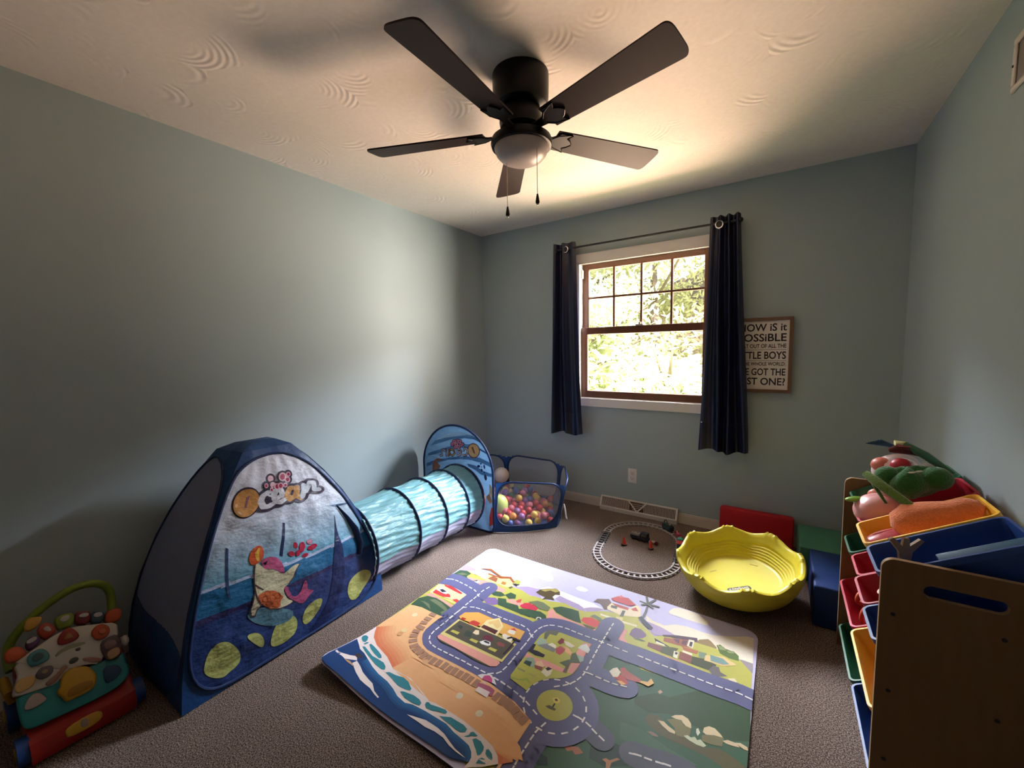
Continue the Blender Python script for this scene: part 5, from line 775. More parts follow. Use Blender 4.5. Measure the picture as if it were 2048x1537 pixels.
WALK={'teal':[(-0.143,0.067),(-0.141,0.097),(-0.071,0.085),(0.049,0.084),(0.063,0.082),(0.126,0.087),(0.124,0.044),(0.131,0.018),(0.121,-0.014),(0.085,-0.031),(0.013,-0.032),(-0.070,-0.026),(-0.116,-0.023),(-0.134,-0.014),(-0.141,0.011)],
'white':[(-0.135,0.199),(-0.117,0.206),(-0.081,0.222),(-0.035,0.239),(0.009,0.242),(0.069,0.219),(0.124,0.195),(0.122,0.161),(0.118,0.138),(0.123,0.111),(0.070,0.097),(0.061,0.082),(0.017,0.101),(-0.022,0.101)],
'white2':[(-0.135,0.195),(-0.130,0.164),(-0.133,0.150),(-0.148,0.111),(-0.146,0.094),(-0.080,0.082),(-0.056,0.077),(-0.037,0.091),(-0.008,0.103),(0.029,0.094),(0.057,0.076),(0.064,0.120),(0.111,0.117),(-0.022,0.198),(-0.085,0.217)],
'yel':[(-0.044,0.077),(-0.036,0.098),(-0.018,0.105),(0.003,0.101),(0.026,0.086),(0.037,0.064),(0.042,0.041),(0.037,0.022),(0.027,0.006),(0.001,0.003),(-0.033,0.005),(-0.041,0.006),(-0.048,0.029),(-0.056,0.042),(-0.056,0.054),(-0.048,0.058)],
'ygrill':[(-0.035,0.033),(-0.019,0.045),(0.027,0.038),(0.029,0.017),(0.002,0.012),(-0.035,0.016)],
'elephant':[(-0.131,0.045),(-0.124,0.063),(-0.112,0.079),(-0.094,0.078),(-0.084,0.059),(-0.078,0.044),(-0.092,0.038),(-0.111,0.036),(-0.123,0.038)],
'navy':[(0.062,0.063),(0.099,0.047),(0.110,0.021),(0.095,0.005),(0.071,-0.002),(0.058,0.007)],
'blueframe':[(-0.107,0.198),(-0.094,0.212),(-0.071,0.213),(-0.058,0.192),(-0.056,0.172),(-0.064,0.162),(-0.098,0.162),(-0.106,0.176)],
'bluehole':[(-0.098,0.192),(-0.087,0.203),(-0.072,0.198),(-0.067,0.182),(-0.076,0.174),(-0.093,0.174)],
'redtri':[(-0.034,0.204),(-0.029,0.226),(-0.009,0.245),(0.007,0.241),(0.023,0.205),(0.014,0.191),(-0.010,0.190),(-0.029,0.195)],
'redtri2':[(-0.019,0.209),(-0.009,0.224),(-0.001,0.224),(0.008,0.204),(-0.008,0.205)],
'orb':[(0.049,0.189),(0.057,0.206),(0.075,0.213),(0.091,0.204),(0.101,0.183),(0.095,0.162),(0.076,0.154),(0.057,0.163)],
'orb2':[(0.066,0.187),(0.076,0.193),(0.088,0.186),(0.088,0.171),(0.075,0.171)],
'brown':[(0.068,0.147),(0.090,0.155),(0.115,0.152),(0.122,0.129),(0.119,0.093),(0.112,0.069),(0.083,0.070),(0.072,0.084),(0.065,0.117)],
'brface':[(0.074,0.138),(0.092,0.142),(0.108,0.134),(0.111,0.116),(0.094,0.111),(0.077,0.115)],
'brtan':[(0.076,0.101),(0.093,0.107),(0.112,0.105),(0.114,0.082),(0.098,0.073),(0.080,0.074)],
'roll1':[(-0.078,0.092),(-0.069,0.100),(-0.044,0.110),(-0.029,0.129),(-0.017,0.116),(-0.036,0.102),(-0.050,0.085),(-0.065,0.081),(-0.074,0.083)],
'roll2':[(0.014,0.116),(0.024,0.122),(0.060,0.097),(0.065,0.081),(0.041,0.089)],
'slot':[(-0.017,0.129),(-0.008,0.138),(0.007,0.133),(0.009,0.122),(-0.002,0.117),(-0.014,0.119)],
'fish':[(-0.144,0.126),(-0.133,0.141),(-0.121,0.142),(-0.099,0.136),(-0.093,0.119),(-0.106,0.102),(-0.126,0.100),(-0.140,0.103)],
'gear':[(-0.096,0.132),(-0.088,0.144),(-0.078,0.151),(-0.056,0.144),(-0.052,0.127),(-0.060,0.113),(-0.077,0.110),(-0.091,0.118)],
'gearc':[(-0.082,0.135),(-0.073,0.141),(-0.064,0.133),(-0.069,0.124),(-0.078,0.125)],
'green':[(-0.045,0.168),(-0.035,0.180),(-0.009,0.184),(0.013,0.182),(0.036,0.169),(0.027,0.165),(-0.005,0.170),(-0.027,0.170),(-0.041,0.163)],
'eye':[(0.004,0.160),(0.010,0.163),(0.019,0.160),(0.017,0.152),(0.007,0.153)],
'k0':[(-0.153,0.238),(-0.143,0.253),(-0.120,0.252),(-0.107,0.233),(-0.101,0.214),(-0.117,0.204),(-0.135,0.203),(-0.149,0.212)],
'k1':[(-0.104,0.249),(-0.092,0.266),(-0.076,0.260),(-0.065,0.241),(-0.084,0.223),(-0.099,0.222)],
'k2':[(-0.074,0.276),(-0.063,0.293),(-0.042,0.292),(-0.025,0.252),(-0.043,0.239),(-0.061,0.237)],
'k3':[(-0.031,0.293),(-0.009,0.300),(0.024,0.291),(0.014,0.244),(-0.010,0.250),(-0.024,0.250)],
'k4':[(0.024,0.291),(0.043,0.285),(0.066,0.272),(0.055,0.229),(0.016,0.247)],
'k5':[(0.065,0.268),(0.084,0.263),(0.101,0.248),(0.089,0.212),(0.055,0.229)],
'k6':[(0.100,0.246),(0.125,0.251),(0.144,0.240),(0.143,0.215),(0.128,0.195),(0.092,0.209)],
'k1d':[(-0.101,0.252),(-0.093,0.258),(-0.079,0.260),(-0.074,0.251),(-0.081,0.244),(-0.098,0.243)],
'k2d':[(-0.059,0.275),(-0.047,0.279),(-0.040,0.263),(-0.042,0.255),(-0.053,0.262)],
'k3d':[(-0.018,0.281),(-0.009,0.292),(0.010,0.287),(0.007,0.274),(-0.007,0.268)],
'k4d':[(0.030,0.273),(0.044,0.275),(0.058,0.267),(0.053,0.256),(0.033,0.264)],
'k5d':[(0.066,0.253),(0.076,0.260),(0.092,0.251),(0.090,0.239),(0.073,0.241)],
'bird':[(-0.098,0.301),(-0.091,0.332),(-0.070,0.332),(-0.049,0.320),(-0.059,0.300),(-0.072,0.291),(-0.091,0.288)],
'badge':[(-0.054,-0.076),(-0.027,-0.068),(0.024,-0.068),(0.038,-0.081),(0.035,-0.102),(0.000,-0.110),(-0.049,-0.106),(-0.054,-0.096)],
'badge2':[(-0.017,-0.071),(0.002,-0.074),(0.000,-0.100),(-0.018,-0.098)]}
TB=[(.64,.47,.004),(.62,1.40,.004),(.04,1.40,.004),(.04,.46,.004)]
TT=[(.42,.83,.90),(.40,1.06,.895),(.24,1.06,.90),(.22,.80,.90)]
TC=[(.62,.50,.48),(.60,1.42,.46),(.06,1.42,.50),(.06,.49,.50)]
def tent_edge(i,v):
    a,c,b=TB[i],TC[i],TT[i]
    return [ (1-v)**2*a[k]+2*v*(1-v)*c[k]+v*v*b[k] for k in range(3)]
TN=[(1,0,0),(0,1,0),(-1,0,0),(0,-1,0)]
def tent_face(f,u,v,h=0.0):
    # f 0 front(+x): edges 0->1 ; 1 far(+y): 1->2 ; 2 back: 2->3 ; 3 near(-y): 3->0
    p=tent_edge(f,v); q=tent_edge((f+1)%4,v); n=TN[f]
    b=.045*4*u*(1-u)*math.sin(math.pi*min(1,max(0,v)))*(1 if f in(0,3) else .6)+h
    return tuple(p[k]+(q[k]-p[k])*u+n[k]*b for k in range(3))
# ------------------------------------------------------------------ room shell
RY = -1.45
WX0, WX1, WZ0, WZ1 = 1.02, 2.04, .922, 2.055      # window opening
def struct(o): return tag(o, kind='structure')
struct(MB().box((-.12, RY-.12, -.1), (W+.12, D+.13, 0)).build('floor', m_carpet, smooth=0))
struct(MB().box((-.12, RY-.12, H), (W+.12, D+.13, H+.12)).build('ceiling', m_ceil, smooth=0))
struct(MB().box((-.12, RY-.12, 0), (0, D+.13, H)).build('wall_left', m_wall, smooth=0))
struct(MB().box((W, RY-.12, 0), (W+.12, D+.13, H)).build('wall_right', m_wall, smooth=0))
struct(MB().box((0, RY-.12, 0), (W, RY, H)).build('wall_rear', m_wall, smooth=0))
mb = MB()
mb.box((0, D, 0), (WX0, D+.13, H)).box((WX1, D, 0), (W, D+.13, H)).box((WX0, D, 0), (WX1, D+.13, WZ0)).box((WX0, D, WZ1), (WX1, D+.13, H))
struct(mb.build('wall_window', m_wall, smooth=0))
def baseboard(name, segs):
    mb = MB()
    for a, b in segs: mb.box(*a).box(*b)
    return struct(mb.build(name, m_base, smooth=0))
def bb_y(x0, x1): return (((x0, D-.012, 0), (x1, D, .066)), ((x0, D-.009, .066), (x1, D, .076)))
baseboard('baseboard_window', [bb_y(0, 1.225), bb_y(1.838, W)])
baseboard('baseboard_left', [(((0, RY, 0), (.012, D-.012, .066)), ((0, RY, .066), (.009, D-.012, .076)))])
baseboard('baseboard_right', [(((W-.012, RY, 0), (W, D-.012, .066)), ((W-.009, RY, .066), (W, D-.012, .076)))])
# ------------------------------------------------------------------ window
win = bpy.data.objects.new('window_1', None); COL.objects.link(win); win.location = (1.53, D, WZ0); struct(win)
mb = MB(); cw = .078; t = .018
mb.box((WX0-cw, D-t, WZ1-.012), (WX1+cw, D, WZ1+.066)).box((WX0-cw, D-t, WZ0-.066), (WX1+cw, D, WZ0+.002))
mb.box((WX0-cw, D-t, WZ0), (WX0+.008, D, WZ1)).box((WX1-.008, D-t, WZ0), (WX1+cw, D, WZ1))
mb.box((WX0-.0, D-t-.006, WZ1-.018), (WX1, D-t, WZ1-.008)).box((WX0+.004, D-t-.006, WZ0), (WX0+.012, D-t, WZ1))
mb.build('casing', m_white, win, smooth=0)
mb = MB()
mb.box((WX0, D, WZ0), (WX0+.008, D+.13, WZ1)).box((WX1-.008, D, WZ0), (WX1, D+.13, WZ1)).box((WX0, D, WZ1-.008), (WX1, D+.13, WZ1)).box((WX0, D, WZ0), (WX1, D+.13, WZ0+.006))
mb.build('jamb', m_white, win, smooth=0)
def sash(name, y, z0, z1, gz0, gz1, gx0, gx1):
    x0, x1 = WX0+.008, WX1-.008; mb = MB()
    mb.rbox((x0, y, z0), (gx0, y+.032, z1), .003, 1).rbox((gx1, y, z0), (x1, y+.032, z1), .003, 1)
    mb.rbox((gx0-.002, y, z0), (gx1+.002, y+.032, gz0), .003, 1).rbox((gx0-.002, y, gz1), (gx1+.002, y+.032, z1), .003, 1)
    s = mb.build(name, m_wood, win, smooth=30)
    MB().box((gx0, y+.015, gz0), (gx1, y+.018, gz1)).build('glass', m_glass, s, smooth=0)
    return s
us = sash('upper_sash', D+.062, 1.462, 2.050, 1.512, 2.002, 1.080, 1.974)
ls = sash('lower_sash', D+.024, .926, 1.518, .984, 1.460, 1.082, 1.976)
mb = MB()
for x in (1.297, 1.520, 1.748): mb.rbox((x-.0085, D+.066, 1.505), (x+.0085, D+.082, 2.005), .002, 1)
mb.rbox((1.075, D+.0665, 1.757), (1.980, D+.081, 1.774), .002, 1)
mb.build('muntins', m_wood, us, smooth=30)
MB().rbox((1.49, D+.010, 1.517), (1.55, D+.045, 1.530), .004).lathe([(.012, 0), (.012, .012), (.004, .014)], 12, (1.52, D+.03, 1.530)).build('sash_lock', m_metal, win)
MB().rbox((1.029, D+.020, 1.93), (1.04, D+.055, 2.00), .003, 1).build('sash_clip', m_white, win)
# ------------------------------------------------------------------ curtain rod and curtains
RODY, RODZ = D-.088, 2.166
rod = thing('curtain_rod', 'thin black curtain rod above the window', 'curtain rod', (1.53, RODY, RODZ))
MB().tube([(.862, RODY, RODZ), (2.20, RODY, RODZ)], .0075, 12).build('rod', m_blackmetal, rod)
for x in (.858, 2.205): MB().ball((x, RODY, RODZ), .017).build('finial', m_blackmetal, rod)
for x in (.90, 2.16):
    MB().tube([(x, D-.004, RODZ-.02), (x, D-.03, RODZ-.028), (x, RODY, RODZ-.010)], .005, 8).rbox((x-.014, D-.006, RODZ-.05), (x+.014, D, RODZ+.02), .002, 1).build('bracket', m_blackmetal, rod)
def curtain(name, label, xt, xb, zt, zb, folds, ring, hem, seed, flat):
    """xt,xb: (left,right) at the top and the hem; flat: (u0,u1) part that hangs nearly flat toward the window"""
    root = thing(name, label, 'curtain', ((xt[0]+xt[1])/2, RODY, zb), 'navy curtains at the window')
    rnd = random.Random(seed)
    def f(u, v, off=0):
        z = zb+(zt-zb)*v
        x0 = xb[0]+(xt[0]-xb[0])*v; x1 = xb[1]+(xt[1]-xb[1])*v
        ins = flat[0] <= u <= flat[1]
        amp = .030*(.75+.35*(1-v))
        if flat[0] < .5: w = max(0, min(1, (u-flat[1])/.12))
        else: w = max(0, min(1, (flat[0]-u)/.12))
        ph = u*folds*2*PI+.5*math.sin(3.1*(1-v)+seed)*(1-v)
        y = RODY+.002 - amp*math.sin(ph)*(.25+.75*w) - .014*(1-w)*math.sin(PI*min(1, (1-v)*1.0))*1.4
        x = x0+(x1-x0)*u+.010*math.sin(ph*.5+4*(1-v))*(1-v)
        z += -.012*math.sin(u*9+seed)*(1-v)**3 + (.0015*math.sin(ph)*(v > .97))
        return (x, y+off, z)
    mb = MB(); mb.grid(lambda u, v: f(u, v), 90, 60)
    mb.grid(lambda u, v: f(1-u, v, .003), 90, 60)
    mb.build('panel', m_curtain, root, smooth=180)
    mb = MB()
    mb.tube([tuple(a+b for a, b in zip(f(k/40, hem), (0, -.002, 0))) for k in range(41)], .0022, 6)
    mb.build('hem_seam', m_curtain, root)
    x, z = ring; u = (x-xt[0])/(xt[1]-xt[0]); y = f(u, .955)[1]
    mb = MB(); R, r = .0235, .0050
    mb.tube([(x+R*math.cos(a)*.92, y-.006, z+R*math.sin(a)) for a in [2*PI*k/28 for k in range(28)]], r, 8, closed=True)
    mb.build('grommet', m_chrome, root)
    MB().lathe([(.019, 0), (.019, .002)], 24).build('eyelet_hole', m_blackmetal, root).matrix_basis = Matrix.Translation((x, y-.0015, z)) @ Matrix.Rotation(PI/2, 4, 'X')
    for ch in root.children:
        if ch.name.startswith('eyelet_hole'): ch.matrix_parent_inverse = Matrix.Translation(-root.location)
    return root
curtain('curtain', 'narrow navy satin curtain on the left of the window', (.826, 1.028), (.785, 1.090), 2.214, .618, 2.6, (.943, 2.160), .115, 1.3, (.58, 1.0))
curtain('curtain', 'wide navy satin curtain on the right, partly covering the wall sign', (2.026, 2.205), (1.985, 2.285), 2.212, .607, 3.6, (2.083, 2.152), .125, 2.6, (.0, .22))
# ------------------------------------------------------------------ sign
sg = thing('wall_sign', 'framed white wall sign with black hand lettering, half behind the right curtain', 'sign', (2.343, D, 1.277))
SX0, SX1, SZ0, SZ1, SY = 2.168, 2.516, 1.028, 1.526, D-.030
mb = MB(); fwid = .021
mb.box((SX0, SY, SZ1-fwid), (SX1, D, SZ1)).box((SX0, SY, SZ0), (SX1, D, SZ0+fwid)).box((SX0, SY, SZ0+fwid), (SX0+fwid, D, SZ1-fwid)).box((SX1-fwid, SY, SZ0+fwid), (SX1, D, SZ1-fwid))
mb.build('frame', m_signframe, sg, smooth=0)
MB().box((SX0+fwid, SY+.012, SZ0+fwid), (SX1-fwid, D, SZ1-fwid)).build('board', m_paper, sg, smooth=0)
mb = MB(); ty = SY+.0112; sf = lambda x, z: (x, ty, z)
for s, x0, z0, z1 in (('HOW iS it', 2.212, 1.436, 1.486), ('POSSiBLE', 2.206, 1.368, 1.420), ('THAT OUT OF ALL THE', 2.200, 1.325, 1.352), ('LITTLE BOYS', 2.198, 1.252, 1.302), ('IN THE WHOLE WORLD.', 2.200, 1.208, 1.232), ('WE GOT THE', 2.205, 1.143, 1.190), ('BEST ONE?', 2.206, 1.078, 1.127)):
    text_fit(mb, s, x0, 2.481, z0, z1, sf)
for z in (1.314, 1.241): mb.box((2.20, ty-.0003, z-.001), (2.481, ty, z+.001))
mb.build('lettering', m_ink, sg, smooth=0)
# ------------------------------------------------------------------ outlet, vents
ou = thing('wall_outlet', 'white double wall outlet on the wall under the window', 'outlet', (1.481, D, .309))
MB().rbox((1.445, D-.006, .250), (1.517, D+.004, .368), .003, 2).build('cover_plate', m_white, ou)
for z in (.331, .287):
    mb = MB(); mb.rbox((1.464, D-.0085, z-.017), (1.498, D-.004, z+.017), .003, 2); r = mb.build('receptacle', m_white, ou)
    mb = MB(); mb.box((1.473, D-.0092, z-.004), (1.4755, D-.008, z+.009)).box((1.486, D-.0092, z-.004), (1.4885, D-.008, z+.007)).box((1.478, D-.0092, z-.012), (1.483, D-.008, z-.007))
    mb.build('slots', m_blackmetal, r, smooth=0)
rg = thing('floor_vent', 'long white baseboard heating vent with V-shaped divider', 'vent', (1.53, D-.03, 0))
X0, X1 = 1.224, 1.837; yb, yf = D-.004, D-.058; zl, zt_ = .030, .106
def slope(t): return (yf+(yb-.014-yf)*t, zl+(zt_-zl)*t)
mb = MB()
mb.box((X0, yf, 0), (X1, yb, .006)); mb.box((X0, yf, .004), (X1, yf+.004, zl))
prof = [(yf, 0), (yf, zl), slope(1), (yb, zt_), (yb, 0)]
for xa, xb in ((X0, X0+.004), (X1-.004, X1)):
    mb.add([(xa, y, z) for y, z in prof]+[(xb, y, z) for y, z in prof], [(0,1,2,3,4), (9,8,7,6,5)]+[(i, (i+1) % 5, (i+1) % 5+5, i+5) for i in range(5)])
def bar(mb, p, q, w, th=.004):
    (xa, ta), (xb, tb) = p, q; ya, za = slope(ta); y2, z2 = slope(tb)
    a = Vector((xa, ya, za)); b = Vector((xb, y2, z2)); d = (b-a).normalized(); n = Vector((0, -(zt_-zl), (yb-.014-yf))).normalized(); s = d.cross(n)*w/2
    vs = [a-s, a+s, b+s, b-s]; vs += [v+n*th for v in vs]
    mb.add([v[:] for v in vs], [(0,1,2,3), (7,6,5,4), (0,4,5,1), (1,5,6,2), (2,6,7,3), (3,7,4,0)])
bar(mb, (X0, .04), (X1, .04), .010); bar(mb, (X0, .96), (X1, .96), .008); bar(mb, (X0+.005, 0), (X0+.005, 1), .010); bar(mb, (X1-.008, 0), (X1-.008, 1), .016)
mb.box((X0, yb-.016, zt_-.003), (X1, yb, zt_))
bar(mb, (1.455, .96), (1.535, .04), .008); bar(mb, (1.600, .96), (1.535, .04), .008)
mb.build('frame', m_vent, rg, smooth=0)
mb = MB()
for k in range(26): bar(mb, (1.235+k*.0094, .05), (1.235+k*.0094-.001*k*.3, .95), .0028, .002)
for k in range(25): bar(mb, (1.592+k*.0096, .05), (1.592+k*.0096-.02*(1-k/25), .95), .0028, .002)
for k in range(5): bar(mb, (1.478+k*.006, .72-.17*k), (1.585-k*.011, .72-.17*k), .0028, .002)
mb.build('louvers', m_vent, rg, smooth=0)
mb = MB(); mb.box((X0+.01, yb-.010, .01), (X1-.01, yb-.008, zt_-.01)); mb.build('back_plate', m_signframe, rg, smooth=0)
MB().tube([(1.822, slope(.62)[0]-.004, slope(.62)[1]+.004), (1.822, slope(.8)[0]-.008, slope(.8)[1]+.006)], .003, 6).build('damper_lever', m_metal, rg)
gv = thing('wall_vent', 'white return air grille high on the right wall', 'vent', (W, 1.84, 2.2))
mb = MB(); y0, y1, z0, z1 = 1.60, 2.015, 2.122, 2.285; x = W-.008; b_ = .020
mb.rbox((x, y0, z0), (W, y1, z0+b_), .003, 1).rbox((x, y0, z1-b_), (W, y1, z1), .003, 1).rbox((x, y0, z0+b_), (W, y0+b_, z1-b_), .003, 1).rbox((x, y1-b_, z0+b_), (W, y1, z1-b_), .003, 1)
mb.build('frame', m_vent, gv)
mb = MB()
for k in range(14):
    zz = z0+b_+.004+k*.0086; mb.add([(W-.002, y0+b_, zz+.006), (W-.006, y0+b_, zz), (W-.006, y1-b_, zz), (W-.002, y1-b_, zz+.006)], [(0,1,2,3)])
mb.box((W-.0015, y0+b_, z0+b_), (W-.0005, y1-b_, z1-b_))
mb.build('louvers', m_base, gv, smooth=0)
MB().ball((x-.001, y1-.010, 2.203), .004, (.5, 1, 1)).build('screw', m_blackmetal, gv)
# ------------------------------------------------------------------ ceiling fan
FX, FY, FZ = 1.552, 1.468, 2.222
fan = thing('ceiling_fan', 'black five-blade ceiling fan with a white bowl light', 'ceiling fan', (FX, FY, H))
c = (FX, FY, 0)
MB().lathe([(.113, 2.44), (.113, 2.40), (.111, 2.345), (.104, 2.322), (.085, 2.312), (.06, 2.310)], 48, c).build('canopy', m_black, fan)
MB().lathe([(.070, 2.315), (.084, 2.300), (.088, 2.262), (.084, 2.238), (.064, 2.225), (.060, 2.205)], 40, c).build('motor_housing', m_black, fan)
MB().lathe([(.060, 2.212), (.100, 2.208), (.121, 2.196), (.125, 2.178), (.121, 2.166), (.112, 2.164)], 48, c).build('light_ring', m_black, fan)
MB().lathe([(.111, 2.168), (.110, 2.158), (.102, 2.138), (.085, 2.120), (.058, 2.107), (.028, 2.101), (.004, 2.0995)], 48, c).build('light_bowl', m_bowl, fan, smooth=180)
mbb = MB(); pts = []
L0, L1, wr, wt = .150, .668, .052, .069
edge = [(L0+(L1-.026-L0)*k/12, wr+(wt-wr)*k/12) for k in range(13)]
tip = [(L1-.026+.026*math.sin(a)**.8, wt*math.cos(a)**.42 if math.cos(a) > 1e-6 else 0) for a in [PI/2*k/8 for k in range(1, 9)]]
half = edge+tip; outline = [(L0, -wr*.7)]+[(x, -y) for x, y in half][:]
outline = [(x, -y) for x, y in half]+[(x, y) for x, y in half[::-1][1:]]
X = Matrix.Translation((0, 0, 0)) @ Matrix.Rotation(math.radians(-12.5), 4, 'X')
mbb.prism(outline, -.003, .003, xf=X)
blade_me = mbb.build('blade', m_blade, None, smooth=30)
mi = MB()
mi.prism([(.075, -.022), (.10, -.016), (.135, -.020), (.165, -.046), (.215, -.050), (.200, -.030), (.222, -.014), (.235, 0), (.222, .014), (.200, .030), (.215, .050), (.165, .046), (.135, .020), (.10, .016), (.075, .022)], -.0075, -.0032, xf=X)
for sgn in (-1, 1):
    mi.tube([tuple(X @ Vector((x, sgn*y, -.0075))) for x, y in ((.135, .012), (.16, .035), (.20, .047), (.215, .050), (.205, .034), (.20, .028), (.218, .018), (.232, .002))], .0022, 6)
iron_me = mi.build('blade_iron', m_black, None, smooth=30)
for k in range(5):
    a = math.radians(-87+72*k)
    for o, nm in ((blade_me, 'blade'), (iron_me, 'blade_iron')):
        pass
    Mx = Matrix.Translation((FX, FY, FZ)) @ Matrix.Rotation(a, 4, 'Z')
    b = blade_me if k == 0 else blade_me.copy(); i = iron_me if k == 0 else iron_me.copy()
    if k: COL.objects.link(b); COL.objects.link(i)
    b.parent = fan; b.matrix_parent_inverse = Matrix.Translation(-fan.location); b.matrix_basis = Mx
    i.parent = b; i.matrix_parent_inverse = Matrix(); i.matrix_basis = Matrix()
for x, y, z0, z1 in ((1.497, 1.44, 2.20, 1.935), (1.640, 1.44, 2.19, 1.955)):
    mb = MB(); n = int((z0-z1)/.0045)
    mb.tube([(x, y, z0-(z0-z1)*k/n) for k in range(n+1)], [.0011 if k % 2 else .0017 for k in range(n+1)], 6)
    ch = mb.build('pull_chain', m_metal, fan)
    MB().lathe([(.003, .002), (.0045, -.005), (.0075, -.022), (.0085, -.030), (.006, -.036)], 14, (x, y, z1)).build('chain_fob', m_black, ch)
    MB().ball((x, y, z1-.037), .0045).build('fob_tip', m_chrome, ch)
# ------------------------------------------------------------------ outdoors seen through the window
def leafmat(n, c): return mat(n, c, .6, .2, var=(9, .35), transl=.35)
m_leaf = [leafmat('yellow green leaves', (.58, .57, .30)), leafmat('pale green leaves', (.55, .60, .36)), leafmat('lime leaves', (.60, .62, .32))]
m_bark = mat('bark', (.20, .15, .11), .9, .1, bump=(20, .5, .02))
m_lawn = mat('lawn', (.55, .56, .26), .9, .1, var=(3, .3))
struct(MB().box((-14, D+.14, -.62), (16, 26, -.60)).build('lawn', m_lawn, smooth=0))
def tree(label, x, y, z0, h, r, m, n, seed, thin=1.0):
    R = random.Random(seed); root = thing('tree', label, 'tree', (x, y, z0), 'trees in the yard')
    mb = MB(); mb.tube([(x, y, z0), (x+.05, y, z0+h*.3), (x-.06, y+.1, z0+h*.6), (x+.04, y, z0+h*.9)], [.13, .11, .07, .03], 8)
    for k in range(9):
        a = R.uniform(0, 6.28); zz = z0+h*R.uniform(.25, .8); mb.tube([(x, y, zz), (x+r*.5*math.cos(a), y+r*.5*math.sin(a), zz+.4), (x+r*.9*math.cos(a), y+r*.9*math.sin(a), zz+.75)], [.04, .025, .012], 5)
    mb.build('trunk', m_bark, root)
    mb = MB()
    clumps = [(x+R.gauss(0, r*.45), y+R.gauss(0, r*.35), z0+h*(.12+.88*R.random())) for _ in range(70)]
    for _ in range(n):
        c = R.choice(clumps); p = Vector((c[0]+R.gauss(0, .28), c[1]+R.gauss(0, .28), c[2]+R.gauss(0, .22)))
        s = R.uniform(.045, .11)*thin; d = Vector((R.gauss(0, 1), R.gauss(0, 1), R.gauss(0, .6)-.4)).normalized(); e = d.orthogonal().normalized()*s*.38
        mb.add([(p-d*s)[:], (p+e)[:], (p+d*s)[:], (p-e)[:]], [(0, 1, 2, 3)])
    tag(mb.build('crown', m, root, smooth=0), kind='stuff')
tree('leafy yellow green tree outside, behind the left half of the window', .1, 9.2, -.6, 6.0, 2.0, m_leaf[0], 9000, 1)
tree('leafy pale green tree outside, behind the middle of the window', -2.3, 10.8, -.6, 6.4, 2.3, m_leaf[1], 9000, 2)
tree('bushy lime tree low behind the bottom of the window', -.9, 7.3, -.6, 2.7, 1.5, m_leaf[2], 8000, 3)
tree('thin branched tree outside against the white sky at upper right', 1.6, 11.0, -.6, 6.5, 1.6, m_leaf[0], 3000, 4, 1.2)
tree('low bush outside at the lower right of the window', .9, 7.0, -.6, 1.6, .9, m_leaf[1], 4500, 5)
hs = thing('neighbour_house', 'pinkish lap-sided house wall outside, behind the low bushes', 'house', (.3, 12.8, -.6))
mb = MB()
for k in range(24): mb.add([(-1.6, 12.80, -.6+k*.13), (2.6, 12.80, -.6+k*.13), (2.6, 12.83, -.6+(k+1)*.13), (-1.6, 12.83, -.6+(k+1)*.13)], [(0, 1, 2, 3)])
for k in range(24): mb.add([(-1.6, 12.83, -.6+k*.13), (2.6, 12.83, -.6+k*.13), (2.6, 12.80, -.6+k*.13), (-1.6, 12.80, -.6+k*.13)], [(0, 1, 2, 3)])
mb.box((-1.6, 12.83, -.6), (2.6, 15, 2.52))
mb.build('siding', mat('pink siding', (.60, .42, .38), .7, .2), hs, smooth=0)
MB().prism([(-1.9, 2.52), (2.9, 2.52), (.5, 3.5)], 12.6, 15.2, xf=Matrix(((1,0,0,0), (0,0,1,0), (0,1,0,0), (0,0,0,1)))).build('roof', mat('shingles', (.25, .2, .18), .8, .2), hs, smooth=0)
# ------------------------------------------------------------------ play mat
mb = MB()
MX0, MX1, MY0, MY1 = .850, 2.412, .872, 2.118
def matz(x, y):
    a = math.exp(-((x-.85)**2/.10+(y-.87)**2/.035)); e = math.exp(-((y-.87)**2)/.004)
    return .004+.034*a+.010*e*(.5+.5*math.sin(x*9))*(x < 1.7)+.0018*math.sin(x*6)*math.sin(y*5+1)+.0018
def matf(x, y, h):
    x = min(max(x, MX0), MX1); y = min(max(y, MY0), MY1)
    cr = .06                                   # rounded corners
    cx = min(max(x, MX0+cr), MX1-cr); cy = min(max(y, MY0+cr), MY1-cr); dx, dy = x-cx, y-cy; l = math.hypot(dx, dy)
    if l > cr: x, y = cx+dx/l*cr, cy+dy/l*cr
    return (x, y, matz(x, y)+h)
sky1, sky2 = (.60, .56, .80), (.44, .42, .52)
mb.grid(lambda u, v: matf(MX0+(MX1-MX0)*u, MY0+(MY1-MY0)*v, 0), 110, 90, col=(.56, .53, .74))
mb.grid(lambda u, v: matf(MX0+(MX1-MX0)*(1-u), MY0+(MY1-MY0)*v, -.0035), 40, 34, col=(.05, .06, .1))
rim = []
N_ = 90
for k in range(N_): rim.append((MX0+(MX1-MX0)*k/N_, MY0))
for k in range(N_): rim.append((MX1, MY0+(MY1-MY0)*k/N_))
for k in range(N_): rim.append((MX1-(MX1-MX0)*k/N_, MY1))
for k in range(N_): rim.append((MX0, MY1-(MY1-MY0)*k/N_))
top = [matf(x, y, 0) for x, y in rim]; bot = [matf(x, y, -.0035) for x, y in rim]; n = len(rim)
mb.add(top+bot, [(i, n+i, n+(i+1) % n, (i+1) % n) for i in range(n)], (.10, .12, .2))
paint(mb, MAT_ART, matf, .0004, .00022, .05)
BL = Vector((.862, 2.045))
vs, fs = text_geo('BLUEY'); a = min(v[0] for v in vs); b = max(v[0] for v in vs)
mb.add([matf(.868+(v[0]-a)/(b-a)*.090, 2.062-(v[0]-a)/(b-a)*.018+v[1]*.030-.012, .0012) for v in vs], fs, (.88, .86, .86))
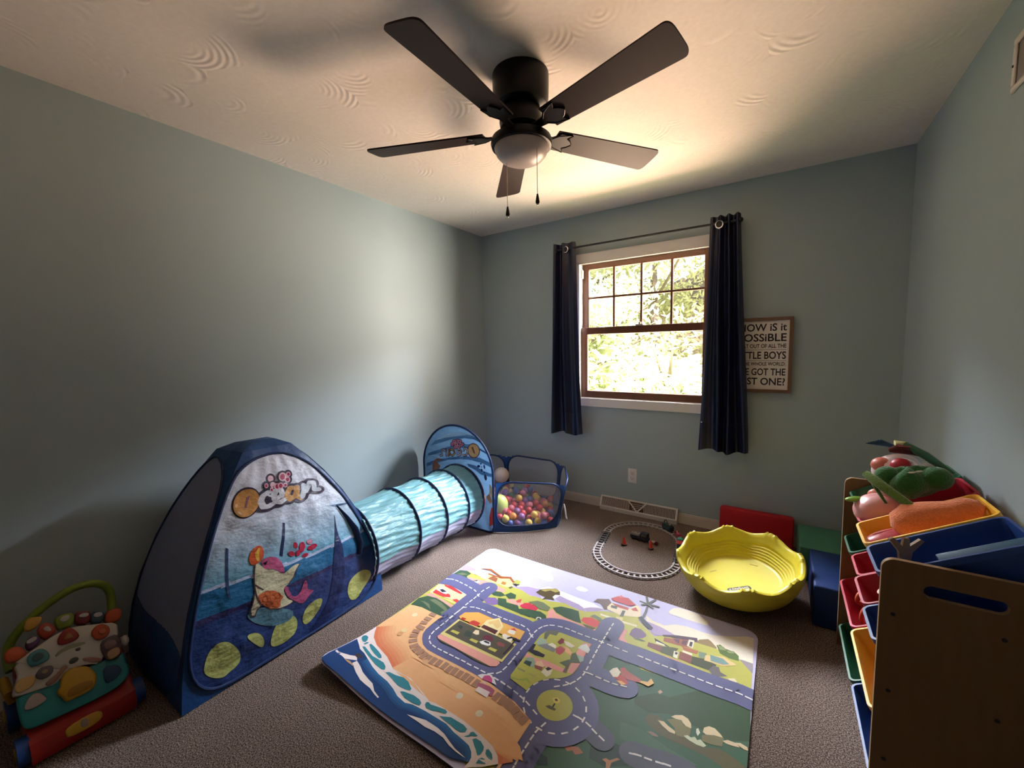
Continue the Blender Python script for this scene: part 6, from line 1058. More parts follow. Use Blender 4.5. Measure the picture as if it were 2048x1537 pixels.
tag(mb.build('play_mat', m_print, None, smooth=30), 'large flat printed road play mat on the carpet', 'play mat')
# ------------------------------------------------------------------ pop-up tent
tent = thing('pop_up_tent', 'blue pop-up play tent with an ocean print, standing by the left wall', 'play tent', (.33, .93, 0))
FL = [(.017,.187),(.04,.105),(.085,.045),(.15,.018),(.3,.012),(.5,.012),(.7,.012),(.85,.024),(.94,.066),(.985,.166),(.985,.31),(.972,.5),(.968,.67),(.95,.82),(.90,.905),(.74,.955),(.57,.968),(.41,.968),(.22,.958),(.10,.935),(.035,.905),(.014,.853),(.012,.742),(.014,.588),(.016,.42),(.016,.3)]
LL = [(.03,.295),(.015,.45),(.015,.65),(.02,.80),(.05,.91),(.15,.955),(.325,.962),(.667,.930),(.88,.865),(.962,.75),(.983,.6),(.985,.45),(.985,.31),(.985,.215),(.975,.20),(.95,.225),(.837,.282),(.654,.305),(.378,.308),(.15,.303)]
FLs, LLs = smoothpoly(FL, 1), smoothpoly(LL, 1)
SL = [(.03,.20),(.10,.06),(.5,.02),(.90,.06),(.97,.20),(.97,.6),(.93,.88),(.75,.95),(.25,.95),(.07,.88),(.03,.6)]; SLs = smoothpoly(SL, 2)
loops = {0: FLs, 1: SLs, 2: SLs, 3: LLs}
mb = MB()
for f in range(4):
    mb.grid(lambda u, v, f=f: tent_face(f, u, v), 170 if f == 3 else 70, 170 if f == 3 else 70, keep=(lambda u, v, f=f: not inpoly(u, v, loops[f])) if f in (0, 3) else None)
T4 = [tent_face(f, k/10, 1) for f in range(4) for k in range(10)]
cx = sum(p[0] for p in T4)/40; cy = sum(p[1] for p in T4)/40
mb.add(T4+[(cx+(p[0]-cx)*.55, cy+(p[1]-cy)*.55, .925) for p in T4]+[(cx, cy, .932)], [(i, (i+1) % 40, 40+(i+1) % 40, 40+i) for i in range(40)]+[(40+i, 40+(i+1) % 40, 80) for i in range(40)])
mb.build('canopy', m_navy, tent, smooth=60)
def tent_col(u, v):
    w = v-.045*(1-u)*max(0, 1-abs(v-.45)*3)
    if w < .29: return (.020, .045, .16)
    if w < .312: return (.030, .028, .10)
    if w < .398: return (.018, .13, .28)
    if w < .412: return (.42, .50, .68)
    if w < .64:
        t = (w-.412)/.228; a, b = (.13, .34, .48), (.55, .63, .75); return tuple(a[i]+(b[i]-a[i])*t for i in range(3))
    t = min(1, (w-.64)/.3); a, b = (.62, .68, .80), (.74, .74, .84); return tuple(a[i]+(b[i]-a[i])*t for i in range(3))
mb = MB()
mb.grid(lambda u, v: tent_face(0, u, v, .001+.0025*math.sin(u*31+v*9)*math.sin(v*27-u*13)), 110, 150, keep=lambda u, v: inpoly(u, v, FLs), colfn=tent_col)
paint(mb, TENT_ART, lambda u, v, h: tent_face(0, u, v, .001+.0025*math.sin(u*31+v*9)*math.sin(v*27-u*13)+h), .0012, .0004, .03, metric=lambda v: (.93*(1-v)+.25*v, 1.02), round_it=True)
mb.build('front_panel', m_fabricprint, tent, smooth=60)
mb = MB(); mb.grid(lambda u, v: tent_face(3, u, v, -.001), 170, 170, keep=lambda u, v: inpoly(u, v, LLs)); mb.build('mesh_window', m_meshg, tent, smooth=60)
for f, P_, r in ((0, FLs, .0065), (3, LLs[0:0] or smoothpoly(SL, 1), .0055), (1, smoothpoly(SL, 1), .0055), (2, smoothpoly(SL, 1), .0055)):
    pts = P_
    if f == 3: pts = smoothpoly([(.02,.10),(.012,.30),(.012,.65),(.02,.82),(.06,.915),(.15,.96),(.325,.968),(.667,.936),(.89,.872),(.97,.75),(.988,.6),(.992,.31),(.99,.2),(.95,.08),(.7,.02),(.3,.02),(.08,.03)], 1)
    MB().tube([tent_face(f, u, v, .003) for u, v in pts], r, 8, closed=True).build('frame_loop', m_frame, tent)
mb = MB()   # folded navy door strap beside the entrance
mb.tube([tent_face(0, .862, .612, .006), tent_face(0, .885, .53, .012), tent_face(0, .90, .45, .016), tent_face(0, .895, .36, .014), tent_face(0, .87, .30, .010)], [.004, .010, .017, .019, .012], 8, flat=.35)
mb.build('door_flap', m_frame, tent)
# ------------------------------------------------------------------ tunnel
tun = thing('play_tunnel', 'aqua fabric play tunnel with navy hoops between tent and ball pit', 'tunnel', (.43, 1.82, 0))
TX, TR, TY0, TY1 = .43, .236, 1.33, 2.295
hoops = [1.345, 1.66, 1.90, 2.12, 2.285]
def tun_r(y):
    for a, b in zip(hoops, hoops[1:]):
        if a <= y <= b: return TR-.012*math.sin(PI*(y-a)/(b-a))-.001
    return TR
def tunf(a, y, off=0):
    r = tun_r(y)+off+.0028*math.sin(a*17+math.sin(y*23)*1.5)*math.sin(y*9+a*3)+.002*math.sin(a*41+y*30)
    return (TX+r*math.cos(a), y, max(.004, TR+.002+r*math.sin(a)))
A0, A1 = math.radians(-14), math.radians(194)
MB().grid(lambda u, v: tunf(A0+(A1-A0)*u, TY0+(TY1-TY0)*v), 160, 110).build('sleeve', m_aqua, tun, smooth=180)
MB().grid(lambda u, v: tunf(A1-2*PI+(A0-A1+2*PI)*u, TY0+(TY1-TY0)*v, -.001), 70, 70).build('mesh_underside', m_meshw, tun, smooth=180)
for y in hoops:
    MB().tube([(TX+(TR+.002)*math.cos(2*PI*k/72), y, TR+.005+(TR+.0005)*math.sin(2*PI*k/72)) for k in range(72)], .0085, 8, closed=True, flat=.6).build('hoop', m_frame, tun)
# ------------------------------------------------------------------ ball pit
pit = thing('ball_pit', 'blue mesh-sided pop-up ball pit with an arched entrance, in the corner', 'ball pit', (.60, 2.68, 0))
AX0, AX1, AY = .045, .745, 2.302; AR = (AX1-AX0)/2; ACX = (AX0+AX1)/2; AZ = .432
arch = [(AX0, .0), (AX0, AZ)]+[(ACX-AR*math.cos(PI*k/40), AZ+AR*.985*math.sin(PI*k/40)) for k in range(1, 40)]+[(AX1, AZ), (AX1, .05), (AX1-.015, .015), (AX1-.05, .004)]
hole = [(TX+.003+TR*math.cos(2*PI*k/48), TR+.006+TR*math.sin(2*PI*k/48)*.995) for k in range(48)]
mb = MB()
allp = [Vector((x, z, 0)) for x, z in arch]; hp = [Vector((x, z, 0)) for x, z in hole][::-1]
tri = tessellate_polygon([allp, hp]); pp = allp+hp
mb.add([(p.x, AY, p.y) for p in pp], [t for t in tri], (.22, .42, .68))
zlow = [(x, z) for x, z in ((.52, .004), (.742, .012), (.742, .12), (.68, .14))]
flip = [(c_, k_, p_) for c_, k_, p_ in ARCH_ART]
def archpt(x, z, h):
    if z > AZ:
        dx, dz = x-ACX, z-AZ; l = math.hypot(dx, dz)
        if l > AR-.004: x, z = ACX+dx/l*(AR-.004), AZ+dz/l*(AR-.004)
    return (min(max(x, AX0+.004), AX1-.004), AY-h, max(z, .012))
paint(mb, flip, archpt, .0006, .0003, .2)
mb.build('arch_panel', m_fabricprint, pit, smooth=30)
MB().tube([(x, AY, z) for x, z in arch], .0085, 8, closed=True).build('arch_frame', m_frame, pit)
TOP = [(.70, 2.40), (1.18, 2.60), (.905, 3.065), (.345, 3.05), (.06, 2.78), (.10, 2.40)]
BOT = [(.72, 2.315), (1.085, 2.635), (.885, 3.02), (.36, 3.03), (.09, 2.77), (.10, 2.33)]
PH = .372
def pitf(k, u, v, off=0):
    j = (k+1) % 6
    a = [BOT[k][i]+(TOP[k][i]-BOT[k][i])*v for i in (0, 1)]; b = [BOT[j][i]+(TOP[j][i]-BOT[j][i])*v for i in (0, 1)]
    x, y = a[0]+(b[0]-a[0])*u, a[1]+(b[1]-a[1])*u
    cx, cy = .60, 2.70; d = math.hypot(x-cx, y-cy); q = .035*4*u*(1-u)+off
    return (min(max(x+(x-cx)/d*q, .012), 9), min(y+(y-cy)/d*q, D-.02), .004+PH*v)
def rrp(u0, u1, v0, v1, r, n=6):
    return [(u0+(u1-u0)*.5+p[0], v0+(v1-v0)*.5+p[1]) for p in rr(u1-u0, v1-v0, r, n)]
def rr_uv(wid):
    # rounded rectangle with equal corner radius in metres
    Rm = .11; pts = rr(wid*.93, PH*.86, Rm, 6); return [(.5+p[0]/wid, .545+p[1]/PH) for p in pts]
m_gus = m_navy
for k in range(5):
    j = (k+1) % 6; wid = math.hypot(TOP[k][0]-TOP[j][0], TOP[k][1]-TOP[j][1])
    lp = rr_uv(wid)
    def sag(u): return .985-.07*max(0, 1-min(u, 1-u)/.2)
    mb = MB(); mb.grid(lambda u, v, k=k: pitf(k, u, v), 44, 34, keep=lambda u, v: (not inpoly(u, v, lp)) and v < sag(u))
    mb.build('corner_fabric', m_gus, pit, smooth=60)
    mb = MB(); mb.grid(lambda u, v, k=k: pitf(k, u, v), 40, 30, keep=lambda u, v: inpoly(u, v, lp)); mb.build('mesh_panel', m_meshb, pit, smooth=60)
    MB().tube([pitf(k, u, v, .002) for u, v in lp], .0068, 8, closed=True).build('frame_loop', m_frame, pit)
MB().prism([(x, y) for x, y in BOT], .003, .007).build('pit_floor', m_navy, pit)
MB().tube([(1.105, 2.72, .16), (1.12, 2.715, .12), (1.128, 2.71, .075), (1.135, 2.712, .05), (1.120, 2.72, .055), (1.112, 2.725, .10), (1.105, 2.72, .155)], .004, 6).build('drawstring', m_white, pit)
# balls
BC = {'red': (.50, .03, .04), 'orange': (.72, .25, .04), 'yellow': (.80, .52, .10), 'green': (.05, .25, .07), 'purple': (.26, .10, .30), 'pink': (.65, .16, .22), 'blue': (.05, .10, .33)}
bmesh_of = {}
BR = .028
R = random.Random(11); placed = []
ok = lambda x, y: inpoly(x, y, [(.60+(p[0]-.60)*.90, 2.70+(p[1]-2.70)*.88) for p in BOT])
def put(z, n, region, mind=.0545):
    t = 0; m = 0
    while m < n and t < 6000:
        t += 1; x, y = R.uniform(.1, 1.1), R.uniform(2.3, 3.05)
        if not ok(x, y) or not region(x, y): continue
        if any((x-a)**2+(y-b)**2+(z-c)**2 < mind**2 for a, b, c in placed): continue
        placed.append((x, y, z)); m += 1
put(BR+.007, 130, lambda x, y: x-.45 < .62*(1.9-(y-2.3)) and not (x > .98 and y > 2.7))
put(BR+.050, 90, lambda x, y: x < .90 or y < 2.62)
put(BR+.094, 45, lambda x, y: x < .72)
for i, (x, y, z) in enumerate(placed):
    cn = R.choice(['red', 'red', 'orange', 'yellow', 'yellow', 'green', 'purple', 'purple', 'pink', 'red', 'blue', 'pink'])
    if cn not in bmesh_of:
        o = MB().ball((0, 0, 0), BR, n=16, col=BC[cn]).build('play_ball', m_plastic, None, smooth=180); bmesh_of[cn] = o
    else: o = bmesh_of[cn].copy(); COL.objects.link(o)
    o.location = (x, y, z)
    tag(o, f'small {cn} plastic ball in the heap inside the mesh ball pit', 'ball', f'{cn} balls in the ball pit')
tag(MB().ball((0, 0, 0), .068, n=28, col=(.74, .62, .52)).build('large_ball', m_plastic, None, smooth=180, ), 'large cream white ball at the back of the ball pit, beside the arch', 'ball').location = (.415, 2.87, .235)
tag(MB().ball((0, 0, 0), .068, (1, 1, 1.15), n=28, col=(.55, .62, .14)).build('large_ball', m_plastic, None, smooth=180), 'large lime green ball inside the ball pit, just right of the arch', 'ball').location = (.672, 2.475, .150)
# ------------------------------------------------------------------ train set
GREY, DGREY = (.46, .42, .42), (.075, .07, .07)
trk = thing('toy_train_track', 'grey plastic oval toy train track on the carpet', 'train track', (1.70, 2.65, 0))
TCX, TCY, TRr, TST, TAX = 1.70, 2.652, .249, .125, math.radians(97.5)
def trackpt(s, off=0):
    """s in 0..1 round the oval; returns point and heading"""
    per = 2*PI*TRr+4*TST; d = (s % 1)*per; ax = Vector((math.cos(TAX), math.sin(TAX))); nx = Vector((ax.y, -ax.x))
    if d < 2*TST: p = ax*(d-TST)+nx*(TRr+off); h = ax
    elif d < 2*TST+PI*TRr:
        a = (d-2*TST)/TRr; p = ax*TST+(nx*math.cos(a)+ax*math.sin(a))*(TRr+off); h = ax*math.cos(a)-nx*math.sin(a)
    elif d < 4*TST+PI*TRr: p = ax*(TST-(d-2*TST-PI*TRr))-nx*(TRr+off); h = -ax
    else:
        a = (d-4*TST-PI*TRr)/TRr; p = -ax*TST+(-nx*math.cos(a)-ax*math.sin(a))*(TRr+off); h = -ax*math.cos(a)+nx*math.sin(a)
    return Vector((TCX+p.x, TCY+p.y, 0)), Vector((h.x, h.y, 0))
segs = 12
for k in range(segs):
    mb = MB(); s0, s1 = k/segs, (k+1)/segs
    col = DGREY if k in (0, 6) else GREY
    for off in (-.0205, .0205):
        n = 10; ring = []
        for i in range(n+1):
            s = s0+(s1-s0)*(i/n)*.995; a, _ = trackpt(s, off-.004); b, _ = trackpt(s, off+.004); ring.append((a, b))
        vs = []; fs = []
        for a, b in ring: vs += [(a.x, a.y, .005), (b.x, b.y, .005), (b.x, b.y, .012), (a.x, a.y, .012)]
        for i in range(n):
            for q in range(4): fs.append((i*4+q, i*4+(q+1) % 4, i*4+4+(q+1) % 4, i*4+4+q))
        fs += [(3, 2, 1, 0), (n*4, n*4+1, n*4+2, n*4+3)]
        mb.add(vs, fs, col)
    for i in range(5):
        p, h = trackpt(s0+(s1-s0)*(i+.5)/5); nrm = Vector((h.y, -h.x, 0)); a = h*.0052; b = nrm*.0305
        q = [p-a-b, p+a-b, p+a+b, p-a+b]
        mb.add([(v.x, v.y, .002) for v in q]+[(v.x, v.y, .0075) for v in q], [(3,2,1,0), (4,5,6,7), (0,1,5,4), (1,2,6,5), (2,3,7,6), (3,0,4,7)], col)
    mb.build('track_piece', m_matte, trk, smooth=0)
def frame_at(p, h, z=.012):
    h = h.normalized(); n = Vector((-h.y, h.x, 0)); m = Matrix((h, n, Vector((0, 0, 1)))).transposed().to_4x4(); m.translation = Vector((p.x, p.y, z)); return m
def wheels(mb, xs, r=.007, w=.017, col=(.02, .02, .02)):
    for x in xs:
        for s in (-1, 1):
            mb.tube([(x, s*(w-.004), r), (x, s*w, r)], r, 14, col=col)
def car(name, label, s, parts, xs, length):
    p, h = trackpt(s); X = frame_at(p, h); root = thing(name, label, 'toy train', (p.x, p.y, .012), 'toy train cars on the track')
    for nm, fn in parts:
        mb = MB(); mb.x = X; fn(mb); mb.build(nm, m_plastic, root)
    mb = MB(); mb.x = X; wheels(mb, xs); mb.build('wheels', m_plastic, root)
    return root
BK, RD, TE, GN = (.018, .018, .024), (.34, .02, .03), (.10, .52, .40), (.03, .10, .08)
car('toy_train_engine', 'black and red toy train engine with teal top on the track', .092, [
    ('body', lambda m: m.rbox((-.055, -.017, .006), (.055, .017, .024), .003, 2, BK).rbox((-.055, -.0165, .024), (-.016, .0165, .058), .004, 2, BK).tube([(-.016, 0, .034), (.046, 0, .034)], .0145, 16, col=BK)),
    ('cab_roof', lambda m: m.rbox((-.060, -.021, .056), (-.010, .021, .062), .003, 2, RD)),
    ('teal_top', lambda m: m.ball((.022, 0, .058), .015, (1.25, 1.2, .75), col=TE, fn=lambda p: 1+.16*math.sin(7*math.atan2(p.y, p.x)))),
    ('smokestack', lambda m: m.lathe([(.005, .045), (.006, .062), (.009, .068), (.009, .070)], 14, (.036, 0, 0), col=RD)),
    ('front_plate', lambda m: m.rbox((.055, -.017, .004), (.061, .017, .020), .002, 2, RD).ball((.049, 0, .034), .008, (.5, 1, 1), col=(.75, .55, .45)))], (-.035, 0, .035), .11)
car('toy_train_car', 'red open toy train car behind the engine on the track', .167, [
    ('body', lambda m: m.rbox((-.045, -.017, .006), (.045, .017, .012), .002, 2, RD).rbox((-.045, -.017, .012), (-.041, .017, .034), .001, 1, RD).rbox((.041, -.017, .012), (.045, .017, .034), .001, 1, RD).rbox((-.041, -.017, .012), (.041, -.013, .028), .001, 1, RD).rbox((-.041, .013, .012), (.041, .017, .028), .001, 1, RD)),
    ('load', lambda m: m.ball((.012, .001, .026), .012, (1.6, .9, .9), col=(.60, .10, .14)).ball((-.018, -.002, .028), .010, (1.1, 1, 1.1), col=(.25, .02, .04)).ball((.03, .002, .034), .007, col=(.75, .35, .35)))], (-.028, .028), .09)
car('toy_train_car', 'dark tender toy train car with a curved rail, at the back by the floor vent', .232, [
    ('body', lambda m: m.rbox((-.042, -.018, .006), (.042, .018, .040), .004, 2, (.018, .02, .035)).rbox((-.036, -.014, .040), (.036, .014, .047), .003, 2, GN)),
    ('side_panel', lambda m: m.rbox((-.03, -.0195, .014), (.03, .0195, .032), .001, 1, GN)),
    ('rail', lambda m: m.tube([(.030+.016*math.cos(PI*k/10)-.01, 0, .044+.026*math.sin(PI*k/10)) for k in range(11)], .0028, 8, col=BK)),
    ('lamp', lambda m: m.ball((-.022, .006, .051), .0055, col=(.65, .6, .58)))], (-.025, .025), .085)
# loose engine and cones inside the oval
le = thing('toy_train_engine', 'black toy engine lying inside the oval between two cones', 'toy train', (1.69, 2.73, .0))
X = frame_at(Vector((1.680, 2.760)), Vector((.955, -.12, 0)), 0)
mb = MB(); mb.x = X; mb.rbox((-.072, -.019, .008), (.058, .019, .030), .004, 2, BK).rbox((.000, -.019, .030), (.052, .019, .062), .004, 2, BK).rbox((-.072, -.019, .012), (-.060, .019, .024), .003, 1, RD); mb.build('body', m_plastic, le)
mb = MB(); mb.x = X; mb.rbox((-.066, -.017, .030), (-.006, .017, .047), .003, 2, (.30, .28, .25)).box((-.056, -.006, .0472), (-.050, .008, .0478), BK).box((-.026, -.006, .0472), (-.020, .008, .0478), BK); mb.build('tank_top', m_plastic, le)
mb = MB(); mb.x = X; mb.rbox((.008, -.0194, .036), (.044, -.0188, .052), .0002, 1, (.10, .09, .09)); mb.build('window', m_plastic, le)
mb = MB(); mb.x = X; wheels(mb, (-.05, -.01, .035), .009, .020); mb.build('wheels', m_plastic, le)
wh = thing('toy_wheel_set', 'small grey wheel set on the carpet beside the right orange cone', 'toy part', (1.742, 2.745, 0))
mb = MB(); mb.rbox((1.742, 2.742, .004), (1.778, 2.766, .016), .003, 2, (.42, .36, .33)).tube([(1.748, 2.735, .012), (1.748, 2.742, .012)], .011, 14, col=(.45, .38, .36)); mb.build('block', m_plastic, wh)
MB().tube([(1.790, 2.73, .014), (1.790, 2.742, .014)], .013, 14, col=(.12, .02, .02)).build('wheel', m_plastic, wh)
for (x, y, lab) in ((1.603, 2.632, 'small orange toy traffic cone, left of the loose black engine'), (1.770, 2.672, 'small orange toy traffic cone, right of the loose black engine')):
    cn = thing('toy_traffic_cone', lab, 'toy cone', (x, y, 0), 'toy cones inside the train track')
    MB().lathe([(.0165, .006), (.0155, .012), (.0045, .057), (.002, .0585)], 18, (x, y, 0), col=(.62, .06, .02)).build('cone', m_plastic, cn)
    MB().lathe([(.019, .001), (.020, .004), (.019, .0095), (.0165, .0105)], 20, (x, y, 0), col=(.018, .014, .014)).build('base', m_plastic, cn)
# ------------------------------------------------------------------ yellow wobble bowl
YL = (.66, .56, .045)
bowl = thing('wobble_bowl', 'large scalloped yellow plastic rocking bowl on the carpet', 'rocking bowl', (2.315, 2.44, 0))
RB = .302
def scal(a): return .5+.5*math.cos(8*(a-.25))
def ridge(a):
    t = ((a-.25)*8/(2*PI)) % 1; t = t-1 if t > .5 else t      # t=0 at each crest
    return sum(math.exp(-((t-c)/.030)**2) for c in (-.10, 0, .10))
def bowlfn(r, z, a):
    k = max(0, min(1, (z-.075)/.115)); q = scal(a)
    return r*(1+.016*q*k), z+k*k*(.026*q)+(.010*ridge(a) if z > .165 else 0)
prof = [(.03, .003), (.10, .005), (.150, .014), (.200, .040), (.244, .072), (.253, .076), (.257, .081), (.278, .115), (.294, .150), (.301, .178), (.298, .190), (.289, .194), (.278, .190), (.270, .176)]
inn = []
r, z = .254, .150
for k in range(6):
    inn += [(r, z), (r+.0015, z-.004), (r-.0015, z-.0095), (r-.0088, z-.0102)]; r -= .0105; z -= .0105
prof += [(.264, .165), (.257, .157)]+inn+[(.190, .086), (.184, .084), (.05, .083), (.003, .083)]
mb = MB(); mb.lathe(prof, 192, fn=bowlfn, col=YL)
TLT = Matrix.Rotation(math.radians(7.5), 4, 'X') @ Matrix.Rotation(math.radians(-5.0), 4, 'Y')
TLT = Matrix.Translation((2.312, 2.425, .002-min((TLT @ Vector(p)).z for p in mb.v))) @ TLT
mb.v = [tuple(TLT @ Vector(p)) for p in mb.v]
mb.build('shell', m_plastic, bowl, smooth=50)
for x, y, a in ((-.128, .012, .75), (.062, .135, -.15)):
    mb = MB(); mb.x = TLT @ Matrix.Translation((x, y, .0835)) @ Matrix.Rotation(a, 4, 'Z'); mb.rbox((-.020, -.0028, 0), (.020, .0028, .0012), .0005, 1, (.33, .27, .02)); mb.build('slot', m_plastic, bowl)
mb = MB(); mb.x = TLT @ Matrix.Translation((.010, -.098, .0835)) @ Matrix.Rotation(math.radians(32), 4, 'Z'); mb.prism(rr(.118, .030, .012, 5), 0, .0008, (.02, .012, .01))
vs, fs = text_geo('Simplay3'); a = min(v[0] for v in vs); b = max(v[0] for v in vs)
mb.add([(.049-(v[0]-a)/(b-a)*.098, .008-v[1]*.023, .0011) for v in vs], fs, (.75, .68, .55))
mb.build('logo_plate', m_plastic, bowl, smooth=0)
# ------------------------------------------------------------------ foam blocks
fb = thing('foam_block', 'red foam play block leaning flat on the window wall behind the yellow bowl', 'foam block', (2.35, 3.13, 0), 'soft foam play blocks')
mb = MB(); mb.x = Matrix.Translation((2.345, D-.085, .002)) @ Matrix.Rotation(math.radians(-9), 4, 'X'); mb.rbox((-.215, -.055, 0), (.215, .035, .215), .012, 3, (.42, .008, .016)); mb.build('cover', m_foam, fb)
fb = thing('foam_block', 'green foam play block on the carpet, behind the blue block', 'foam block', (2.75, 2.93, 0), 'soft foam play blocks')
MB().rbox((2.578, 2.748, .001), (2.96, 3.10, .203), .010, 3, (.055, .19, .12)).build('cover', m_foam, fb)
fb = thing('foam_block', 'dark blue foam play block on the carpet, beside the toy shelf', 'foam block', (2.64, 2.53, 0), 'soft foam play blocks')
MB().rbox((2.622, 2.318, .001), (2.80, 2.742, .203), .010, 3, (.008, .030, .13)).build('cover', m_foam, fb)
# ------------------------------------------------------------------ toy shelf with bins
PXF, PXB, YN, YF_, PT, PZ = 2.7065, 2.995, 1.428, 2.238, .014, .769
sh = thing('toy_organizer_shelf', 'brown plywood toy organizer shelf with sloping rows of bins, by the right wall', 'toy shelf', (2.85, 1.83, 0))
def rprof():
    r = .028; o = [(PXF, 0)]+[(PXF+r-r*math.cos(PI/2*k/6), PZ-r+r*math.sin(PI/2*k/6)) for k in range(7)]+[(PXB-r+r*math.sin(PI/2*k/6), PZ-r+r*math.cos(PI/2*k/6)) for k in range(7)]+[(PXB, 0)]
    return o
XZ = Matrix(((1,0,0,0), (0,0,-1,0), (0,1,0,0), (0,0,0,1)))      # (x, z, t) -> (x, -t, z)
slot = [(2.865+p[0], .700+p[1]) for p in [(q[0]*1-q[1]*-.0, q[1]) for q in rr(.150, .034, .0168, 8)]]
for y0, wth, nm in ((YN, 1, 'side_panel'), (YF_-PT, 1, 'side_panel')):
    o_ = rprof(); mb = MB(); outer = [Vector((x, z, 0)) for x, z in o_]; hl = [Vector((x, z, 0)) for x, z in slot]
    tri = tessellate_polygon([outer, hl[::-1]]); pp = outer+hl[::-1]
    mb.add([(p.x, y0, p.y) for p in pp], tri); mb.add([(p.x, y0+PT, p.y) for p in pp], [t[::-1] for t in tri])
    pn = mb.build(nm, m_ply, sh, smooth=0)
    mb = MB(); n = len(o_); mb.add([(x, y0, z) for x, z in o_]+[(x, y0+PT, z) for x, z in o_], [(i, (i+1) % n, n+(i+1) % n, n+i) for i in range(n)])
    n = len(slot); mb.add([(x, y0, z) for x, z in slot]+[(x, y0+PT, z) for x, z in slot], [(i, n+i, n+(i+1) % n, (i+1) % n) for i in range(n)])
    mb.build('panel_edge', m_plyedge, pn, smooth=40)
    if y0 == YN:
        for x, z in ((2.735, .616), (2.935, .622), (2.735, .395), (2.735, .190), (2.935, .41)):
            MB().tube([(x, y0-.0012, z), (x, y0+.004, z)], .0052, 12).build('bolt_head', m_blackmetal, pn)
ROWS = [.710, .510, .305, .100]
TI = math.radians(29.7); BL_ = .330
for z in ROWS:
    for a, dz in ((.055, -.112), (.265, -.112)):
        x = PXF+.012+a*math.cos(TI)+.112*math.sin(TI)*.4; zz = z+a*math.sin(TI)-.112*math.cos(TI)-.006
        if x > PXB-.01: x = PXB-.015
        if zz < .012: zz = .012
        MB().tube([(x, YN+PT-.002, zz), (x, YF_-PT+.002, zz)], .0065, 10).build('dowel', m_plyedge, sh)
MB().box((PXB-.012, YN+PT, .03), (PXB-.004, YF_-PT, .36)).build('back_rail', m_ply, sh, smooth=0)
C_ = {'red': (.42, .014, .035), 'green': (.012, .095, .040), 'yellow': (.90, .50, .05), 'blue': (.014, .050, .22)}
def binmat(xf, yc, zf): 
    m = Matrix(((math.cos(TI), 0, -math.sin(TI)), (0, 1, 0), (math.sin(TI), 0, math.cos(TI)))).to_4x4(); m.translation = Vector((xf, yc, zf)); return m
def make_bin(colr, label, xf, y0, y1, zf, depth=.105, length=BL_):
    wd_ = y1-y0-.006; root = thing('storage_bin', label, 'storage bin', (xf, (y0+y1)/2, zf), 'coloured plastic bins on the toy shelf')
    X = binmat(xf, (y0+y1)/2, zf)
    def L(ins, d, r): return [tuple(X @ Vector((length/2+p[0], p[1], -d))) for p in rr(length-2*ins, wd_-2*ins, r, 5)]
    mb = MB(); loft(mb, [L(.024, depth, .012), L(.020, depth, .016), L(.010, .016, .020), L(.0, .016, .022), L(0, .002, .022), L(.001, 0, .021), L(.008, 0, .017), L(.0095, .003, .016), L(.013, .016, .016), L(.024, depth-.004, .014)], True, True, C_[colr])
    mb.build('tub', m_plastic, root, smooth=35)
    return root, X
bins = {}
def B(key, *a, **k): bins[key] = make_bin(*a, **k)
B('g1', 'green', 'small green bin at the far end of the top shelf row', 2.719, 2.030, 2.222, ROWS[0])
B('r1', 'red', 'small red bin in the top shelf row holding the pink toy peach', 2.7075, 1.836, 2.028, ROWS[0])
B('y1', 'yellow', 'small yellow bin in the top row holding the orange plush carrot', 2.6965, 1.640, 1.834, ROWS[0])
B('b1', 'blue', 'small dark blue bin at the near end of the top row', 2.699, 1.446, 1.638, ROWS[0])
B('g2', 'green', 'small green bin at the far end of the second row down', 2.709, 2.030, 2.222, ROWS[1])
B('r2b', 'red', 'small red bin in the second row, mostly hidden under the yellow bin', 2.712, 1.842, 2.026, ROWS[1])
B('r2', 'red', 'small red bin in the second row with a white disc inside', 2.701, 1.640, 1.838, ROWS[1])
B('b2', 'blue', 'small dark blue bin with a pale rim, second row beside the near panel', 2.698, 1.446, 1.636, ROWS[1])
B('r3', 'red', 'wide red bin in the third row with orange rings inside', 2.703, 1.848, 2.222, ROWS[2])
B('y3', 'yellow', 'wide yellow bin in the third row beside the near panel', 2.699, 1.446, 1.842, ROWS[2])
B('g4', 'green', 'wide green bin in the bottom row at the far end', 2.707, 1.842, 2.222, ROWS[3], depth=.092)
B('b4', 'blue', 'wide dark blue bin in the bottom row nearest the floor', 2.709, 1.446, 1.838, ROWS[3], depth=.092)
# ---- toys in the bins
def toy(name, label, cat, key, a, b, c, build, rot=(0, 0, 0), mt=None, group=None):
    X = bins[key][1] @ Matrix.Translation((a, b, c)); p = X.translation
    root = thing(name, label, cat, p, group)
    Mx = Matrix.Translation(p) @ Matrix.Rotation(rot[2], 4, 'Z') @ Matrix.Rotation(rot[1], 4, 'Y') @ Matrix.Rotation(rot[0], 4, 'X')
    for nm, mm, fn in build:
        mb = MB(); mb.x = Mx; fn(mb); mb.build(nm, mm, root, smooth=60)
    return root
PK, LG, DG, OR = (.72, .33, .31), (.22, .42, .05), (.022, .14, .028), (.88, .24, .08)
toy('toy_peach', 'pink plastic toy peach with a green leaf, in the red top bin', 'play food', 'r1', .075, -.008, -.010, [
    ('fruit', m_plastic, lambda m: m.ball((0, 0, 0), .070, (1.15, .98, .9), 28, PK, lambda p: 1-.05*math.exp(-((p.y)/.18)**2)*(p.z > 0))),
    ('tip', m_plastic, lambda m: m.lathe([(.020, -.004), (.014, .010), (.010, .022), (.004, .026)], 14, (.02, 0, .056), col=PK)),
    ('leaf', m_plastic, lambda m: m.ball((-.062, .026, .040), .030, (1.1, .55, .30), 14, LG)),
    ('leaf', m_plastic, lambda m: m.ball((.085, -.035, .006), .028, (1.2, .9, .25), 14, (.06, .17, .03)))], (0, -.15, .35))
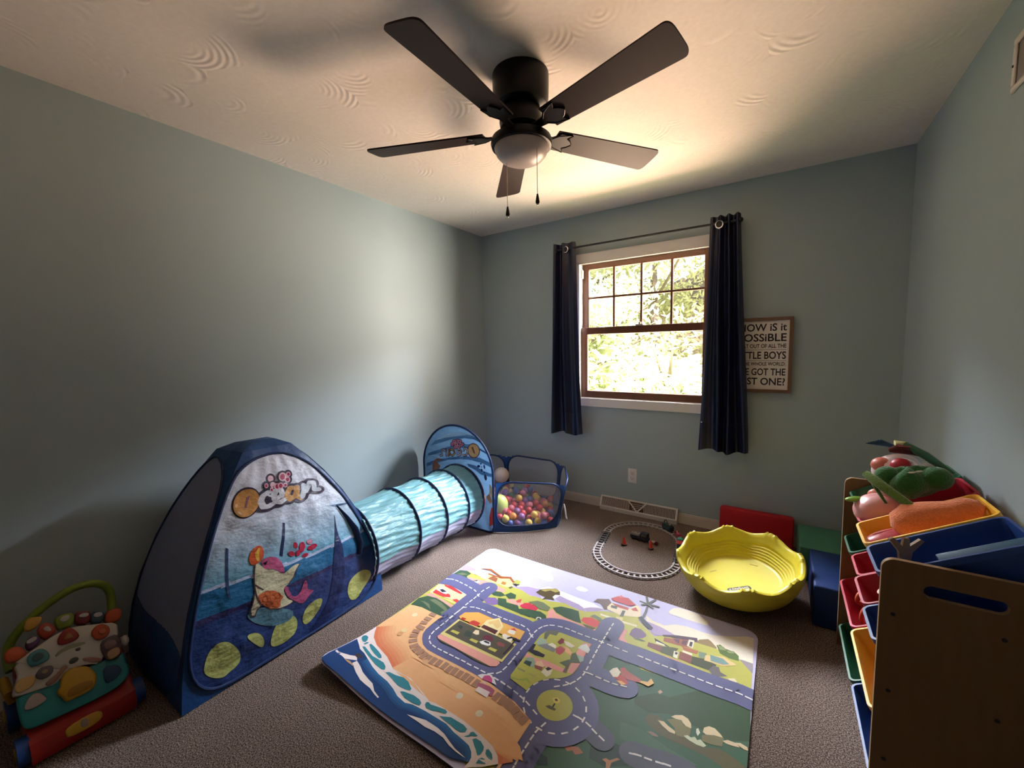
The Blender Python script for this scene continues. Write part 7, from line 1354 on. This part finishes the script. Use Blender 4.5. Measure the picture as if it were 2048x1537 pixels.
toy('plush_carrot', 'orange plush carrot lying in the yellow top bin', 'plush toy', 'y1', .200, .003, -.006, [
    ('root', m_plush, lambda m: m.tube([(-.105, .004, -.012), (-.085, .004, -.004), (-.05, .003, .002), (-.01, 0, 0), (.05, -.004, -.004), (.09, -.004, 0), (.115, -.004, .004)], [.018, .046, .058, .052, .040, .036, .014], 20, col=OR, flat=.85))], (0, -TI, .06))
toy('plush_vegetable_stalk', 'long green felt stem bending over from the green plush to the carrot', 'plush toy', 'y1', .150, .040, .075, [
    ('stem', m_plush, lambda m: m.tube([(-.070, .075, .040), (-.050, .045, .028), (-.02, .012, .008), (.03, -.030, -.022), (.062, -.055, -.040)], [.012, .016, .015, .012, .008], 12, col=(.14, .24, .04), flat=.6)),
    ('stem_fold', m_plush, lambda m: m.tube([(-.060, .070, .030), (-.040, .035, -.006), (-.022, .008, -.038)], [.008, .010, .006], 10, col=(.09, .18, .03), flat=.5))])
toy('plush_leaf_top', 'dark green plush leaf bundle on top of the red bin', 'plush toy', 'r1', .200, -.030, .064, [
    ('plush', m_plush, lambda m: m.ball((0, 0, 0), .058, (1.35, .85, .85), 24, DG, lambda p: 1+.16*math.sin(3*math.atan2(p.y, p.x)+1)+.12*p.z*p.x).ball((.060, -.012, .012), .044, (1.0, .9, .9), 20, DG).ball((-.055, .02, .020), .038, (1, .9, .9), 18, DG)),
    ('eyes', m_plastic, lambda m: m.ball((-.004, -.036, .044), .006, (1.8, .6, .5), 10, (.7, .7, .6)).ball((.016, -.034, .046), .006, (1.8, .6, .5), 10, (.7, .7, .6)))], (0, -.2, .1))
toy('printed_cushion_toy', 'white toy with a tan printed face and red hat, on top of the far bins', 'toy', 'g1', .180, -.070, .080, [
    ('body', m_plastic, lambda m: m.ball((0, 0, 0), .066, (1.15, .72, .86), 26, (.74, .62, .60))),
    ('face', m_plastic, lambda m: m.ball((.006, -.020, .004), .052, (.98, .70, .80), 22, (.40, .21, .13))),
    ('hat', m_plastic, lambda m: m.ball((-.042, -.008, .030), .036, (.9, .9, .75), 18, (.62, .17, .12))),
    ('eye', m_plastic, lambda m: m.ball((-.020, -.056, .024), .014, (1.2, .5, .9), 12, (.72, .66, .52)).ball((-.021, -.0630, .024), .006, (1.2, .5, 1), 10, (.02, .015, .01))),
    ('eye', m_plastic, lambda m: m.ball((.014, -.0575, .034), .014, (1.2, .5, .9), 12, (.72, .66, .52)).ball((.013, -.0645, .034), .006, (1.2, .5, 1), 10, (.02, .015, .01)))], (0, -.3, .25))
toy('toy_tomato', 'round red toy tomato on a white plate among the toys on the top row', 'play food', 'r1', .205, .050, .105, [
    ('fruit', m_plastic, lambda m: m.ball((0, 0, 0), .027, (1.1, 1, .85), 18, (.46, .015, .03))),
    ('plate', m_plastic, lambda m: m.lathe([(.004, -.014), (.042, -.013), (.046, -.008), (.043, -.008), (.02, -.011), (.004, -.0115)], 24, col=(.62, .52, .50)))], (.5, -.3, 0))
toy('toy_chili', 'dark red striped toy pepper behind the red tomato', 'play food', 'r1', .245, .075, .135, [
    ('body', m_plastic, lambda m: m.tube([(-.05, .01, -.004), (-.025, .004, .006), (.01, 0, .006), (.045, -.004, -.008)], [.008, .017, .016, .004], 14, col=(.10, .012, .015))),
    ('stripe', m_plastic, lambda m: m.tube([(-.032, -.008, .018), (.0, -.012, .021), (.03, -.012, .012)], .002, 6, col=(.5, .10, .10)))], (0, .1, .3))
toy('toy_blue_brush', 'dark blue bristly toy sticking up behind the printed face toy', 'toy', 'g1', .205, -.030, .170, [
    ('bristles', m_matte, lambda m: [m.tube([(.02, 0, -.012), (-.025-.006*k, .004*k-.012, .014-.004*k)], [.006, .002], 6, col=(.02, .07, .13)) for k in range(7)])], (0, 0, .1))
toy('toy_cheese', 'small pale yellow toy wedge beside the dark blue toy', 'play food', 'g1', .235, -.060, .160, [
    ('wedge', m_matte, lambda m: m.prism([(-.018, -.010), (.018, -.008), (-.012, .014)], -.008, .010, (.62, .60, .30), bev=.002))], (.3, -.2, .3))
toy('toy_leek', 'long dark green toy leek leaning at the back of the red top bin', 'play food', 'r1', .290, .040, .085, [
    ('stalk', m_plastic, lambda m: m.tube([(-.07, .045, .045), (-.02, .012, .018), (.04, -.03, -.030)], [.012, .014, .010], 12, col=(.03, .13, .07)))])
toy('toy_mushroom', 'grey-white round toy beside the green plush leaf', 'play food', 'r1', .262, .010, .080, [
    ('cap', m_plastic, lambda m: m.ball((0, 0, 0), .022, (1, 1, .8), 14, (.38, .34, .32)))])
toy('toy_shrimp', 'orange toy with an eye in the green top bin below the face toy', 'play food', 'g1', .095, -.076, .006, [
    ('body', m_plastic, lambda m: m.ball((0, 0, 0), .030, (1.4, .8, .8), 16, (.60, .18, .11)).ball((.035, -.004, .006), .020, (1, .9, .9), 14, (.60, .18, .11))),
    ('eye', m_plastic, lambda m: m.ball((.006, -.022, .014), .007, (1, .6, 1), 12, (.6, .5, .5)))])
toy('toy_cup', 'small peach cup in the green top bin', 'play food', 'g1', .055, .0, -.030, [
    ('cup', m_plastic, lambda m: m.lathe([(.014, -.02), (.018, .016), (.019, .020), (.016, .020), (.013, -.016)], 18, col=(.75, .36, .18)))], (.3, 0, 0))
toy('toy_steak', 'flat pink red toy steak in the yellow bin, in front of the carrot', 'play food', 'y1', .060, .004, -.030, [
    ('meat', m_plastic, lambda m: m.ball((0, 0, 0), .050, (1.15, .72, .26), 22, (.42, .05, .06), lambda p: 1+.10*math.sin(2*math.atan2(p.y, p.x)))),
    ('fat_line', m_plastic, lambda m: m.tube([(-.03, .004, .0125), (0, .006, .0138), (.028, .012, .0125)], .0016, 6, col=(.60, .16, .15)))], (0, -TI*.8, .2))
toy('wooden_bow_tie_toy', 'flat beige bow-shaped wooden toy sticking up from the blue bin', 'toy', 'b1', .088, -.030, .018, [
    ('bow', m_plyedge, lambda m: m.prism([(-.044, .030), (-.034, .036), (-.010, .012), (-.007, .034), (.007, .034), (.010, .012), (.036, .032), (.046, .026), (.018, -.006), (.012, -.045), (-.012, -.045), (-.018, -.004)], -.004, .004, xf=Matrix.Rotation(PI/2, 4, 'X'), bev=.001))], (0, 0, .5))
toy('lit_rim_strip', 'added pale blue lid lying in the dark blue bin', 'toy', 'b1', .235, -.062, -.012, [
    ('strip', m_plastic, lambda m: m.rbox((-.095, -.018, -.004), (.105, .018, .004), .003, 2, (.05, .14, .24)))], (.5, -TI, 0))  # paler blue bar paints the highlight along the bin's near rim
toy('toy_dinosaur', 'small teal toy animal in the green bin, second row', 'toy', 'g2', .085, -.010, -.050, [
    ('body', m_plastic, lambda m: m.ball((0, 0, 0), .028, (1.7, .7, .7), 16, (.06, .20, .19)).tube([(-.04, 0, 0), (-.062, .004, .012)], [.012, .004], 8, col=(.06, .20, .19)).ball((.044, 0, .012), .016, (1.2, .9, .9), 12, (.06, .20, .19)))], (0, -.3, .5))
toy('toy_disc', 'round white disc in the red bin of the second row', 'toy', 'r2', .062, .028, -.030, [
    ('disc', m_plastic, lambda m: m.lathe([(.002, -.003), (.017, -.003), (.018, 0), (.017, .003), (.002, .0035)], 22, col=(.78, .60, .58)))], (0, -TI-.3, 0))
toy('toy_shell', 'grey brown toy in the red bin of the second row, under the bow toy', 'toy', 'r2', .110, -.055, -.055, [
    ('body', m_matte, lambda m: m.ball((0, 0, 0), .036, (1.4, .8, .7), 18, (.20, .15, .12), lambda p: 1+.08*math.sin(9*p.x)))])
for i, (a, b, lab) in enumerate(((.050, .075, 'small orange ring toy at the upper end of the wide red bin'), (.055, -.055, 'large orange ring toy standing in the wide red bin'))):
    toy('toy_ring', lab, 'toy', 'r3', a, b, -.035, [('ring', m_plastic, lambda m, i=i: m.tube([((.022+.012*i)*math.cos(2*PI*k/28), 0, (.022+.012*i)*math.sin(2*PI*k/28)) for k in range(28)], .0075, 8, closed=True, col=(.55, .09, .04)))], (0, 0, .9))
toy('toy_fire_truck', 'orange red toy truck in the wide yellow bin', 'toy car', 'y3', .075, -.020, -.050, [
    ('body', m_plastic, lambda m: m.rbox((-.03, -.065, -.02), (.03, .065, .025), .006, 2, (.45, .07, .03)).rbox((-.026, .02, .025), (.026, .062, .045), .006, 2, (.45, .07, .03))),
    ('windshield', m_plastic, lambda m: m.rbox((-.022, .0615, .026), (.022, .0635, .042), .0005, 1, (.30, .30, .30)))], (0, -.4, 0))
toy('toy_figure', 'small dark toy with white marks at the upper end of the wide yellow bin', 'toy', 'y3', .080, .110, -.050, [
    ('body', m_plastic, lambda m: m.ball((0, 0, 0), .026, (1, 1.4, .8), 14, (.05, .025, .03)).ball((.0, -.03, .022), .013, col=(.5, .42, .38)).ball((-.012, .03, .02), .009, col=(.5, .2, .12)))])
toy('toy_animal', 'small brown toy at the near end of the wide green bin', 'toy', 'g4', .070, -.110, -.050, [
    ('body', m_plastic, lambda m: m.ball((0, 0, 0), .022, (1, 1.4, .8), 14, (.20, .10, .06)).ball((.004, .024, .014), .011, col=(.24, .13, .08)))])
# ------------------------------------------------------------------ baby walker
WO = Vector((.40, .26, .13)); wu = Vector((-.12, 0, .2)).normalized(); wn = Vector((wu.z, 0, -wu.x))
XP = Matrix((Vector((0, 1, 0)), wu, wn)).transposed().to_4x4(); XP.translation = WO
wk = thing('baby_walker', 'colourful push-along baby activity walker with a green handle, by the left wall', 'baby walker', (.28, .26, 0))
WC = {'red': (.30, .012, .01), 'teal': (.02, .22, .24), 'white': (.52, .49, .45), 'yellow': (.46, .26, .02), 'green': (.16, .24, .02), 'blue': (.01, .05, .20), 'orange': (.42, .06, .015)}
def wp(name, parts, parent=None, z0=.0, mt=m_plastic):
    mb = MB(); mb.x = XP
    for key, a, b, col, bev in parts: mb.prism(smoothpoly(WALK[key], 1), a, b, col, bev=bev)
    return mb.build(name, mt, parent or wk, smooth=50)
mb = MB(); mb.x = None
base = [(.455, .012), (.462, .045), (.447, .078), (.395, .098), (.345, .150), (.275, .245), (.21, .25), (.17, .20), (.13, .10), (.12, .012)]
XY = Matrix(((1,0,0,0), (0,0,1,0), (0,1,0,0), (0,0,0,1)))
mb.prism(base, .128, .392, WC['red'], xf=XY, bev=.012); 
f2 = []
for f in mb.f: f2.append(f[::-1])
mb.f = f2
mb.build('base', m_plastic, wk, smooth=40)
pt_ = wp('front_panel', [('teal', -.012, .012, WC['teal'], .006)])
wc_ = wp('console', [('white', -.018, .022, WC['white'], .006), ('white2', -.018, .020, WC['white'], .005)])
wp('sun_dial', [('yel', .010, .034, WC['yellow'], .008), ('ygrill', .034, .0375, (.30, .14, .01), .001)])
wp('elephant', [('elephant', .010, .020, (.40, .34, .32), .003)])
wp('navy_tab', [('navy', .010, .016, (.012, .05, .13), .002)])
wp('square_socket', [('blueframe', .020, .032, (.05, .20, .24), .004), ('bluehole', .031, .0325, (.02, .07, .08), .0005)])
wp('triangle_socket', [('redtri', .020, .032, (.24, .015, .01), .004), ('redtri2', .0315, .034, (.30, .11, .03), .001)])
wp('orange_dial', [('orb', .020, .034, WC['orange'], .004), ('orb2', .033, .039, (.50, .10, .04), .002)])
wp('monkey', [('brown', .016, .030, (.085, .05, .055), .004), ('brface', .029, .034, (.20, .11, .11), .002), ('brtan', .029, .033, (.40, .24, .12), .002)])
wp('bead_track', [('roll1', .018, .026, (.28, .15, .12), .003), ('roll2', .018, .026, (.28, .15, .12), .003), ('slot', .020, .0235, (.03, .045, .05), .001)])
wp('lion', [('fish', .016, .028, (.48, .30, .10), .004)])
wp('gear', [('gear', .018, .028, (.10, .085, .11), .003), ('gearc', .027, .030, (.25, .18, .11), .001)])
wp('leaf_trim', [('green', .020, .0235, (.20, .22, .13), .001), ('eye', .020, .0235, (.06, .05, .07), .001)])
for k, c, d in (('k0', WC['orange'], None), ('k1', (.09, .035, .10), 'k1d'), ('k2', (.30, .035, .015), 'k2d'), ('k3', WC['green'], 'k3d'), ('k4', (.13, .012, .02), 'k4d'), ('k5', (.03, .07, .10), 'k5d'), ('k6', WC['orange'], None)):
    wp('piano_key', [(k, -.020, .020, c, .006)]+([(d, .019, .0225, (.42, .40, .40), .001)] if d else []))
wp('yellow_bird', [('bird', -.030, -.012, (.46, .24, .03), .004)])
wp('badge', [('badge', -.004, .016, WC['yellow'], .004), ('badge2', .015, .0185, (.24, .18, .15), .001)])
hp_ = [(.235, .128, .215), (.19, .122, .25), (.16, .124, .300), (.155, .150, .345), (.155, .195, .388), (.152, .250, .420), (.152, .300, .438), (.152, .350, .434), (.155, .388, .408), (.158, .404, .365), (.18, .398, .31), (.22, .390, .26), (.25, .384, .22)]
hs_ = smoothpoly(hp_, 2)[1:-8]
MB().tube(hs_, .0145, 12, col=WC['green']).build('handle', m_plastic, wk)
for x, y, r in ((.405, .405, .045), (.17, .405, .055), (.405, .115, .045), (.17, .115, .055)):
    s = 1 if y > .26 else -1
    mb = MB(); mb.tube([(x, y-s*.016, r+.002), (x, y+s*.014, r+.002)], r, 24, col=WC['blue']).tube([(x, y+s*.014, r+.002), (x, y+s*.017, r+.002)], r*.45, 16, col=WC['yellow']); mb.build('wheel', m_plastic, wk)
MB().tube([(.20, .118, .12), (.21, .105, .19), (.24, .104, .23), (.29, .110, .20)], .012, 10, col=WC['yellow']).build('phone_cradle', m_plastic, wk)
mb = MB(); mb.x = XP; mb.ball((.136, .118, .006), .013, (.9, 1.5, .8), 12, WC['white']); mb.build('clip', m_plastic, wk)
